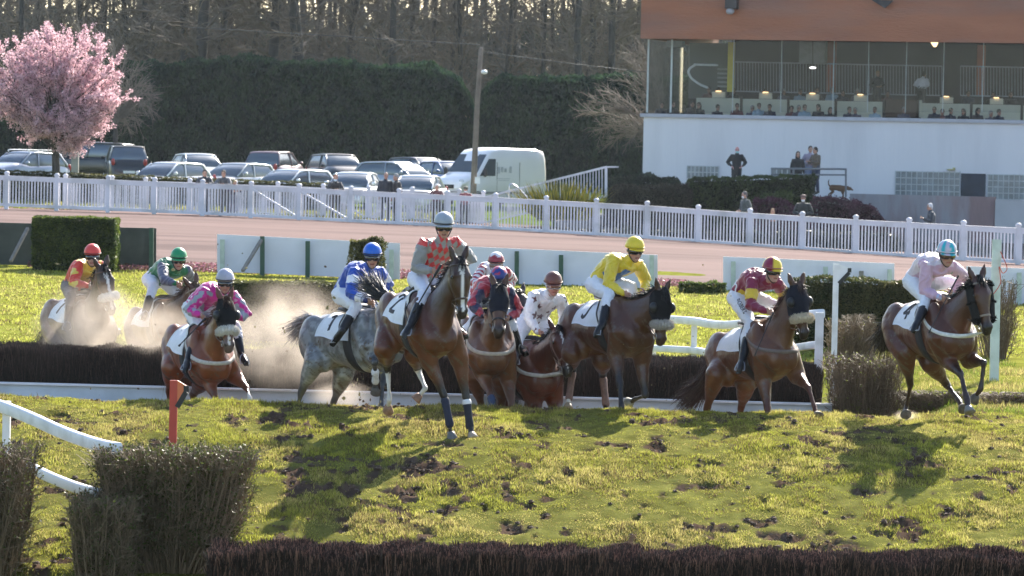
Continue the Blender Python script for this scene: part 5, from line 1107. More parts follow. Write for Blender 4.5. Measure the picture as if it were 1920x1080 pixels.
# ---- brush fences
def brush(label, u0, u1, D0, D1, vt0, vt1, th, n, c0, c1, tipc, name="brush_fence", lip=None):
    A, B = gp(u0, D0), gp(u1, D1); A[2] -= .05; B[2] -= .05; ht0 = P(u0, vt0, D0)[2] - A[2]; ht1 = P(u1, vt1, D1)[2] - B[2]
    e = B - A; Ln = np.linalg.norm(e); e = e / Ln; bk = np.array((-e[1], e[0], 0)); zt = lambda s: A[2] + ht0 + (B[2] + ht1 - A[2] - ht0) * s
    root = empty(name, (A + B) / 2, label, "jump")
    a = A + bk * .06; b = B + bk * .06; c_ = .14; V_ = []
    for p, s_ in ((A, 0), (B, 1)):
        z = zt(s_) - c_ ; q = [p + bk * .05, p + bk * (th - .05)]; V_ += [(q[0][0], q[0][1], p[2] - .3), (q[1][0], q[1][1], p[2] - .3), (q[1][0], q[1][1], z), (q[0][0], q[0][1], z)]
    mk("core", np.array(V_, float), np.array([[0, 1, 2, 3], [4, 7, 6, 5], [0, 4, 5, 1], [1, 5, 6, 2], [2, 6, 7, 3], [3, 7, 4, 0]]), mat("brush_core" + str(c0), tuple(q * .5 for q in c0), 1, .3, 8, spec=0), root, smooth=False)
    s_ = rng.random(n); d = np.where(rng.random(n) < .45, rng.uniform(-.03, .05, n), rng.uniform(0, th, n)); base = A + e * (s_ * Ln)[:, None] + bk * d[:, None]; zt_ = zt(s_); tuf = (fbm(s_ * Ln * 4, d * 3, 4) - .5) * .26
    fr = d < .05; z1 = zt_ + tuf * .7 - np.where(fr, rng.random(n) ** 2 * .30, 0) + rng.normal(size=n) * .012; ln = rng.uniform(.10, .32, n); B_ = base.copy(); B_[:, 2] = z1; A_ = base.copy(); A_[:, 2] = z1 - ln; B_ += rng.normal(size=(n, 3)) * np.array((.03, .03, .0)); A_ += bk * .04
    low = fr & (rng.random(n) < .6); dz = rng.random(n) * (zt_ - A[2] - .05) * low; A_[:, 2] -= dz; B_[:, 2] -= dz; B_[low] -= bk * .02
    t = rng.random((n, 1)); tip = (rng.random((n, 1)) < .35) & (~low[:, None]); c = np.array(c0) * (1 - t) + np.array(c1) * t; c = np.where(tip, np.array(tipc) * rng.uniform(.6, 1.3, (n, 1)), c)
    V_, F_ = sticks(A_, B_, .0055, .003, 3); mk("brushwood", V_, F_, mat("twigs", attr=True), root, smooth=False, colors=np.repeat(c, 6, 0)); return root, A, B, e, bk
brush("near dark purple brown brush fence across the bottom of the picture", 388, 2050, 33.7, 33.7, 1030, 1052, .8, 75000, (.022, .014, .012), (.075, .046, .038), (.26, .14, .10))
root, A, B, e, bk = brush("far brown brush fence the horses have just jumped", -60, 1538, 46.6, 46.9, 650, 686, 1.0, 75000, (.045, .032, .026), (.085, .058, .046), (.14, .09, .07))
mm = mat("sleeper", (.055, .042, .036), .9, .3, 6, bump=.5, bs=20)
for i in range(1):
    V_, F_ = [], []
    sh = []
    for k in range(52):
        a = A + e * (k * .205 + .05); sh.append(hexa(a - bk * .10 + np.array((0, 0, .33)), e * .095, bk * .03, (0, 0, .33 + .01 * (k % 3))))
    mk("boarding", *cat(*sh), mm, root, smooth=False)
p0, p1 = P(-60, 718, 46.2), P(1560, 760, 46.5)
ti = hexa((p0 + p1) / 2 - np.array((0, 0, .45)), (p1 - p0) / 2, (0, .05, 0), (0, 0, .45)); to = mk("white_board", *ti, mat("blue_white", (.62, .70, .78), .5, .08, 2, dark=(.48, .55, .60), ds=1.5), root, smooth=False)
bevel(to, .01)
cp0, cp1 = p0 + np.array((0, -.02, .012)), p1 + np.array((0, -.02, .012)); mk("coping", *bar(cp0, cp1, .16, .022), WHITE, root, smooth=False)

# ---- rails
def smooth_limb(pts, r, n=14, k=6): ps = spline(pts, k); return limb(ps, [r] * len(ps), n)
def box_beam(pts, w, h, k=6):
    ps = spline(pts, k); T = np.gradient(ps, axis=0); T /= np.linalg.norm(T, axis=1)[:, None]; S = np.cross(T, (0, 0, 1.0)); S /= np.linalg.norm(S, axis=1)[:, None]; U = np.cross(S, T)
    off = []
    for a in np.linspace(0, 2 * math.pi, 16, endpoint=False):
        c, s_ = math.cos(a), math.sin(a); off.append((math.copysign(abs(c) ** .45, c), math.copysign(abs(s_) ** .45, s_)))
    m = len(ps); V_ = np.concatenate([[p + S[i] * w / 2 * a + U[i] * h / 2 * b for a, b in off] for i, p in enumerate(ps)]); F_ = []
    i = np.arange(16); j = (i + 1) % 16
    for s_ in range(m - 1): F_.append(np.stack([s_ * 16 + i, s_ * 16 + 16 + i, s_ * 16 + 16 + j, s_ * 16 + j], 1))
    F_ = np.concatenate(F_); c0 = len(V_); V_ = np.concatenate([V_, [ps[0], ps[-1]]]); F3 = np.concatenate([F_[:, [0, 1, 2]], F_[:, [0, 2, 3]], np.stack([np.full(16, c0), i, j], 1), np.stack([np.full(16, c0 + 1), (m - 1) * 16 + j, (m - 1) * 16 + i], 1)]); return V_, F3
rr = empty("curved_rail", gp(13, 37.4), "white curved two bar rail running down into the large bush", "rail")
mk("top_rail", *box_beam([P(-60, 742, 37.8), P(10, 765, 37.4), P(60, 785, 37.0), P(120, 812, 36.4), P(180, 833, 35.6), P(222, 842, 35.0)], .08, .122), WHITE, rr)
mk("lower_rail", *box_beam([P(-20, 845, 37.6), P(40, 868, 37.2), P(90, 893, 36.6), P(140, 913, 36.0), P(185, 926, 35.2)], .07, .105), WHITE, rr)
q = P(13, 752, 37.45); mk("post", *bar(q, (q[0], q[1], float(ground(q[0], q[1])) - .3), .075, .075, (0, 1, 0)), WHITE, rr, smooth=False)
wr = empty("wing_rail", gp(1300, 52), "white two bar wing rail behind the horse with the cream noseband", "rail")
mk("top_rail", *box_beam([P(1258, 599, 54), P(1300, 602, 53), P(1345, 609, 52), P(1395, 607, 50.5), P(1470, 596, 48.5), P(1540, 588, 47.0)], .10, .115, 4), WHITE, wr)
mk("lower_rail", *box_beam([P(1225, 653, 54), P(1300, 657, 53), P(1345, 663, 52), P(1420, 660, 50), P(1480, 654, 48.3), P(1534, 646, 47.05)], .08, .10, 4), WHITE, wr)
for u, v, D, z1 in ((1302, 600, 53.05, None), (1225, 655, 54.1, None), (1537, 586, 46.95, None)):
    a = P(u, v, D); mk("post", *bar(a, (a[0], a[1], float(ground(a[0], a[1])) - .35), .10 if D < 50 else .08, .08, (0, 1, 0)), WHITE, wr, smooth=False)
# red marker, white marker, tall post
def marker(label, u, vt, D, mp, mf, w, fw, fh, side=1, name="marker_post"):
    a = P(u, vt, D); b = np.array((a[0], a[1], float(ground(a[0], a[1])) - .2)); root = empty(name, (b[0], b[1], b[2] + .2), label, "marker"); o = mk("post", *bar(b, a, w, w * .55, (0, 1, 0)), mp, root, smooth=False)
    V_ = np.array([a + (w * .5 * side, 0, -.0), a + (w * .5 * side + fw, 0, -.05 * 1), a + (w * .5 * side + fw, 0, -fh * .42), a + (w * .5 * side, 0, -fh)]); V_ = np.concatenate([V_ - (0, .02, 0), V_ + (0, .02, 0)]); F_ = np.array([[0, 3, 2, 1], [4, 5, 6, 7], [0, 1, 5, 4], [1, 2, 6, 5], [2, 3, 7, 6], [3, 0, 4, 7]])
    mk("head_plate", V_, F_, mf, root, smooth=False)
    e0, e1 = V_[1] + (0, -.0, 0), V_[3]; mk("edge_strip", *cat(bar(V_[2] + (0, .0, 0), V_[3] + (0, 0, 0), .05, .018, (0, 1, 0)), bar(V_[1], V_[2], .05, .014, (0, 1, 0))), mat("black_edge", (.02, .02, .02), .6), root, smooth=False); return root
marker("red marker post with a tapered head behind the large clipped bush", 326, 713, 36.2, mat("red_paint", (.42, .05, .03), .5, .1, 6), mat("red_orange", (.62, .17, .06), .5, .12, 4), .075, .085, .26)
marker("white marker post with a tapered head in front of the long hedge", 1568, 495, 50, WHITE, WHITE, .075, .14, .26)
a = P(1869, 449, 50.5); b = gp(1864, 50.5, -.2); tp = empty("tall_post", gp(1864, 50.5), "tall pale green white wooden post with a loose red cord, far right", "post")
mk("post", *bar(b, a, .115, .10, (0, 1, 0)), mat("pale_green_paint", (.60, .68, .64), .6, .1, 4, dark=(.42, .5, .44), ds=3), tp, smooth=False)
mk("cord", *smooth_limb([P(1876, 472, 50.4), P(1885, 492, 50.35), P(1888, 505, 50.4), P(1880, 512, 50.4), P(1873, 500, 50.4), P(1876, 530, 50.4), P(1860, 556, 50.4), P(1850, 580, 50.45)], .006, 6), mat("red_cord", (.5, .08, .05), .7), tp)

# ---- boards along the sand track
def board(label, u0, v0, u1, v1, vb0, vb1, D, m, posts, name="track_board", braces=()):
    a, b = P(u0, v0, D), P(u1, v1, D); a2, b2 = P(u0, vb0, D), P(u1, vb1, D); root = empty(name, (a2 + b2) / 2, label, "board")
    V_ = np.array([a, b, b2 - (0, 0, .05), a2 - (0, 0, .05)]); V_ = np.concatenate([V_, V_ + (0, .04, 0)]); mk("panel", V_, np.array([[0, 3, 2, 1], [4, 5, 6, 7], [0, 1, 5, 4], [1, 2, 6, 5], [2, 3, 7, 6], [3, 0, 4, 7]]), m, root, smooth=False)
    for (u, vt, vb, c) in posts: p, q = P(u, vt, D - .15), P(u, vb, D - .15); mk("post", *bar(q - (0, 0, .2), p, .10, .07, (0, 1, 0)), c, root, smooth=False)
    for (ua, va, ub, vb, c) in braces: mk("brace", *bar(P(ua, va, D - .2), P(ub, vb, D - 1.0), .07, .06), c, root, smooth=False)
GRN = mat("dark_green_post", (.04, .09, .06), .7, .15, 8); PALE = mat("pale_post", (.45, .52, .47), .7, .15, 8); WOOD = mat("grey_wood", (.22, .20, .18), .9, .2, 10); BW = mat("board_bluewhite", (.72, .71, .80), .55, .06, 1.2, dark=(.60, .60, .66), ds=.8); DKB = mat("board_dark", (.075, .08, .07), .9, .25, 2)
board("dark board at the far left edge beyond the hedge block", -40, 416, 62, 419, 492, 493, 84.6, DKB, [(-20, 420, 492, GRN)], braces=((52, 428, 20, 490, WOOD),))
board("dark board with a green post right of the hedge block", 210, 426, 293, 428, 492, 494, 84.6, DKB, [(284, 427, 494, GRN)])
board("pale blue board behind the blue capped jockey", 407, 439, 750, 456, 505, 520, 84, BW, [(417, 449, 508, PALE), (492, 443, 511, GRN), (577, 452, 516, GRN), (734, 468, 520, PALE)], braces=((490, 450, 455, 508, WOOD), (678, 468, 650, 512, WOOD)))
board("pale blue board with two green posts behind the brown capped jockey", 850, 461, 1233, 478, 530, 548, 84, BW, [(969, 471, 538, GRN), (1052, 478, 540, GRN), (1222, 478, 546, PALE)])
board("pale board behind the jockey in maroon", 1356, 481, 1677, 494, 549, 562, 84, BW, [(1375, 490, 556, PALE), (1548, 500, 565, PALE), (1615, 508, 566, WOOD), (1668, 505, 566, PALE)])
board("pale board at the right edge behind the tall post", 1812, 499, 1990, 506, 574, 582, 82, BW, [(1911, 511, 582, PALE), (1838, 520, 575, PALE)])

# ---- picket fences
PK = mat("picket_paint", (.72, .71, .76), .5, .05, 2, dark=(.56, .56, .58), ds=1.2)
def picket(label, pts, H, cap=True, npk=15, gates=(), name="picket_fence", gw=()):
    root = empty(name, pts[len(pts) // 2], label, "fence")
    for p in pts:
        sh = [hexa(p + (0, 0, H / 2 - .15), (.075, 0, 0), (0, .075, 0), (0, 0, H / 2 + .15))]
        if cap: sh += [hexa(p + (0, 0, H + .01), (.095, 0, 0), (0, .095, 0), (0, 0, .018)), ball(p + (0, 0, H + .03), (.085, .085, .055), 12)]
        mk("post", *cat(*sh), PK, root, smooth=False)
    for i, (a, b) in enumerate(zip(pts[:-1], pts[1:])):
        z1 = np.array((0, 0, H * .86)); z0 = np.array((0, 0, .16)); sh = [bar(a + z1, b + z1, .06, .15), bar(a + z0, b + z0, .06, .11), bar(a + z1 + (0, 0, .09), b + z1 + (0, 0, .09), .10, .03)]
        for k in range(1, npk + 1): q = a + (b - a) * (k / (npk + 1)); sh.append(hexa(q + (0, .0, (H * .86 + .16) / 2), (.024, 0, 0), (0, .012, 0), (0, 0, (H * .86 - .16) / 2)))
        if i in gates: sh.append(bar(a + z1 - (0, .04, 0), b + z0 - (0, .04, 0), .03, .06)); 
        if i in gw: sh.append(bar(a + z0 - (0, .04, 0), b + z1 - (0, .04, 0), .03, .06))
        mk("picket_panel", *cat(*sh), PK, root, smooth=False)
us = [-460, -365, -270, -176, -82, 12, 106, 202, 289, 379, 470, 560, 657, 747, 838, 928, 1023, 1117, 1212, 1308, 1405, 1503, 1603, 1703, 1805, 1908, 2012]
vb_k = ([12, 470, 928, 1212, 1405, 1603, 1908], [392, 412, 436, 453, 468, 482, 500]); FD = lambda u: np.interp(u, [0, 400, 900, 1300, 1908], [136, 133.5, 130, 125.5, 118]); fp = []
for u in us:
    v = np.interp(u, *vb_k) + (0 if u <= 1908 else 5) - (4 + max(0, -u - 82) * .04 if u < 0 else 0); fp.append(P(u, v, FD(u)))
picket("long white picket fence running right across behind the race", fp, 1.30, gates=(10, 11))
fp2 = [P(u, v, D) for u, v, D in ((122, 396, 139.5), (209, 399, 139.5), (272, 402, 139.5), (355, 404, 139.5), (440, 408, 139.5), (520, 410, 140), (605, 414, 140), (690, 418, 140), (772, 420, 140), (860, 424, 140), (905, 427, 140))]
picket("second white picket fence just behind the left half of the long fence", fp2, 1.32, cap=True, gates=(6,), gw=(7,))
# sloping handrail with balusters
hr = empty("sloping_handrail", P(1137, 362, 138), "white baluster handrail climbing to the dark evergreen bush", "rail"); a, b = P(893, 374, 139), P(1137, 313, 137); a2, b2 = P(893, 420, 139), P(1137, 368, 137)
sh = [bar(a, b, .09, .075), bar(a2, b2, .06, .06), bar(b, b2, .07, .07, (0, 1, 0)), bar(b, P(1160, 313, 137), .09, .06)]
mk("handrail", *cat(*sh), PK, hr, smooth=False); mk("balusters", *cat(*[bar(a2 + (b2 - a2) * t, a + (b - a) * t, .032, .032, (0, 1, 0)) for t in np.linspace(.01, .99, 44)]), PK, hr, smooth=False)
h2 = empty("steel_handrail", P(955, 380, 138.5), "bent steel handrail hoop in front of the white van", "rail"); mk("hoop", *smooth_limb([P(955, 400, 138.5), P(955, 352, 138.5), P(962, 346, 138.5), P(975, 356, 138.4), P(990, 372, 138.3)], .03, 8), mat("steel", (.5, .5, .52), .3, .05, metal=1), h2)
# wooden pole with lamp
lp = empty("lamp_pole", gp(886, 146), "leaning brown wooden pole with a small lamp in front of the white van", "pole"); mk("pole", *limb([gp(886, 146, -.4), P(888, 345, 146), P(895, 190, 146), P(902, 92, 146)], [.125, .12, .10, .085], 12), mat("pole_wood", (.19, .155, .125), .9, .2, 3, bump=.5, bs=10), lp)
mk("lamp", *cat(ellip(P(908, 135, 145.8), (.13, 0, 0), (0, .13, 0), (0, 0, .09)), bar(P(900, 134, 146), P(907, 132, 145.9), .04, .04)), mat("lamp_white", (.8, .8, .8), .3), lp)
mk("notice", *hexa(P(895, 338, 145.8), (.10, 0, 0), (0, .01, 0), (0, 0, .13)), WHITE, lp, smooth=False)
# overhead cables
for (v0, v1, l) in ((50, 84, "upper thin cable sagging across the wood"), (98, 105, "lower thin cable passing behind the pole lamp")):
    pts = [P(340 if v0 == 50 else 905, v0 if v0 == 50 else 97, 150), P(640 if v0 == 50 else 1060, 68 if v0 == 50 else 118, 149), P(900 if v0 == 50 else 1210, v1 if v0 == 50 else 135, 147 if v0 == 50 else 150)]
    tag(mk("cable", *smooth_limb(pts, .014, 6, 10), mat("cable", (.05, .05, .055), .6)), l, "cable")
wp = gp(140, 160); tag(mk("concrete_post", *hexa(wp + (0, 0, 1.0), (.15, 0, 0), (0, .1, 0), (0, 0, 1.3)), mat("concrete", (.30, .29, .27), .9, .15, 3, bump=.4, bs=20), smooth=False), "pale concrete post right of the blossom tree trunk", "post")
# ================================================================ grandstand
A0 = P(1203, 213, 150); B0 = P(1920, 229, 146); BE = B0 - A0; BE[2] = 0; BE = BE / np.linalg.norm(BE); BN = np.array((-BE[1], BE[0], 0))
def BP(u, v, off=0.0):
    r = ray(u, v); t = ((A0 + BN * off - CAM) @ BN) / (r @ BN); return CAM + r * t
def bbox(u0, u1, v0, v1, o0, o1, flat=True):
    a, b = BP(u0, v1, o0), BP(u1, v1, o0); zt = (BP(u0, v0, o0)[2] + BP(u1, v0 + (u1 - u0) * .021, o0)[2]) / 2 if flat else BP(u0, v0, o0)[2]; zb = min(a[2], a[2])
    s0, s1 = (a - A0) @ BE, (b - A0) @ BE; return hexa(A0 + BE * (s0 + s1) / 2 + BN * (o0 + o1) / 2 + np.array((0, 0, (zt + zb) / 2 - A0[2])), BE * (s1 - s0) / 2, BN * (o1 - o0) / 2, (0, 0, (zt - zb) / 2))
gs = empty("grandstand", (A0[0] + 8, A0[1] + 4, 0), "white rendered grandstand with a glazed gallery under a brown timber fascia", "building")
STUC = mat("render_white", (.70, .70, .73), .85, .05, .25, bump=.15, bs=3, dark=(.60, .60, .63), ds=.5, stretch=(1, 1, .15)); FASC = mat("fascia_brown", (.35, .135, .07), .8, .10, .35, stretch=(1, 1, 5), bump=.3, bs=4, dark=(.27, .13, .09), ds=.15)
mk("wall", *bbox(1203, 2120, 216, 400, 0, 13), STUC, gs, smooth=False); mk("sill", *bbox(1200, 2120, 211, 219, -.12, .35), mat("sill_grey", (.40, .41, .46), .6), gs, smooth=False)
mk("fascia", *bbox(1201, 2120, -75, 72, -.9, -.5), FASC, gs, smooth=False); mk("roof", *bbox(1190, 2120, -105, -76, -1.6, 15), mat("roof_dark", (.06, .05, .05), .8), gs, smooth=False)
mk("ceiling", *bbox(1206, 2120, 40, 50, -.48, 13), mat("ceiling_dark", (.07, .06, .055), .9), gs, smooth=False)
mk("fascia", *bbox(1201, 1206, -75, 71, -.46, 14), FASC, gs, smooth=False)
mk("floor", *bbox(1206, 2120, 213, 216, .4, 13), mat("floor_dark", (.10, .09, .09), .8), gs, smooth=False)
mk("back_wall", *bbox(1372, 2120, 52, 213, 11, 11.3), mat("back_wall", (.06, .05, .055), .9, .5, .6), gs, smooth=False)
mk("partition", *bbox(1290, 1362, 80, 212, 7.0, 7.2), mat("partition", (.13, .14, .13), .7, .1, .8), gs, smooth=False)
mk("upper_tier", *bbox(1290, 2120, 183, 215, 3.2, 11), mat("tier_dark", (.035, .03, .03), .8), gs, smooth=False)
GL = glass("window_glass", (.84, .86, .88), .30)
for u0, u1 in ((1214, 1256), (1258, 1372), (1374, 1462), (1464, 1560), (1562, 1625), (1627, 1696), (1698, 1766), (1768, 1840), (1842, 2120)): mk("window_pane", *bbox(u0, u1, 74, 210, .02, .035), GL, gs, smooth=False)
MUL = mat("mullion", (.45, .50, .50), .5)
for u in (1213, 1257, 1373, 1463, 1561, 1626, 1697, 1767, 1841): mk("mullion", *bbox(u - (1.5 if u in (1213, 1257) else .5), u + (1.5 if u in (1213, 1257) else .5), 74, 211, 0.0, .07), MUL, gs, smooth=False)
mk("window_pane", *hexa(BP(1213, 140, .1) + BN * 3.4, (0.012 * BE), BN * 3.2, (0, 0, 1.42)), GL, gs, smooth=False)
mk("column", *bbox(1363, 1373, 79, 172, 2.4, 2.8), mat("yellow_column", (.75, .6, .06), .6), gs, smooth=False)
OR = mat("orange_column", (.45, .13, .06), .7)
mk("column", *bbox(1549, 1563, 78, 172, 5.0, 5.5), OR, gs, smooth=False); mk("column", *bbox(1830, 1843, 84, 178, 5.0, 5.5), OR, gs, smooth=False)
RAILM = mat("gallery_rail", (.40, .40, .44), .5)
for u0, u1, v0 in ((1378, 1766, 116), (1801, 2000, 124)):
    a, b = BP(u0, v0, 4.6), BP(u1, v0 + (u1 - u0) * .021, 4.6); a2, b2 = BP(u0, v0 + 55, 4.6), BP(u1, v0 + 55 + (u1 - u0) * .021, 4.6); r_ = mk("gallery_railing", *cat(bar(a, b, .05, .05), bar(a2, b2, .05, .05), *[bar(a2 + (b2 - a2) * t, a + (b - a) * t, .025, .025, (0, 1, 0)) for t in np.linspace(0, 1, int((u1 - u0) / 5.5))]), RAILM, gs, smooth=False)
mk("ductwork", *cat(bbox(1498, 1546, 70, 118, 3.6, 4.2)), mat("duct", (.26, .27, .27), .6, .25, 2, bump=.4, bs=8), gs, smooth=False)
ps = [BP(1303, 122, 2), BP(1294, 128, 2), BP(1291, 136, 2), BP(1297, 147, 2), BP(1312, 158, 2), BP(1326, 164, 2)]; mk("stair_handrail", *cat(smooth_limb(ps, .05, 8), smooth_limb([BP(1302, 121, 2), BP(1345, 122, 2)], .045, 8)), mat("rail_bright", (.75, .77, .76), .4), gs)
for i in range(6): mk("stair_tread", *bbox(1345, 1364, 128 + i * 8, 131 + i * 8, 3.0, 3.6), mat("tread", (.36, .37, .36), .6), gs, smooth=False)
mk("ventilation_box", *bbox(1250, 1278, 76, 88, 1.2, 1.8), mat("duct", (.26, .27, .27)), gs, smooth=False)
# glass block windows, door, plinth
GB = mat("glass_block", (.16, .19, .21), .25, .35, 3, spec=.7); JT = mat("block_joint", (.40, .43, .45), .7)
def glassblocks(u0, u1, v0, v1, nx, ny):
    f = mk("glass_block_window", *bbox(u0, u1, v0, v1, -.03, .1), GB, gs, smooth=False); sh = []
    for i in range(nx + 1): u = u0 + (u1 - u0) * i / nx; sh.append(bbox(u - .9, u + .9, v0, v1, -.055, -.032))
    a0, b0 = BP(u0, v0, -.05), BP(u1, v0 + (u1 - u0) * .021, -.05); a1 = BP(u0, v1, -.05)
    for j in range(ny + 1): dz = (a1[2] - a0[2]) * j / ny; sh.append(bar(a0 + (0, 0, dz), np.array((b0[0], b0[1], a0[2])) + (0, 0, dz), .012, .035))
    mk("joints", *cat(*sh), JT, f, smooth=False)
glassblocks(1288, 1347, 311, 334, 8, 2); glassblocks(1446, 1486, 315, 330, 4, 1); glassblocks(1678, 1799, 321, 369, 12, 4); glassblocks(1851, 1990, 327, 373, 14, 4)
mk("window_pane", *bbox(1801, 1847, 325, 371, -.04, .1), mat("dark_glass", (.03, .04, .06), .5, .3, 2, spec=.2), gs, smooth=False)
fl = empty("floodlight", BP(1370, 10, -1.2), "dark floodlight bracket hanging from the timber fascia", "lamp"); mk("bracket", *bbox(1359, 1381, -4, 16, -1.35, -.92), mat("bracket", (.035, .03, .032), .6), fl, smooth=False); mk("lamp_head", *ellip(BP(1369, 21, -1.2), BE * .17, (0, 0, .13), BN * .15), mat("lamp_grey", (.38, .38, .42), .4), fl)
br = empty("roof_bracket", BP(1655, 5, -1.2), "dark triangular bracket under the roof edge", "bracket"); a = BP(1655, 3, -1.0); Vb = np.array([a + BE * -.42 + (0, 0, .08), a + BE * .42 + (0, 0, .04), a + BE * .12 + (0, 0, -.24)]); Vb = np.concatenate([Vb, Vb - BN * .15]); mk("gusset", Vb, np.array([[0, 2, 1], [3, 4, 5]]), mat("bracket", (.035, .03, .032)), br, smooth=False); mk("gusset_edge", *cat(bar(Vb[3], Vb[5], .15, .04), bar(Vb[4], Vb[5], .15, .04)), mat("bracket", (.035, .03, .032)), br, smooth=False)
wl_ = empty("wall_light", BP(1783, 317, -.1), "small yellowish wall light above the glass blocks", "lamp"); mk("shade", *cat(ellip(BP(1782, 318, -.12), BE * .16, BN * .1, (0, 0, .035)), bbox(1786, 1790, 314, 319, -.15, 0)), mat("lamp_yellow", (.45, .42, .22), .5), wl_)
hl_ = empty("hanging_lamp", BP(1752, 84, 1.0), "lit cone lamp hanging from the gallery ceiling", "lamp"); mk("shade", *loft([BP(1752, 79, 1.), BP(1753, 88, 1.)], [BE * .16, BE * .05], [BN * .16, BN * .05], 12), mat("lit_warm", (1, .62, .30), .5, 0, emit=1.6), hl_); mk("flex", *bar(BP(1752, 79, 1.), BP(1752, 72, 1.), .02, .02, (0, 1, 0)), mat("bracket", (.035, .03, .032)), hl_, smooth=False)
spn = empty("ceiling_spot", BP(1524, 126, 1.5), "bright reflector lamp hanging in the middle of the gallery", "lamp"); mk("reflector", *ellip(BP(1524, 127, 1.5), BE * .14, BN * .14, (0, 0, .045)), mat("lit_white", (1, .95, .9), .5, 0, emit=1.3), spn); mk("flex", *bar(BP(1524, 126, 1.5), BP(1524, 78, 1.5), .03, .03, (0, 1, 0)), mat("bracket", (.035, .03, .032)), spn, smooth=False)
# betting desks with lamps
CREAM = mat("cream_panel", (.62, .60, .46), .6, .08, 1.5); DKW = mat("dark_trim", (.06, .045, .035), .6)
desks = [(1305, 1388, 1347), (1392, 1476, 1435), (1480, 1565, 1523), (1569, 1655, 1613), (1727, 1819, 1774), (1823, 1914, 1868), (1918, 2010, 1964)]
pos = ["leftmost", "second from left", "third from left", "fourth from left, beside the dark bar", "just right of the dark bar", "second right of the dark bar", "cut off by the right edge"]
for (u0, u1, ul), pl in zip(desks, pos):
    v = 183 + (u0 - 1305) * .024; d = empty("gallery_desk", BP((u0 + u1) / 2, v + 30, 2.6), "cream panelled gallery desk behind the glass, " + pl, "desk", "cream desks along the glazed gallery"); mk("front_panel", *bbox(u0, u1, v, v + 32, 2.5, 2.6), CREAM, d, smooth=False); mk("end_trim", *bbox(u1 - 1, u1 + 3, v - 2, v + 32, 2.46, 2.62), DKW, d, smooth=False)
    mk("screen_back", *bbox(ul - 12, ul + 12, v - 11, v, 2.45, 2.62), CREAM, d, smooth=False)
    lm = empty("desk_lamp", BP(ul, v - 12, 2.5), "small lit lamp on the gallery desk, " + pl, "lamp", "lit lamps on the gallery desks"); mk("shade", *bbox(ul - 11, ul + 11, v - 15, v - 13, 2.35, 2.7), DKW, lm, smooth=False); mk("bulb", *bbox(ul - 5, ul + 5, v - 13.0, v - 11.6, 2.38, 2.44), mat("lit_warm", (1, .62, .30)), lm, smooth=False)
bx = empty("dark_bar", BP(1690, 210, 2.6), "dark brown cabinet between the gallery desks", "cabinet"); mk("cabinet_body", *bbox(1660, 1718, 186, 218, 2.5, 3.0), mat("cabinet", (.10, .055, .035), .6, .15, 2), bx, smooth=False); mk("end_post", *bbox(1723, 1727, 188, 220, 2.42, 2.6), CREAM, bx, smooth=False)
# retaining walls on the right and the platform
def wallbox(name, label, u0, u1, v0, v1, D0, D1, th, m, catg="wall"):
    a, b = P(u0, v1, D0), P(u1, v1 + (u1 - u0) * .021, D1); zt = P(u0, v0, D0)[2]; zb = a[2] - .6; e = b - a; e[2] = 0; bk = nrm(np.array((-e[1], e[0], 0))); o = mk(name, *hexa((a + b) / 2 + bk * th / 2 + np.array((0, 0, (zt + zb) / 2 - (a[2] + b[2]) / 2)), e / 2, bk * th / 2, (0, 0, (zt - zb) / 2)), m, smooth=False); return tag(o, label, catg)
STC = mat("stained_concrete", (.30, .29, .31), .9, .15, 1.5, bump=.3, bs=6, dark=(.24, .165, .165), ds=.9, stretch=(1, 1, .25))
wallbox("retaining_wall", "stained concrete retaining wall below the glass blocks", 1592, 1864, 363, 420, 141, 139.5, .3, STC)
wallbox("low_wall", "pale rendered low wall at the right edge", 1865, 2010, 375, 425, 139.3, 138.6, .3, mat("low_wall", (.42, .43, .45), .85, .08, 1))
a = P(1290, 374, 139.8); b = P(1600, 376, 139.2); V_, F_ = hexa((a + b) / 2 + np.array((0, 3.0, -.75)), (b - a) / 2, (0, 3.1, 0), (0, 0, .75)); tag(mk("platform", V_, F_, mat("paving", (.25, .24, .23), .9), smooth=False), kind="structure")
V_, F_ = grid(np.arange(1.6, 40, 1.), np.arange(129.5, 150, .7), lambda x, y: ground(x, y) + .03 + np.maximum(0, (y - 136) * .02)); tag(mk("paved_ground", V_, F_, mat("dark_soil", (.075, .07, .065), .9, .3, 1)), kind="structure")
g = empty("guard_rail", P(1550, 330, 139), "grey tubular guard rail in front of the couple and the dog", "rail"); GR = mat("grey_tube", (.16, .17, .19), .5)
mk("tube", *cat(smooth_limb([P(1447, 316, 138.9), P(1500, 316.5, 138.9), P(1580, 317, 138.9), P(1585, 319, 138.9), P(1586, 324, 138.9), P(1586, 368, 138.9)], .038, 8), smooth_limb([P(1447, 327, 138.9), P(1585, 328, 138.9)], .032, 8), *[smooth_limb([P(u, 316, 138.9), P(u, 366, 138.9)], .034, 8) for u in (1448, 1488)]), GR, g)

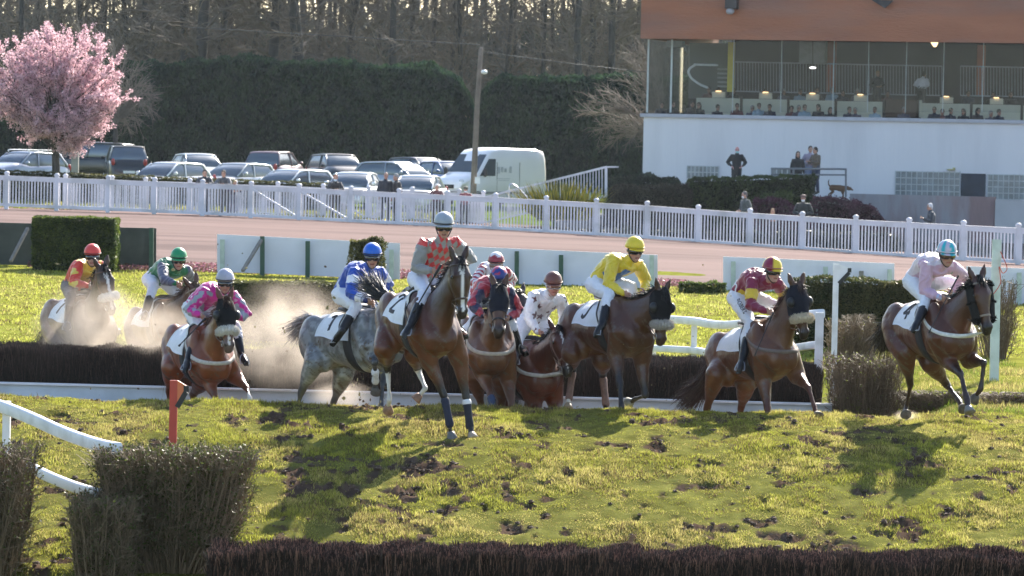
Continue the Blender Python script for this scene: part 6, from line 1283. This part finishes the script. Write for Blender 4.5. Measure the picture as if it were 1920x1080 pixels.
# ================================================================ vehicles
def section_loft(st):
    """st: list of (x, [(y,z)...]) half sections (y>=0, bottom to top); mirrored and closed"""
    rings = [[(x, y, z) for y, z in s] + [(x, -y, z) for y, z in reversed(s)] for x, s in st]; m = len(rings[0]); V_ = np.array(sum(rings, []), float); F_ = []; i = np.arange(m); j = (i + 1) % m
    for k in range(len(rings) - 1): F_.append(np.stack([k * m + i, k * m + j, (k + 1) * m + j, (k + 1) * m + i], 1))
    F_ = np.concatenate(F_); c0 = len(V_); V_ = np.concatenate([V_, [V_[:m].mean(0), V_[-m:].mean(0)]]); F3 = np.concatenate([F_[:, [0, 1, 2]], F_[:, [0, 2, 3]], np.stack([np.full(m, c0), j, i], 1), np.stack([np.full(m, c0 + 1), (len(rings) - 1) * m + i, (len(rings) - 1) * m + j], 1)]); return V_, F3
def car(label, color, L=4.3, W=1.78, H=1.46, kind='hatch', rack=False, name="parked_car", catg="car", group="cars parked behind the fence", metal=.3):
    root = empty(name, (0, 0, 0), label, catg, group); a = L / 2; w = W / 2; pm = mat("car_paint_%s" % (color,), color, .32, .03, 1, metal=metal, coat=.8)
    gl = mat("car_glass", (.14, .165, .19), .24, .0, spec=1.0, metal=.55); tr = mat("car_trim", (.02, .02, .022), .6)
    hood = {'hatch': .98, 'suv': 1.10, 'mpv': 1.08, 'saloon': .95}[kind] * H / 1.46 * .93; bz = .62 * H
    xs = [a, a - .05, a - .25, a - .7, a - 1.05, a - 1.6, 0, -a + 1.1, -a + .5, -a + .12, -a]; zt = [.62, .76, hood * .80, hood * .93, hood, bz + .02, bz + .03, bz + .06, bz + .07, bz + .0, .65]; ws = [w * .72, w * .86, w * .95, w, w, w, w, w, w * .97, w * .90, w * .80]
    st = []
    for x, z, ww in zip(xs, zt, ws): st.append((x, [(ww * .80, .20), (ww * .97, .30), (ww, .5), (ww * .99, z * .80), (ww * .93, z * .96), (ww * .60, z + .012), (ww * .2, z + .02)]))
    body = mk("body", *section_loft(st), pm, root)
    rb = {'hatch': -a + .45, 'suv': -a + .28, 'mpv': -a + .25, 'saloon': -a + .95}[kind]; wf = a - 1.0; xr = [wf, wf - .35, wf - .8, wf - 1.05, -.1 * a, rb + .55, rb + .25, rb + .02]
    zr = [bz + .05, bz + .30 * (H - bz) / .5, H - .07, H - .015, H, H - .035, H - .10, bz + .1]; st = []
    for x, z in zip(xr, zr):
        t = (z - bz) / (H - bz); st.append((x, [(w * .90, bz - .06), (w * .93, bz + .01), (w * (.93 - .10 * t), bz + (z - bz) * .5), (w * (.93 - .19 * t), z - .05 * t), (w * (.80 - .15 * t), z), (w * .2, z + .012)]))
    mk("glasshouse", *section_loft(st), gl, root)
    st = []
    for x, z in zip(xr[2:7], zr[2:7]): st.append((x, [(w * .77, z - .055), (w * .785, z - .03), (w * .74, z + .006), (w * .64, z + .018), (w * .2, z + .03), (w * .05, z + .031)]))
    mk("roof", *section_loft(st), pm, root)
    for s in (-1, 1):
        for q in (([(wf + .02, s * w * .90, bz + .02), (wf - .78, s * w * .76, H - .06)], [.035, .03]), ([(.0, s * w * .94, bz), (-.08, s * w * .78, H - .06)], [.03, .03]), ([(rb + .06, s * w * .90, bz + .04), (rb + .40, s * w * .75, H - .08)], [.06, .04])): mk("pillar", *limb(*q, 6), pm, root)
        m_ = mk("wing_mirror", *ellip((wf - .30, s * (w + .09), bz + .12), (.07, 0, 0), (0, .10, 0), (0, 0, .07)), pm, root)
        mk("headlight", *ellip((a - .18, s * w * .72, .68 * H / 1.46), (.16, s * -.10, .02), (0, .15, 0), (0, 0, .085)), mat("headlight", (.65, .68, .70), .15, spec=1), root); mk("tail_light", *ellip((-a + .08, s * w * .80, .85 * H / 1.46), (.07, 0, 0), (0, .09, 0), (0, 0, .16)), mat("tail_light", (.35, .02, .02), .3), root)
        for x in (a - .85, -a + .85):
            wh = mk("wheel", *loft([(x, s * (w - .20), .31), (x, s * (w - .19), .31), (x, s * (w - .01), .31), (x, s * (w), .31)], [(.27, 0, 0), (.31, 0, 0), (.31, 0, 0), (.27, 0, 0)], [(0, 0, s * .27), (0, 0, s * .31), (0, 0, s * .31), (0, 0, s * .27)], 20), mat("tyre", (.02, .02, .02), .8), root)
            mk("rim", *loft([(x, s * (w - .02), .31), (x, s * (w + .012), .31)], [(.20, 0, 0), (.18, 0, 0)], [(0, 0, s * .20), (0, 0, s * .18)], 16), mat("rim", (.45, .45, .47), .35, metal=.8), wh)
    mk("number_plate", *hexa((a + .012, 0, .46), (.012, 0, 0), (0, .26, 0), (0, 0, .055)), WHITE, root, smooth=False); mk("number_plate", *hexa((-a - .012, 0, .58), (.012, 0, 0), (0, .26, 0), (0, 0, .055)), WHITE, root, smooth=False); mk("grille", *hexa((a - .03, 0, .62), (.05, 0, 0), (0, .42, 0), (0, 0, .07)), tr, root, smooth=False)
    if rack:
        for s in (-1, 1): mk("roof_rail", *limb(spline([(.35, s * w * .66, H + .0), (.25, s * w * .66, H + .08), (-1.4, s * w * .66, H + .07), (-1.5, s * w * .66, H - .02)], 5), [.022] * 16, 6), mat("rail_bright", (.75, .77, .76)), root)
    return root
WH, SIL, BLK, BLU, MAR, DKB_ = (.86, .87, .88), (.50, .52, .54), (.012, .013, .015), (.20, .28, .40), (.16, .09, .10), (.02, .03, .06)
cars = [(45, 160, -125, "silver blue estate with roof rails at the left edge", (.30, .34, .42), dict(kind='suv', rack=True, H=1.55)),
        (175, 172, 165, "black van like car half hidden behind the blossom tree", BLK, dict(kind='mpv', H=1.75, L=4.6)),
        (235, 168, 100, "black 4x4 seen from behind right of the blossom tree", BLK, dict(kind='suv', H=1.75, L=4.5)),
        (318, 155, -122, "white hatchback seen from its front corner, nearest the blossom tree", WH, dict(kind='hatch', H=1.48, L=4.4)),
        (370, 168, -70, "white car whose rear window shows above the first white hatchback", (.6, .62, .63), dict(kind='hatch', H=1.52)),
        (447, 158, -122, "silver hatchback behind the man in the grey shirt", SIL, dict(kind='hatch', H=1.46)),
        (515, 172, 75, "maroon grey people carrier seen from behind", MAR, dict(kind='mpv', H=1.68)),
        (550, 153, -125, "white hatchback with a blunt rear in front of the people carrier", WH, dict(kind='hatch', H=1.44, L=4.5)),
        (630, 170, -70, "black 4x4 facing the track behind the white cars", BLK, dict(kind='suv', H=1.72, L=4.6)),
        (665, 152, -100, "white car with its bonnet towards the masked man", WH, dict(kind='saloon', H=1.45, L=4.5)),
        (742, 168, -35, "silver blue hatchback seen from the side, left of the white van", (.33, .38, .46), dict(kind='hatch', H=1.52, L=4.6)),
        (790, 176, -50, "dark car behind the silver blue hatchback", DKB_, dict(kind='suv', H=1.60)),
        (785, 153, -100, "white car whose bonnet shows behind the two men", WH, dict(kind='saloon', H=1.40, L=4.5)),
        (838, 174, -60, "blue car peeping out behind the white van", (.06, .12, .28), dict(kind='hatch', H=1.5))]
for u, D, rz, lab, c, kw in cars:
    o = car(lab, c, **kw); p = gp(u, D); o.location = p; o.rotation_euler = (0, 0, math.radians(rz))
def van():
    L_, W, H = 5.0, 2.0, 2.50; root = empty("delivery_van", (0, 0, 0), "white high roofed delivery van parked behind the fence", "van"); w = W / 2; a = L_ / 2; pm = mat("van_paint", (.86, .86, .87), .35, .03, 1, coat=.6); gl = mat("van_glass", (.03, .045, .06), .10, .0, spec=.6)
    prof = [(a, .95), (a - .08, 1.12), (a - .75, 1.36), (a - .95, 1.45), (a - 1.62, 2.26), (a - 1.85, 2.42), (a - 2.3, 2.50), (0, 2.52), (-a + .5, 2.50), (-a + .06, 2.42), (-a, 2.2)]; st = []
    for x, z in prof:
        t = min(1, max(0, (z - 1.2) / 1.3)); ww = w * (.90 if x > a - .1 else 1); st.append((x, [(ww * .92, .30), (ww, .45), (ww, min(1.15, z * .8)), (ww * (1 - .05 * t), z * .80 if z < 1.5 else z - .55), (ww * (1 - .12 * t), z - .12), (ww * (.86 - .06 * t), z - .01), (ww * .3, z + .02)]))
    mk("body", *section_loft(st), pm, root); n0 = nrm(np.array((2.26 - 1.45, 0, .67))); 
    p0, p1 = np.array((a - .97, 0, 1.47)), np.array((a - 1.60, 0, 2.22)); o_ = n0 * .02
    V_ = np.array([p0 + (0, w * .88, 0), p0 - (0, w * .88, 0), p1 - (0, w * .80, 0), p1 + (0, w * .80, 0)]) + o_; V_ = np.concatenate([V_, V_ - n0 * .05]); mk("windscreen", V_, np.array([[0, 1, 2, 3], [4, 7, 6, 5], [0, 4, 5, 1], [1, 5, 6, 2], [2, 6, 7, 3], [3, 7, 4, 0]]), gl, root, smooth=False)
    for s in (-1, 1):
        q = [(a - 1.05, 1.33), (a - 1.95, 1.33), (a - 2.0, 2.05), (a - 1.62, 2.05)]; V_ = np.array([(x, s * (w * .985 - .045 * (z - 1.33) / .7 + .012), z) for x, z in q]); V_ = np.concatenate([V_, V_ - (0, s * .03, 0)]); F_ = np.array([[0, 1, 2, 3], [4, 7, 6, 5], [0, 4, 5, 1], [1, 5, 6, 2], [2, 6, 7, 3], [3, 7, 4, 0]]); mk("side_window", V_, F_, gl, root, smooth=False)
        mk("wing_mirror", *cat(ellip((a - 1.15, s * (w + .20), 1.48), (.07, 0, 0), (0, .12, 0), (0, 0, .20)), bar((a - 1.15, s * w * .97, 1.4), (a - 1.15, s * (w + .15), 1.42), .05, .05)), mat("car_trim", (.02, .02, .022), .6), root)
        mk("headlight", *ellip((a - .22, s * w * .76, 1.02), (.16, 0, .07), (0, .13, 0), (0, 0, .15)), mat("headlight", (.65, .68, .70), .15), root)
        mk("trim_strip", *hexa((-.3, s * (w + .012), .62), (2.0, 0, 0), (0, .012, 0), (0, 0, .05)), mat("van_trim", (.30, .30, .31), .6), root, smooth=False)
        mk("door_seam", *cat(hexa((a - 2.05, s * (w - .004), 1.2), (.006, 0, 0), (0, .008, 0), (0, 0, .72)), hexa((-.9, s * (w - .004), 1.2), (.006, 0, 0), (0, .008, 0), (0, 0, .72))), mat("car_trim", (.02, .02, .022)), root, smooth=False)
        lt = mk("door_lettering", *cat(*[hexa((.35 - k * .20 - (.1 if k > 2 else 0), s * (w * .985 + .012), 1.58 + (k % 2) * .03), (.065, 0, 0), (0, .004, 0), (0, 0, .14 - .03 * (k % 3))) for k in range(4)], *[hexa((.05, s * (w * .99 + .012), 1.22 - .07 * k), (.38 - .05 * k, 0, 0), (0, .004, 0), (0, 0, .012)) for k in range(2)]), mat("faded_print", (.52, .54, .58), .6), root, smooth=False)
        for x in (a - .95, -a + 1.0):
            wh = mk("wheel", *loft([(x, s * (w - .22), .35), (x, s * (w + .005), .35)], [(.34, 0, 0)] * 2, [(0, 0, s * .34)] * 2, 22), mat("tyre", (.02, .02, .02)), root); mk("rim", *loft([(x, s * w, .35), (x, s * (w + .02), .35)], [(.2, 0, 0), (.17, 0, 0)], [(0, 0, s * .2), (0, 0, s * .17)], 16), mat("rim", (.45, .45, .47)), wh)
    mk("bumper", *hexa((a + .0, 0, .52), (.07, 0, 0), (0, w * .9, 0), (0, 0, .16)), mat("van_trim", (.30, .30, .31)), root, smooth=False); mk("grille", *hexa((a - .0, 0, .86), (.05, 0, 0), (0, .5, 0), (0, 0, .08)), mat("car_trim", (.02, .02, .022)), root, smooth=False)
    p = gp(914, 159); root.location = p; root.rotation_euler = (0, 0, math.radians(-135)); return root
van()

# ================================================================ onlookers
def stand(label, u, vh, D, face=(0, -1, 0), h=1.75, jac=(.03, .03, .035), trs=(.03, .03, .04), hair=(.05, .035, .025), pose='down', lean=0.0, mask=None, cap=None, skin=(.45, .27, .2), shoes=(.02, .02, .02), gz=None, group="onlookers around the track", long_hair=False, coat=False, bald=False):
    """a standing person whose head top is seen at (u, vh)"""
    k = h / 1.75; top = P(u, vh, D); f = nrm(np.array((face[0], face[1], 0.))); l = np.cross((0, 0, 1), f); base = np.array((top[0], top[1], top[2] - h + lean * .25)) - f * lean * .35
    if gz is not None: base[2] = gz
    def Lp(x, y, z): return base + (f * x + l * y + np.array((0, 0, 1.)) * z) * k
    ln = lean; J = dict(pelvis=Lp(0, 0, .96), neck=Lp(.02 + ln * .30, 0, 1.46 - ln * .12), head=Lp(.06 + ln * .40, 0, 1.62 - ln * .15), bend=.02 + .05 * ln)
    for s, sd in ((1, 'l'), (-1, 'r')):
        S = Lp(.02 + ln * .27, s * .18, 1.40 - ln * .12); J['sh' + sd] = S
        if pose == 'rail': E = Lp(.16 + ln * .45, s * .28, 1.16 - ln * .02); Wt = Lp(.38 + ln * .35, s * .10, 1.14)
        elif pose == 'belly': E = Lp(-.02, s * .30, 1.13); Wt = Lp(.22, s * .10, 1.08)
        elif pose == 'hips': E = Lp(-.05, s * .34, 1.15); Wt = Lp(.10, s * .20, 1.02)
        elif pose == 'phone': E = Lp(.05, s * .26, 1.12); Wt = Lp(.28, s * .06, 1.22)
        elif pose == 'hug': E = Lp(.10, s * .28, 1.14); Wt = Lp(.34, s * .08, 1.20)
        else: E = Lp(-.02, s * .24, 1.12); Wt = Lp(.06, s * .25, .88)
        J['el' + sd] = E; J['wr' + sd] = Wt; J['hdir' + sd] = Wt - E; J['knuck' + sd] = f + np.array((0, 0, .2))
        J['hp' + sd] = Lp(0, s * .09, .92); J['kn' + sd] = Lp(.02, s * .11, .50); J['an' + sd] = Lp(-.02, s * .12, .09); J['to' + sd] = Lp(.13, s * .15, .05); J['curl' + sd] = .5
    fc = nrm(f + np.array((0, 0, -.12 - .25 * ln))); V, F, info = person_mesh(J, fc, scale=k, voxel=.016); root = empty("person", base, label, "person", group)
    mk("body", V, F, mat("skin", attr=True), root, colors=skin_colors(V, info, skin, sc=k)); clothes(J, info, root, jac, trs, shoes, voxel=.018, sc=k, puff=.022 if coat else .014, jk_len=.0 if not coat else -.45, shoe_h=.93, jname="coat" if coat else "jacket", tname="trousers", bname="shoe", rough=.8, creases=.010)
    f_, s_, u_, H = info['f'], info['s'], info['u'], info['H']
    if not bald:
        sh = [ellip(H + u_ * .045 * k - f_ * .018 * k, f_ * .100 * k, s_ * .088 * k, u_ * .103 * k), ellip(H - f_ * .055 * k - u_ * .0 * k, f_ * .06 * k, s_ * .078 * k, u_ * .09 * k)]
        if long_hair: sh.append(limb([H - f_ * .03 * k, H - f_ * .05 * k - u_ * .15 * k, H - f_ * .03 * k - u_ * .28 * k], [.095 * k, .10 * k, .06 * k], 12))
        Vh, Fh = remesh(cat(*sh), .016, 1); Vh = Vh + (fbm(Vh[:, 0] * 40, Vh[:, 2] * 40, 2)[:, None] - .5) * .012; mk("hair", Vh, Fh, mat("headhair_" + str(hair), hair, .7, .25, 40, bump=.6, bs=80), root)
    if cap is not None: mk("cap", *cat(ellip(H + u_ * .075 * k - f_ * .005, f_ * .112 * k, s_ * .10 * k, u_ * .07 * k), ellip(H + u_ * .055 * k + f_ * .11 * k, f_ * .06 * k, s_ * .075 * k, u_ * .010 * k)), mat("cap_" + str(cap), cap, .8), root)
    if mask is not None: mk("face_mask", *ellip(H + f_ * .070 * k - u_ * .058 * k, f_ * .038 * k, s_ * .062 * k, u_ * .052 * k), mat("mask_" + str(mask), mask, .8), root)
    return root, J
NAVY, DK, GREY = (.022, .028, .045), (.018, .018, .022), (.16, .17, .18)
def gfence(u, D): return float(ground(*P(u, 400, D)[:2]))
stand("man in a navy sweater leaning on the picket fence with folded arms", 384, 321, 135.2, (.1, -1, 0), jac=NAVY, trs=DK, pose='rail', lean=.6, gz=gfence(384, 135.2) , hair=(.03, .02, .015))
stand("man in a dark gilet and grey shirt leaning on the fence, middle of the three", 420, 323, 135.0, (-.1, -1, 0), jac=(.07, .08, .10), trs=DK, pose='rail', lean=.6, gz=gfence(420, 135), hair=(.10, .06, .04))
stand("fair haired child bending over the picket fence beside the two men", 440, 338, 134.9, (.25, -1, 0), h=1.42, jac=(.035, .03, .06), trs=(.10, .11, .16), pose='rail', lean=.9, gz=gfence(440, 134.9), hair=(.38, .27, .12))
stand("masked person in a black coat spreading their arms on the gate", 629, 334, 133.9, (.05, -1, 0), h=1.7, jac=DK, trs=DK, pose='rail', lean=.3, gz=gfence(629, 133.9), mask=(.45, .60, .72), hair=(.30, .10, .05))
stand("bald man in a navy coat standing behind the picket fence", 723, 328, 136.5, (.3, -1, 0), h=1.8, jac=NAVY, trs=DK, gz=gfence(723, 136.5), bald=True, coat=True)
stand("grey haired man in a dark coat beside the bald man", 745, 331, 136.3, (-1, -.5, 0), h=1.76, jac=DK, trs=DK, gz=gfence(745, 136.3), hair=(.30, .29, .28), coat=True)
stand("white haired person resting their arms on the fence above the foremost jockey", 819, 353, 131.8, (.1, -1, 0), h=1.55, jac=(.12, .05, .06), trs=DK, pose='rail', lean=.5, gz=gfence(819, 131.8), hair=(.65, .64, .62))
stand("child in a cap and pale mask resting on the picket fence", 873, 356, 131.4, (.1, -1, 0), h=1.5, jac=(.22, .07, .08), trs=DK, pose='rail', lean=.5, gz=gfence(873, 131.4), mask=(.55, .68, .75), cap=(.10, .09, .06))
stand("man in a long grey green coat and mask standing in front of the clipped hedge", 1399, 352, 129.5, (-1, -.5, 0), h=1.76, jac=(.05, .065, .065), trs=DK, pose='belly', gz=gfence(1399, 129.5), mask=(.6, .64, .66), hair=(.12, .11, .10), coat=True)
stand("fair haired girl in black peering over the picket fence", 1449, 384, 126.0, (0, -1, 0), h=1.30, jac=DK, trs=DK, pose='rail', lean=.4, gz=gfence(1449, 126), hair=(.35, .22, .12), long_hair=True)
stand("bearded man in a black coat and pale mask holding a paper", 1507, 354, 128.8, (-.2, -1, 0), h=1.76, jac=(.014, .02, .022), trs=DK, pose='belly', gz=gfence(1507, 128.8), mask=(.66, .70, .72), cap=(.13, .08, .07), coat=True)
stand("white haired man in a dark jacket walking past the stained wall", 1747, 371, 129.0, (-1, -.15, 0), h=1.72, jac=(.035, .045, .06), trs=(.16, .17, .20), pose='phone', gz=gfence(1747, 129), hair=(.6, .6, .62))
stand("bald man in a black coat and blue mask standing against the white wall", 1382, 275, 140.5, (.05, -1, 0), h=1.76, jac=(.012, .012, .015), trs=DK, pose='hips', mask=(.35, .60, .62), skin=(.58, .28, .26), bald=True, coat=True)
stand("dark haired woman in a black jacket leaning on the guard rail", 1496, 284, 140.0, (.1, -1, 0), h=1.66, jac=(.015, .015, .02), trs=DK, pose='down', hair=(.03, .018, .015), long_hair=True)
stand("teenager in a grey jacket and lilac top beside the man in brown", 1519, 274, 140.2, (.2, -1, 0), h=1.74, jac=(.30, .27, .36), trs=(.22, .27, .42), pose='belly', hair=(.03, .02, .018))
stand("man in a brown hooded jacket and jeans with his arm around the teenager", 1531, 276, 139.6, (-1, -.7, 0), h=1.74, jac=(.11, .08, .055), trs=(.05, .06, .10), pose='hug', hair=(.04, .025, .02))
# dog
def dog():
    D = 139.4; c = P(1571, 372, D); root = empty("dog", c, "brown dog with a curled up tail sniffing along the wall", "dog")
    def Q(x, y, z): return c + np.array((x * .80, y * .9, z * .86))
    sh = [limb([Q(-.28, 0, .46), Q(-.1, 0, .47), Q(.10, 0, .44), Q(.26, 0, .42)], [.115, .10, .125, .12], 14), limb([Q(.28, 0, .46), Q(.42, -.02, .46), Q(.5, -.03, .43)], [.085, .07, .07], 12), ellip(Q(.52, -.03, .44), (.09, 0, 0), (0, .07, 0), (0, 0, .07)), limb([Q(.56, -.03, .42), Q(.68, -.04, .38)], [.045, .03], 10), limb([Q(-.36, 0, .50), Q(-.45, 0, .60), Q(-.46, 0, .74), Q(-.42, 0, .82)], [.035, .03, .025, .012], 8)]
    for y in (-.045, .045): sh.append(limb([Q(.47, y - .03, .50), Q(.45, y * 1.5 - .03, .56)], [.03, .012], 6))
    for x, y, dx in ((-.30, .07, .02), (-.33, -.07, -.07), (.22, .07, .06), (.26, -.07, -.04)):
        if x < 0: sh.append(limb([Q(x, y, .42), Q(x + .08, y, .28), Q(x + dx - .05, y, .16), Q(x + dx, y, .03), Q(x + dx + .05, y, .02)], [.085, .055, .028, .025, .026], 8))
        else: sh.append(limb([Q(x, y, .40), Q(x - .02, y, .26), Q(x + dx * .6, y, .14), Q(x + dx, y, .03), Q(x + dx + .05, y, .02)], [.065, .04, .027, .025, .027], 8))
    V, F = remesh(cat(*sh), .014, 3); cl = np.tile(np.array((.13, .065, .03)), (len(V), 1)); cl[(V[:, 0] - c[0]) > .60] = (.02, .015, .012); cl[(V[:, 2] - c[2]) > .62] = (.05, .025, .015); mk("body", V, F, mat("dog_coat", attr=True, rough=.8, var=.2, vs=15, bump=.4, bs=60), root, colors=cl)
    mk("collar", *loft([Q(.34, 0, .47), Q(.37, 0, .47)], [(0, .092, 0)] * 2, [(0, 0, .092)] * 2, 14), mat("collar", (.3, .32, .3), .6), root)
dog()
# people in the gallery: six busts with bodies, each copied
sitp = []
spec = [((.03, .03, .05), (.04, .03, .02), False), ((.30, .40, .48), (.10, .07, .05), False), ((.05, .04, .04), (.02, .015, .015), True), ((.10, .09, .12), (.30, .28, .26), False), ((.02, .02, .025), (.05, .03, .02), True), ((.14, .05, .05), (.03, .02, .02), False)]
for jac, hair_, lh in spec:
    J = dict(pelvis=np.array((0, 0, .10)), neck=np.array((0, -.06, .60)), head=np.array((0, -.09, .76)), bend=.03)
    for s, sd in ((1, 'l'), (-1, 'r')):
        J['sh' + sd] = np.array((s * .18, -.05, .54)); J['el' + sd] = np.array((s * .24, -.10, .27)); J['wr' + sd] = np.array((s * .10, -.30, .25)); J['hdir' + sd] = np.array((-s * .4, -1, 0)); J['hp' + sd] = np.array((s * .1, 0, .10)); J['kn' + sd] = np.array((s * .13, -.42, .10)); J['an' + sd] = np.array((s * .13, -.45, -.32)); J['to' + sd] = np.array((s * .13, -.60, -.36)); J['curl' + sd] = .6
    V, F, info = person_mesh(J, nrm(np.array((0, -1, -.1))), voxel=.022); r = empty("person", (0, 0, 0), None, "person", "spectators seated behind the gallery glass"); mk("body", V, F, mat("skin", attr=True), r, colors=skin_colors(V, info, (.40, .24, .18))); clothes(J, info, r, jac, (.03, .03, .04), (.02, .02, .02), voxel=.022, shoe_h=.93, jname="jacket", tname="trousers", bname="shoe", rough=.8)
    H, f_, s_, u_ = info['H'], info['f'], info['s'], info['u']; sh = [ellip(H + u_ * .045 - f_ * .018, f_ * .10, s_ * .088, u_ * .103)] + ([limb([H - f_ * .05, H - f_ * .05 - u_ * .2], [.095, .08], 10)] if lh else []); mk("hair", *cat(*sh), mat("headhair_" + str(hair_), hair_, .7, .25, 40), r); sitp.append(r)
front = [(1241, 0), (1260, 4), (1298, 2), (1312, 4), (1344, 0), (1382, 5), (1410, 3), (1422, 1), (1444, 0), (1485, 5), (1497, 3), (1508, 1), (1536, 2), (1556, 4), (1591, 0), (1605, 3), (1642, 1), (1694, 3), (1753, 0), (1768, 5), (1781, 0), (1808, 4), (1832, 2), (1856, 3), (1871, 0)]
second = [(1330, 5), (1345, 2), (1375, 4), (1432, 0), (1470, 3), (1499, 1), (1531, 4), (1561, 1), (1580, 0), (1608, 3), (1663, 5), (1815, 0), (1862, 4), (1895, 2)]
FC = ["navy jacketed spectator", "pale blue shirted spectator", "long haired dark coated spectator", "grey haired spectator", "long haired spectator in black", "dark red clad spectator"]
def places(lst, off, v0, row):
    cnt = {}; tot = {}
    for u, k in lst: tot[k] = tot.get(k, 0) + 1
    for u, k in lst:
        cnt[k] = cnt.get(k, 0) + 1; q = sitp[k]
        if q.get("used"):
            o = q.copy(); COL.objects.link(o)
            for ch in q.children: c_ = ch.copy(); COL.objects.link(c_); c_.parent = o
        else: o = q; q["used"] = 1
        ord_ = names[cnt[k] - 1] + " such from left" if tot[k] > 1 else "the only one there"
        o["label"] = "%s in the %s, %s" % (FC[k], row, ord_); t = BP(u, v0 + (u - 1240) * .0225 + random.uniform(-3, 3), off); o.location = (t[0], t[1], t[2] - .92); o.rotation_euler = (0, 0, random.uniform(-.6, .6))
places(front, 1.3, 190, "front gallery row"); places(second, 3.9, 158, "upper gallery row")
for o in sitp:
    if "used" in o: del o["used"]
stand("fair haired waitress in black standing in the gallery", 1645, 133, 151.0, (.3, -1, 0), h=1.65, jac=(.015, .015, .02), trs=DK, hair=(.30, .18, .09), pose='belly', group="people standing in the gallery")
stand("person in a white shirt with their back turned in the gallery", 1731, 136, 151.0, (.6, 1, 0), h=1.75, jac=(.72, .72, .78), trs=DK, hair=(.03, .02, .02), pose='belly', lean=.4, group="people standing in the gallery")
# ================================================================ dust, flying turf, haze
def dust(name, u, v, D, ru, rv, dy, dens, seed, label):
    c = P(u, v, D); a, b = ru / FPX * D, rv / FPX * D; V, F = ellip((0, 0, 0), (a, 0, 0), (0, dy, 0), (0, 0, b), 24, 14)
    m = bpy.data.materials.new("dust_volume"); m.use_nodes = True; N = m.node_tree.nodes; L = m.node_tree.links; N.remove(N["Principled BSDF"]); pv = N.new("ShaderNodeVolumePrincipled"); pv.inputs["Color"].default_value = (.80, .70, .60, 1); pv.inputs["Anisotropy"].default_value = .45
    tc = N.new("ShaderNodeTexCoord"); mp = N.new("ShaderNodeMapping"); mp.inputs["Scale"].default_value = (1 / a, 1 / dy, 1 / b); L.new(tc.outputs["Object"], mp.inputs[0]); ln = N.new("ShaderNodeVectorMath"); ln.operation = 'LENGTH'; L.new(mp.outputs[0], ln.inputs[0])
    mr = N.new("ShaderNodeMapRange"); mr.interpolation_type = 'SMOOTHSTEP'; mr.inputs[1].default_value = 1.0; mr.inputs[2].default_value = .25; mr.inputs[3].default_value = 0; mr.inputs[4].default_value = 1; L.new(ln.outputs["Value"], mr.inputs[0])
    nz = N.new("ShaderNodeTexNoise"); nz.noise_dimensions = '4D'; nz.inputs["W"].default_value = seed; nz.inputs["Scale"].default_value = 2.6; nz.inputs["Detail"].default_value = 4; nz.inputs["Roughness"].default_value = .55; L.new(tc.outputs["Object"], nz.inputs["Vector"])
    m2 = N.new("ShaderNodeMapRange"); m2.inputs[1].default_value = .38; m2.inputs[2].default_value = .72; m2.inputs[3].default_value = 0.10; m2.inputs[4].default_value = 1; L.new(nz.outputs["Fac"], m2.inputs[0])
    mu = N.new("ShaderNodeMath"); mu.operation = 'MULTIPLY'; L.new(mr.outputs[0], mu.inputs[0]); L.new(m2.outputs[0], mu.inputs[1]); m3 = N.new("ShaderNodeMath"); m3.operation = 'MULTIPLY'; m3.inputs[1].default_value = dens; L.new(mu.outputs[0], m3.inputs[0]); L.new(m3.outputs[0], pv.inputs["Density"]); L.new(pv.outputs[0], N["Material Output"].inputs["Volume"])
    m.cycles.volume_step_rate = 1.0
    o = mk(name, V, F, m); o.location = c; tag(o, label, "dust", kind="stuff"); return o
dust("dust_cloud", 170, 625, 47.6, 125, 115, .9, 2.2, 1.0, "cloud of pale dust around the horse at far left")
dust("dust_cloud", 300, 650, 47.2, 125, 105, .8, 2.0, 2.3, "cloud of brown dust in front of the second horse from the left")
dust("dust_cloud", 545, 635, 46.2, 160, 125, .8, 2.6, 5.1, "bright dust cloud between the chestnut and the grey horse")
dust("dust_cloud", 640, 745, 44.4, 75, 38, .4, 2.6, 7.7, "puff of dust under the grey horse")
dust("dust_cloud", 1700, 780, 42.9, 34, 14, .25, 3.0, 9.2, "small puff of dust at the rear hoof of the horse farthest right")
# flying turf
n = 300; uu = np.concatenate([rng.normal(520, 150, 70), rng.normal(700, 60, 110), rng.uniform(80, 1500, 70), rng.normal(1290, 60, 50)]); vv = np.concatenate([rng.normal(640, 80, 70), rng.normal(715, 35, 110), rng.uniform(480, 770, 70), rng.normal(680, 60, 50)]); Dd = rng.uniform(42, 46.5, n)
Vs, Fs = [], []; bv, bf = ball((0, 0, 0), 1.0, 5); cl = []
for i in range(n):
    r = .004 + .012 * random.random() ** 3; c = P(uu[i], vv[i], Dd[i]); q = bv * (1 + rng.normal(size=(len(bv), 1)) * .35) * rng.uniform(.4, 1.5, 3) * r; Vs.append(q + c); Fs.append(bf + i * len(bv)); k = random.random(); cl.append(np.tile((.10, .07, .05) if k < .6 else (.35, .30, .15), (len(bv), 1)))
tag(mk("flying_turf", np.concatenate(Vs), np.concatenate(Fs), mat("flying", attr=True, rough=.9), smooth=False, colors=np.concatenate(cl)), "bits of turf and straw thrown up by the hooves", "turf", kind="stuff")
# haze
hz = bpy.data.materials.new("haze"); hz.use_nodes = True; N = hz.node_tree.nodes; L = hz.node_tree.links; N.remove(N["Principled BSDF"]); pv = N.new("ShaderNodeVolumePrincipled"); pv.inputs["Color"].default_value = (.78, .90, 1, 1); pv.inputs["Density"].default_value = .00008; pv.inputs["Anisotropy"].default_value = .35; L.new(pv.outputs[0], N["Material Output"].inputs["Volume"])
o = mk("haze", *box(-1600, 1600, -5, 2600, -3.2, 32), hz, smooth=False); tag(o, "thin bright haze in the air", "haze", kind="stuff")
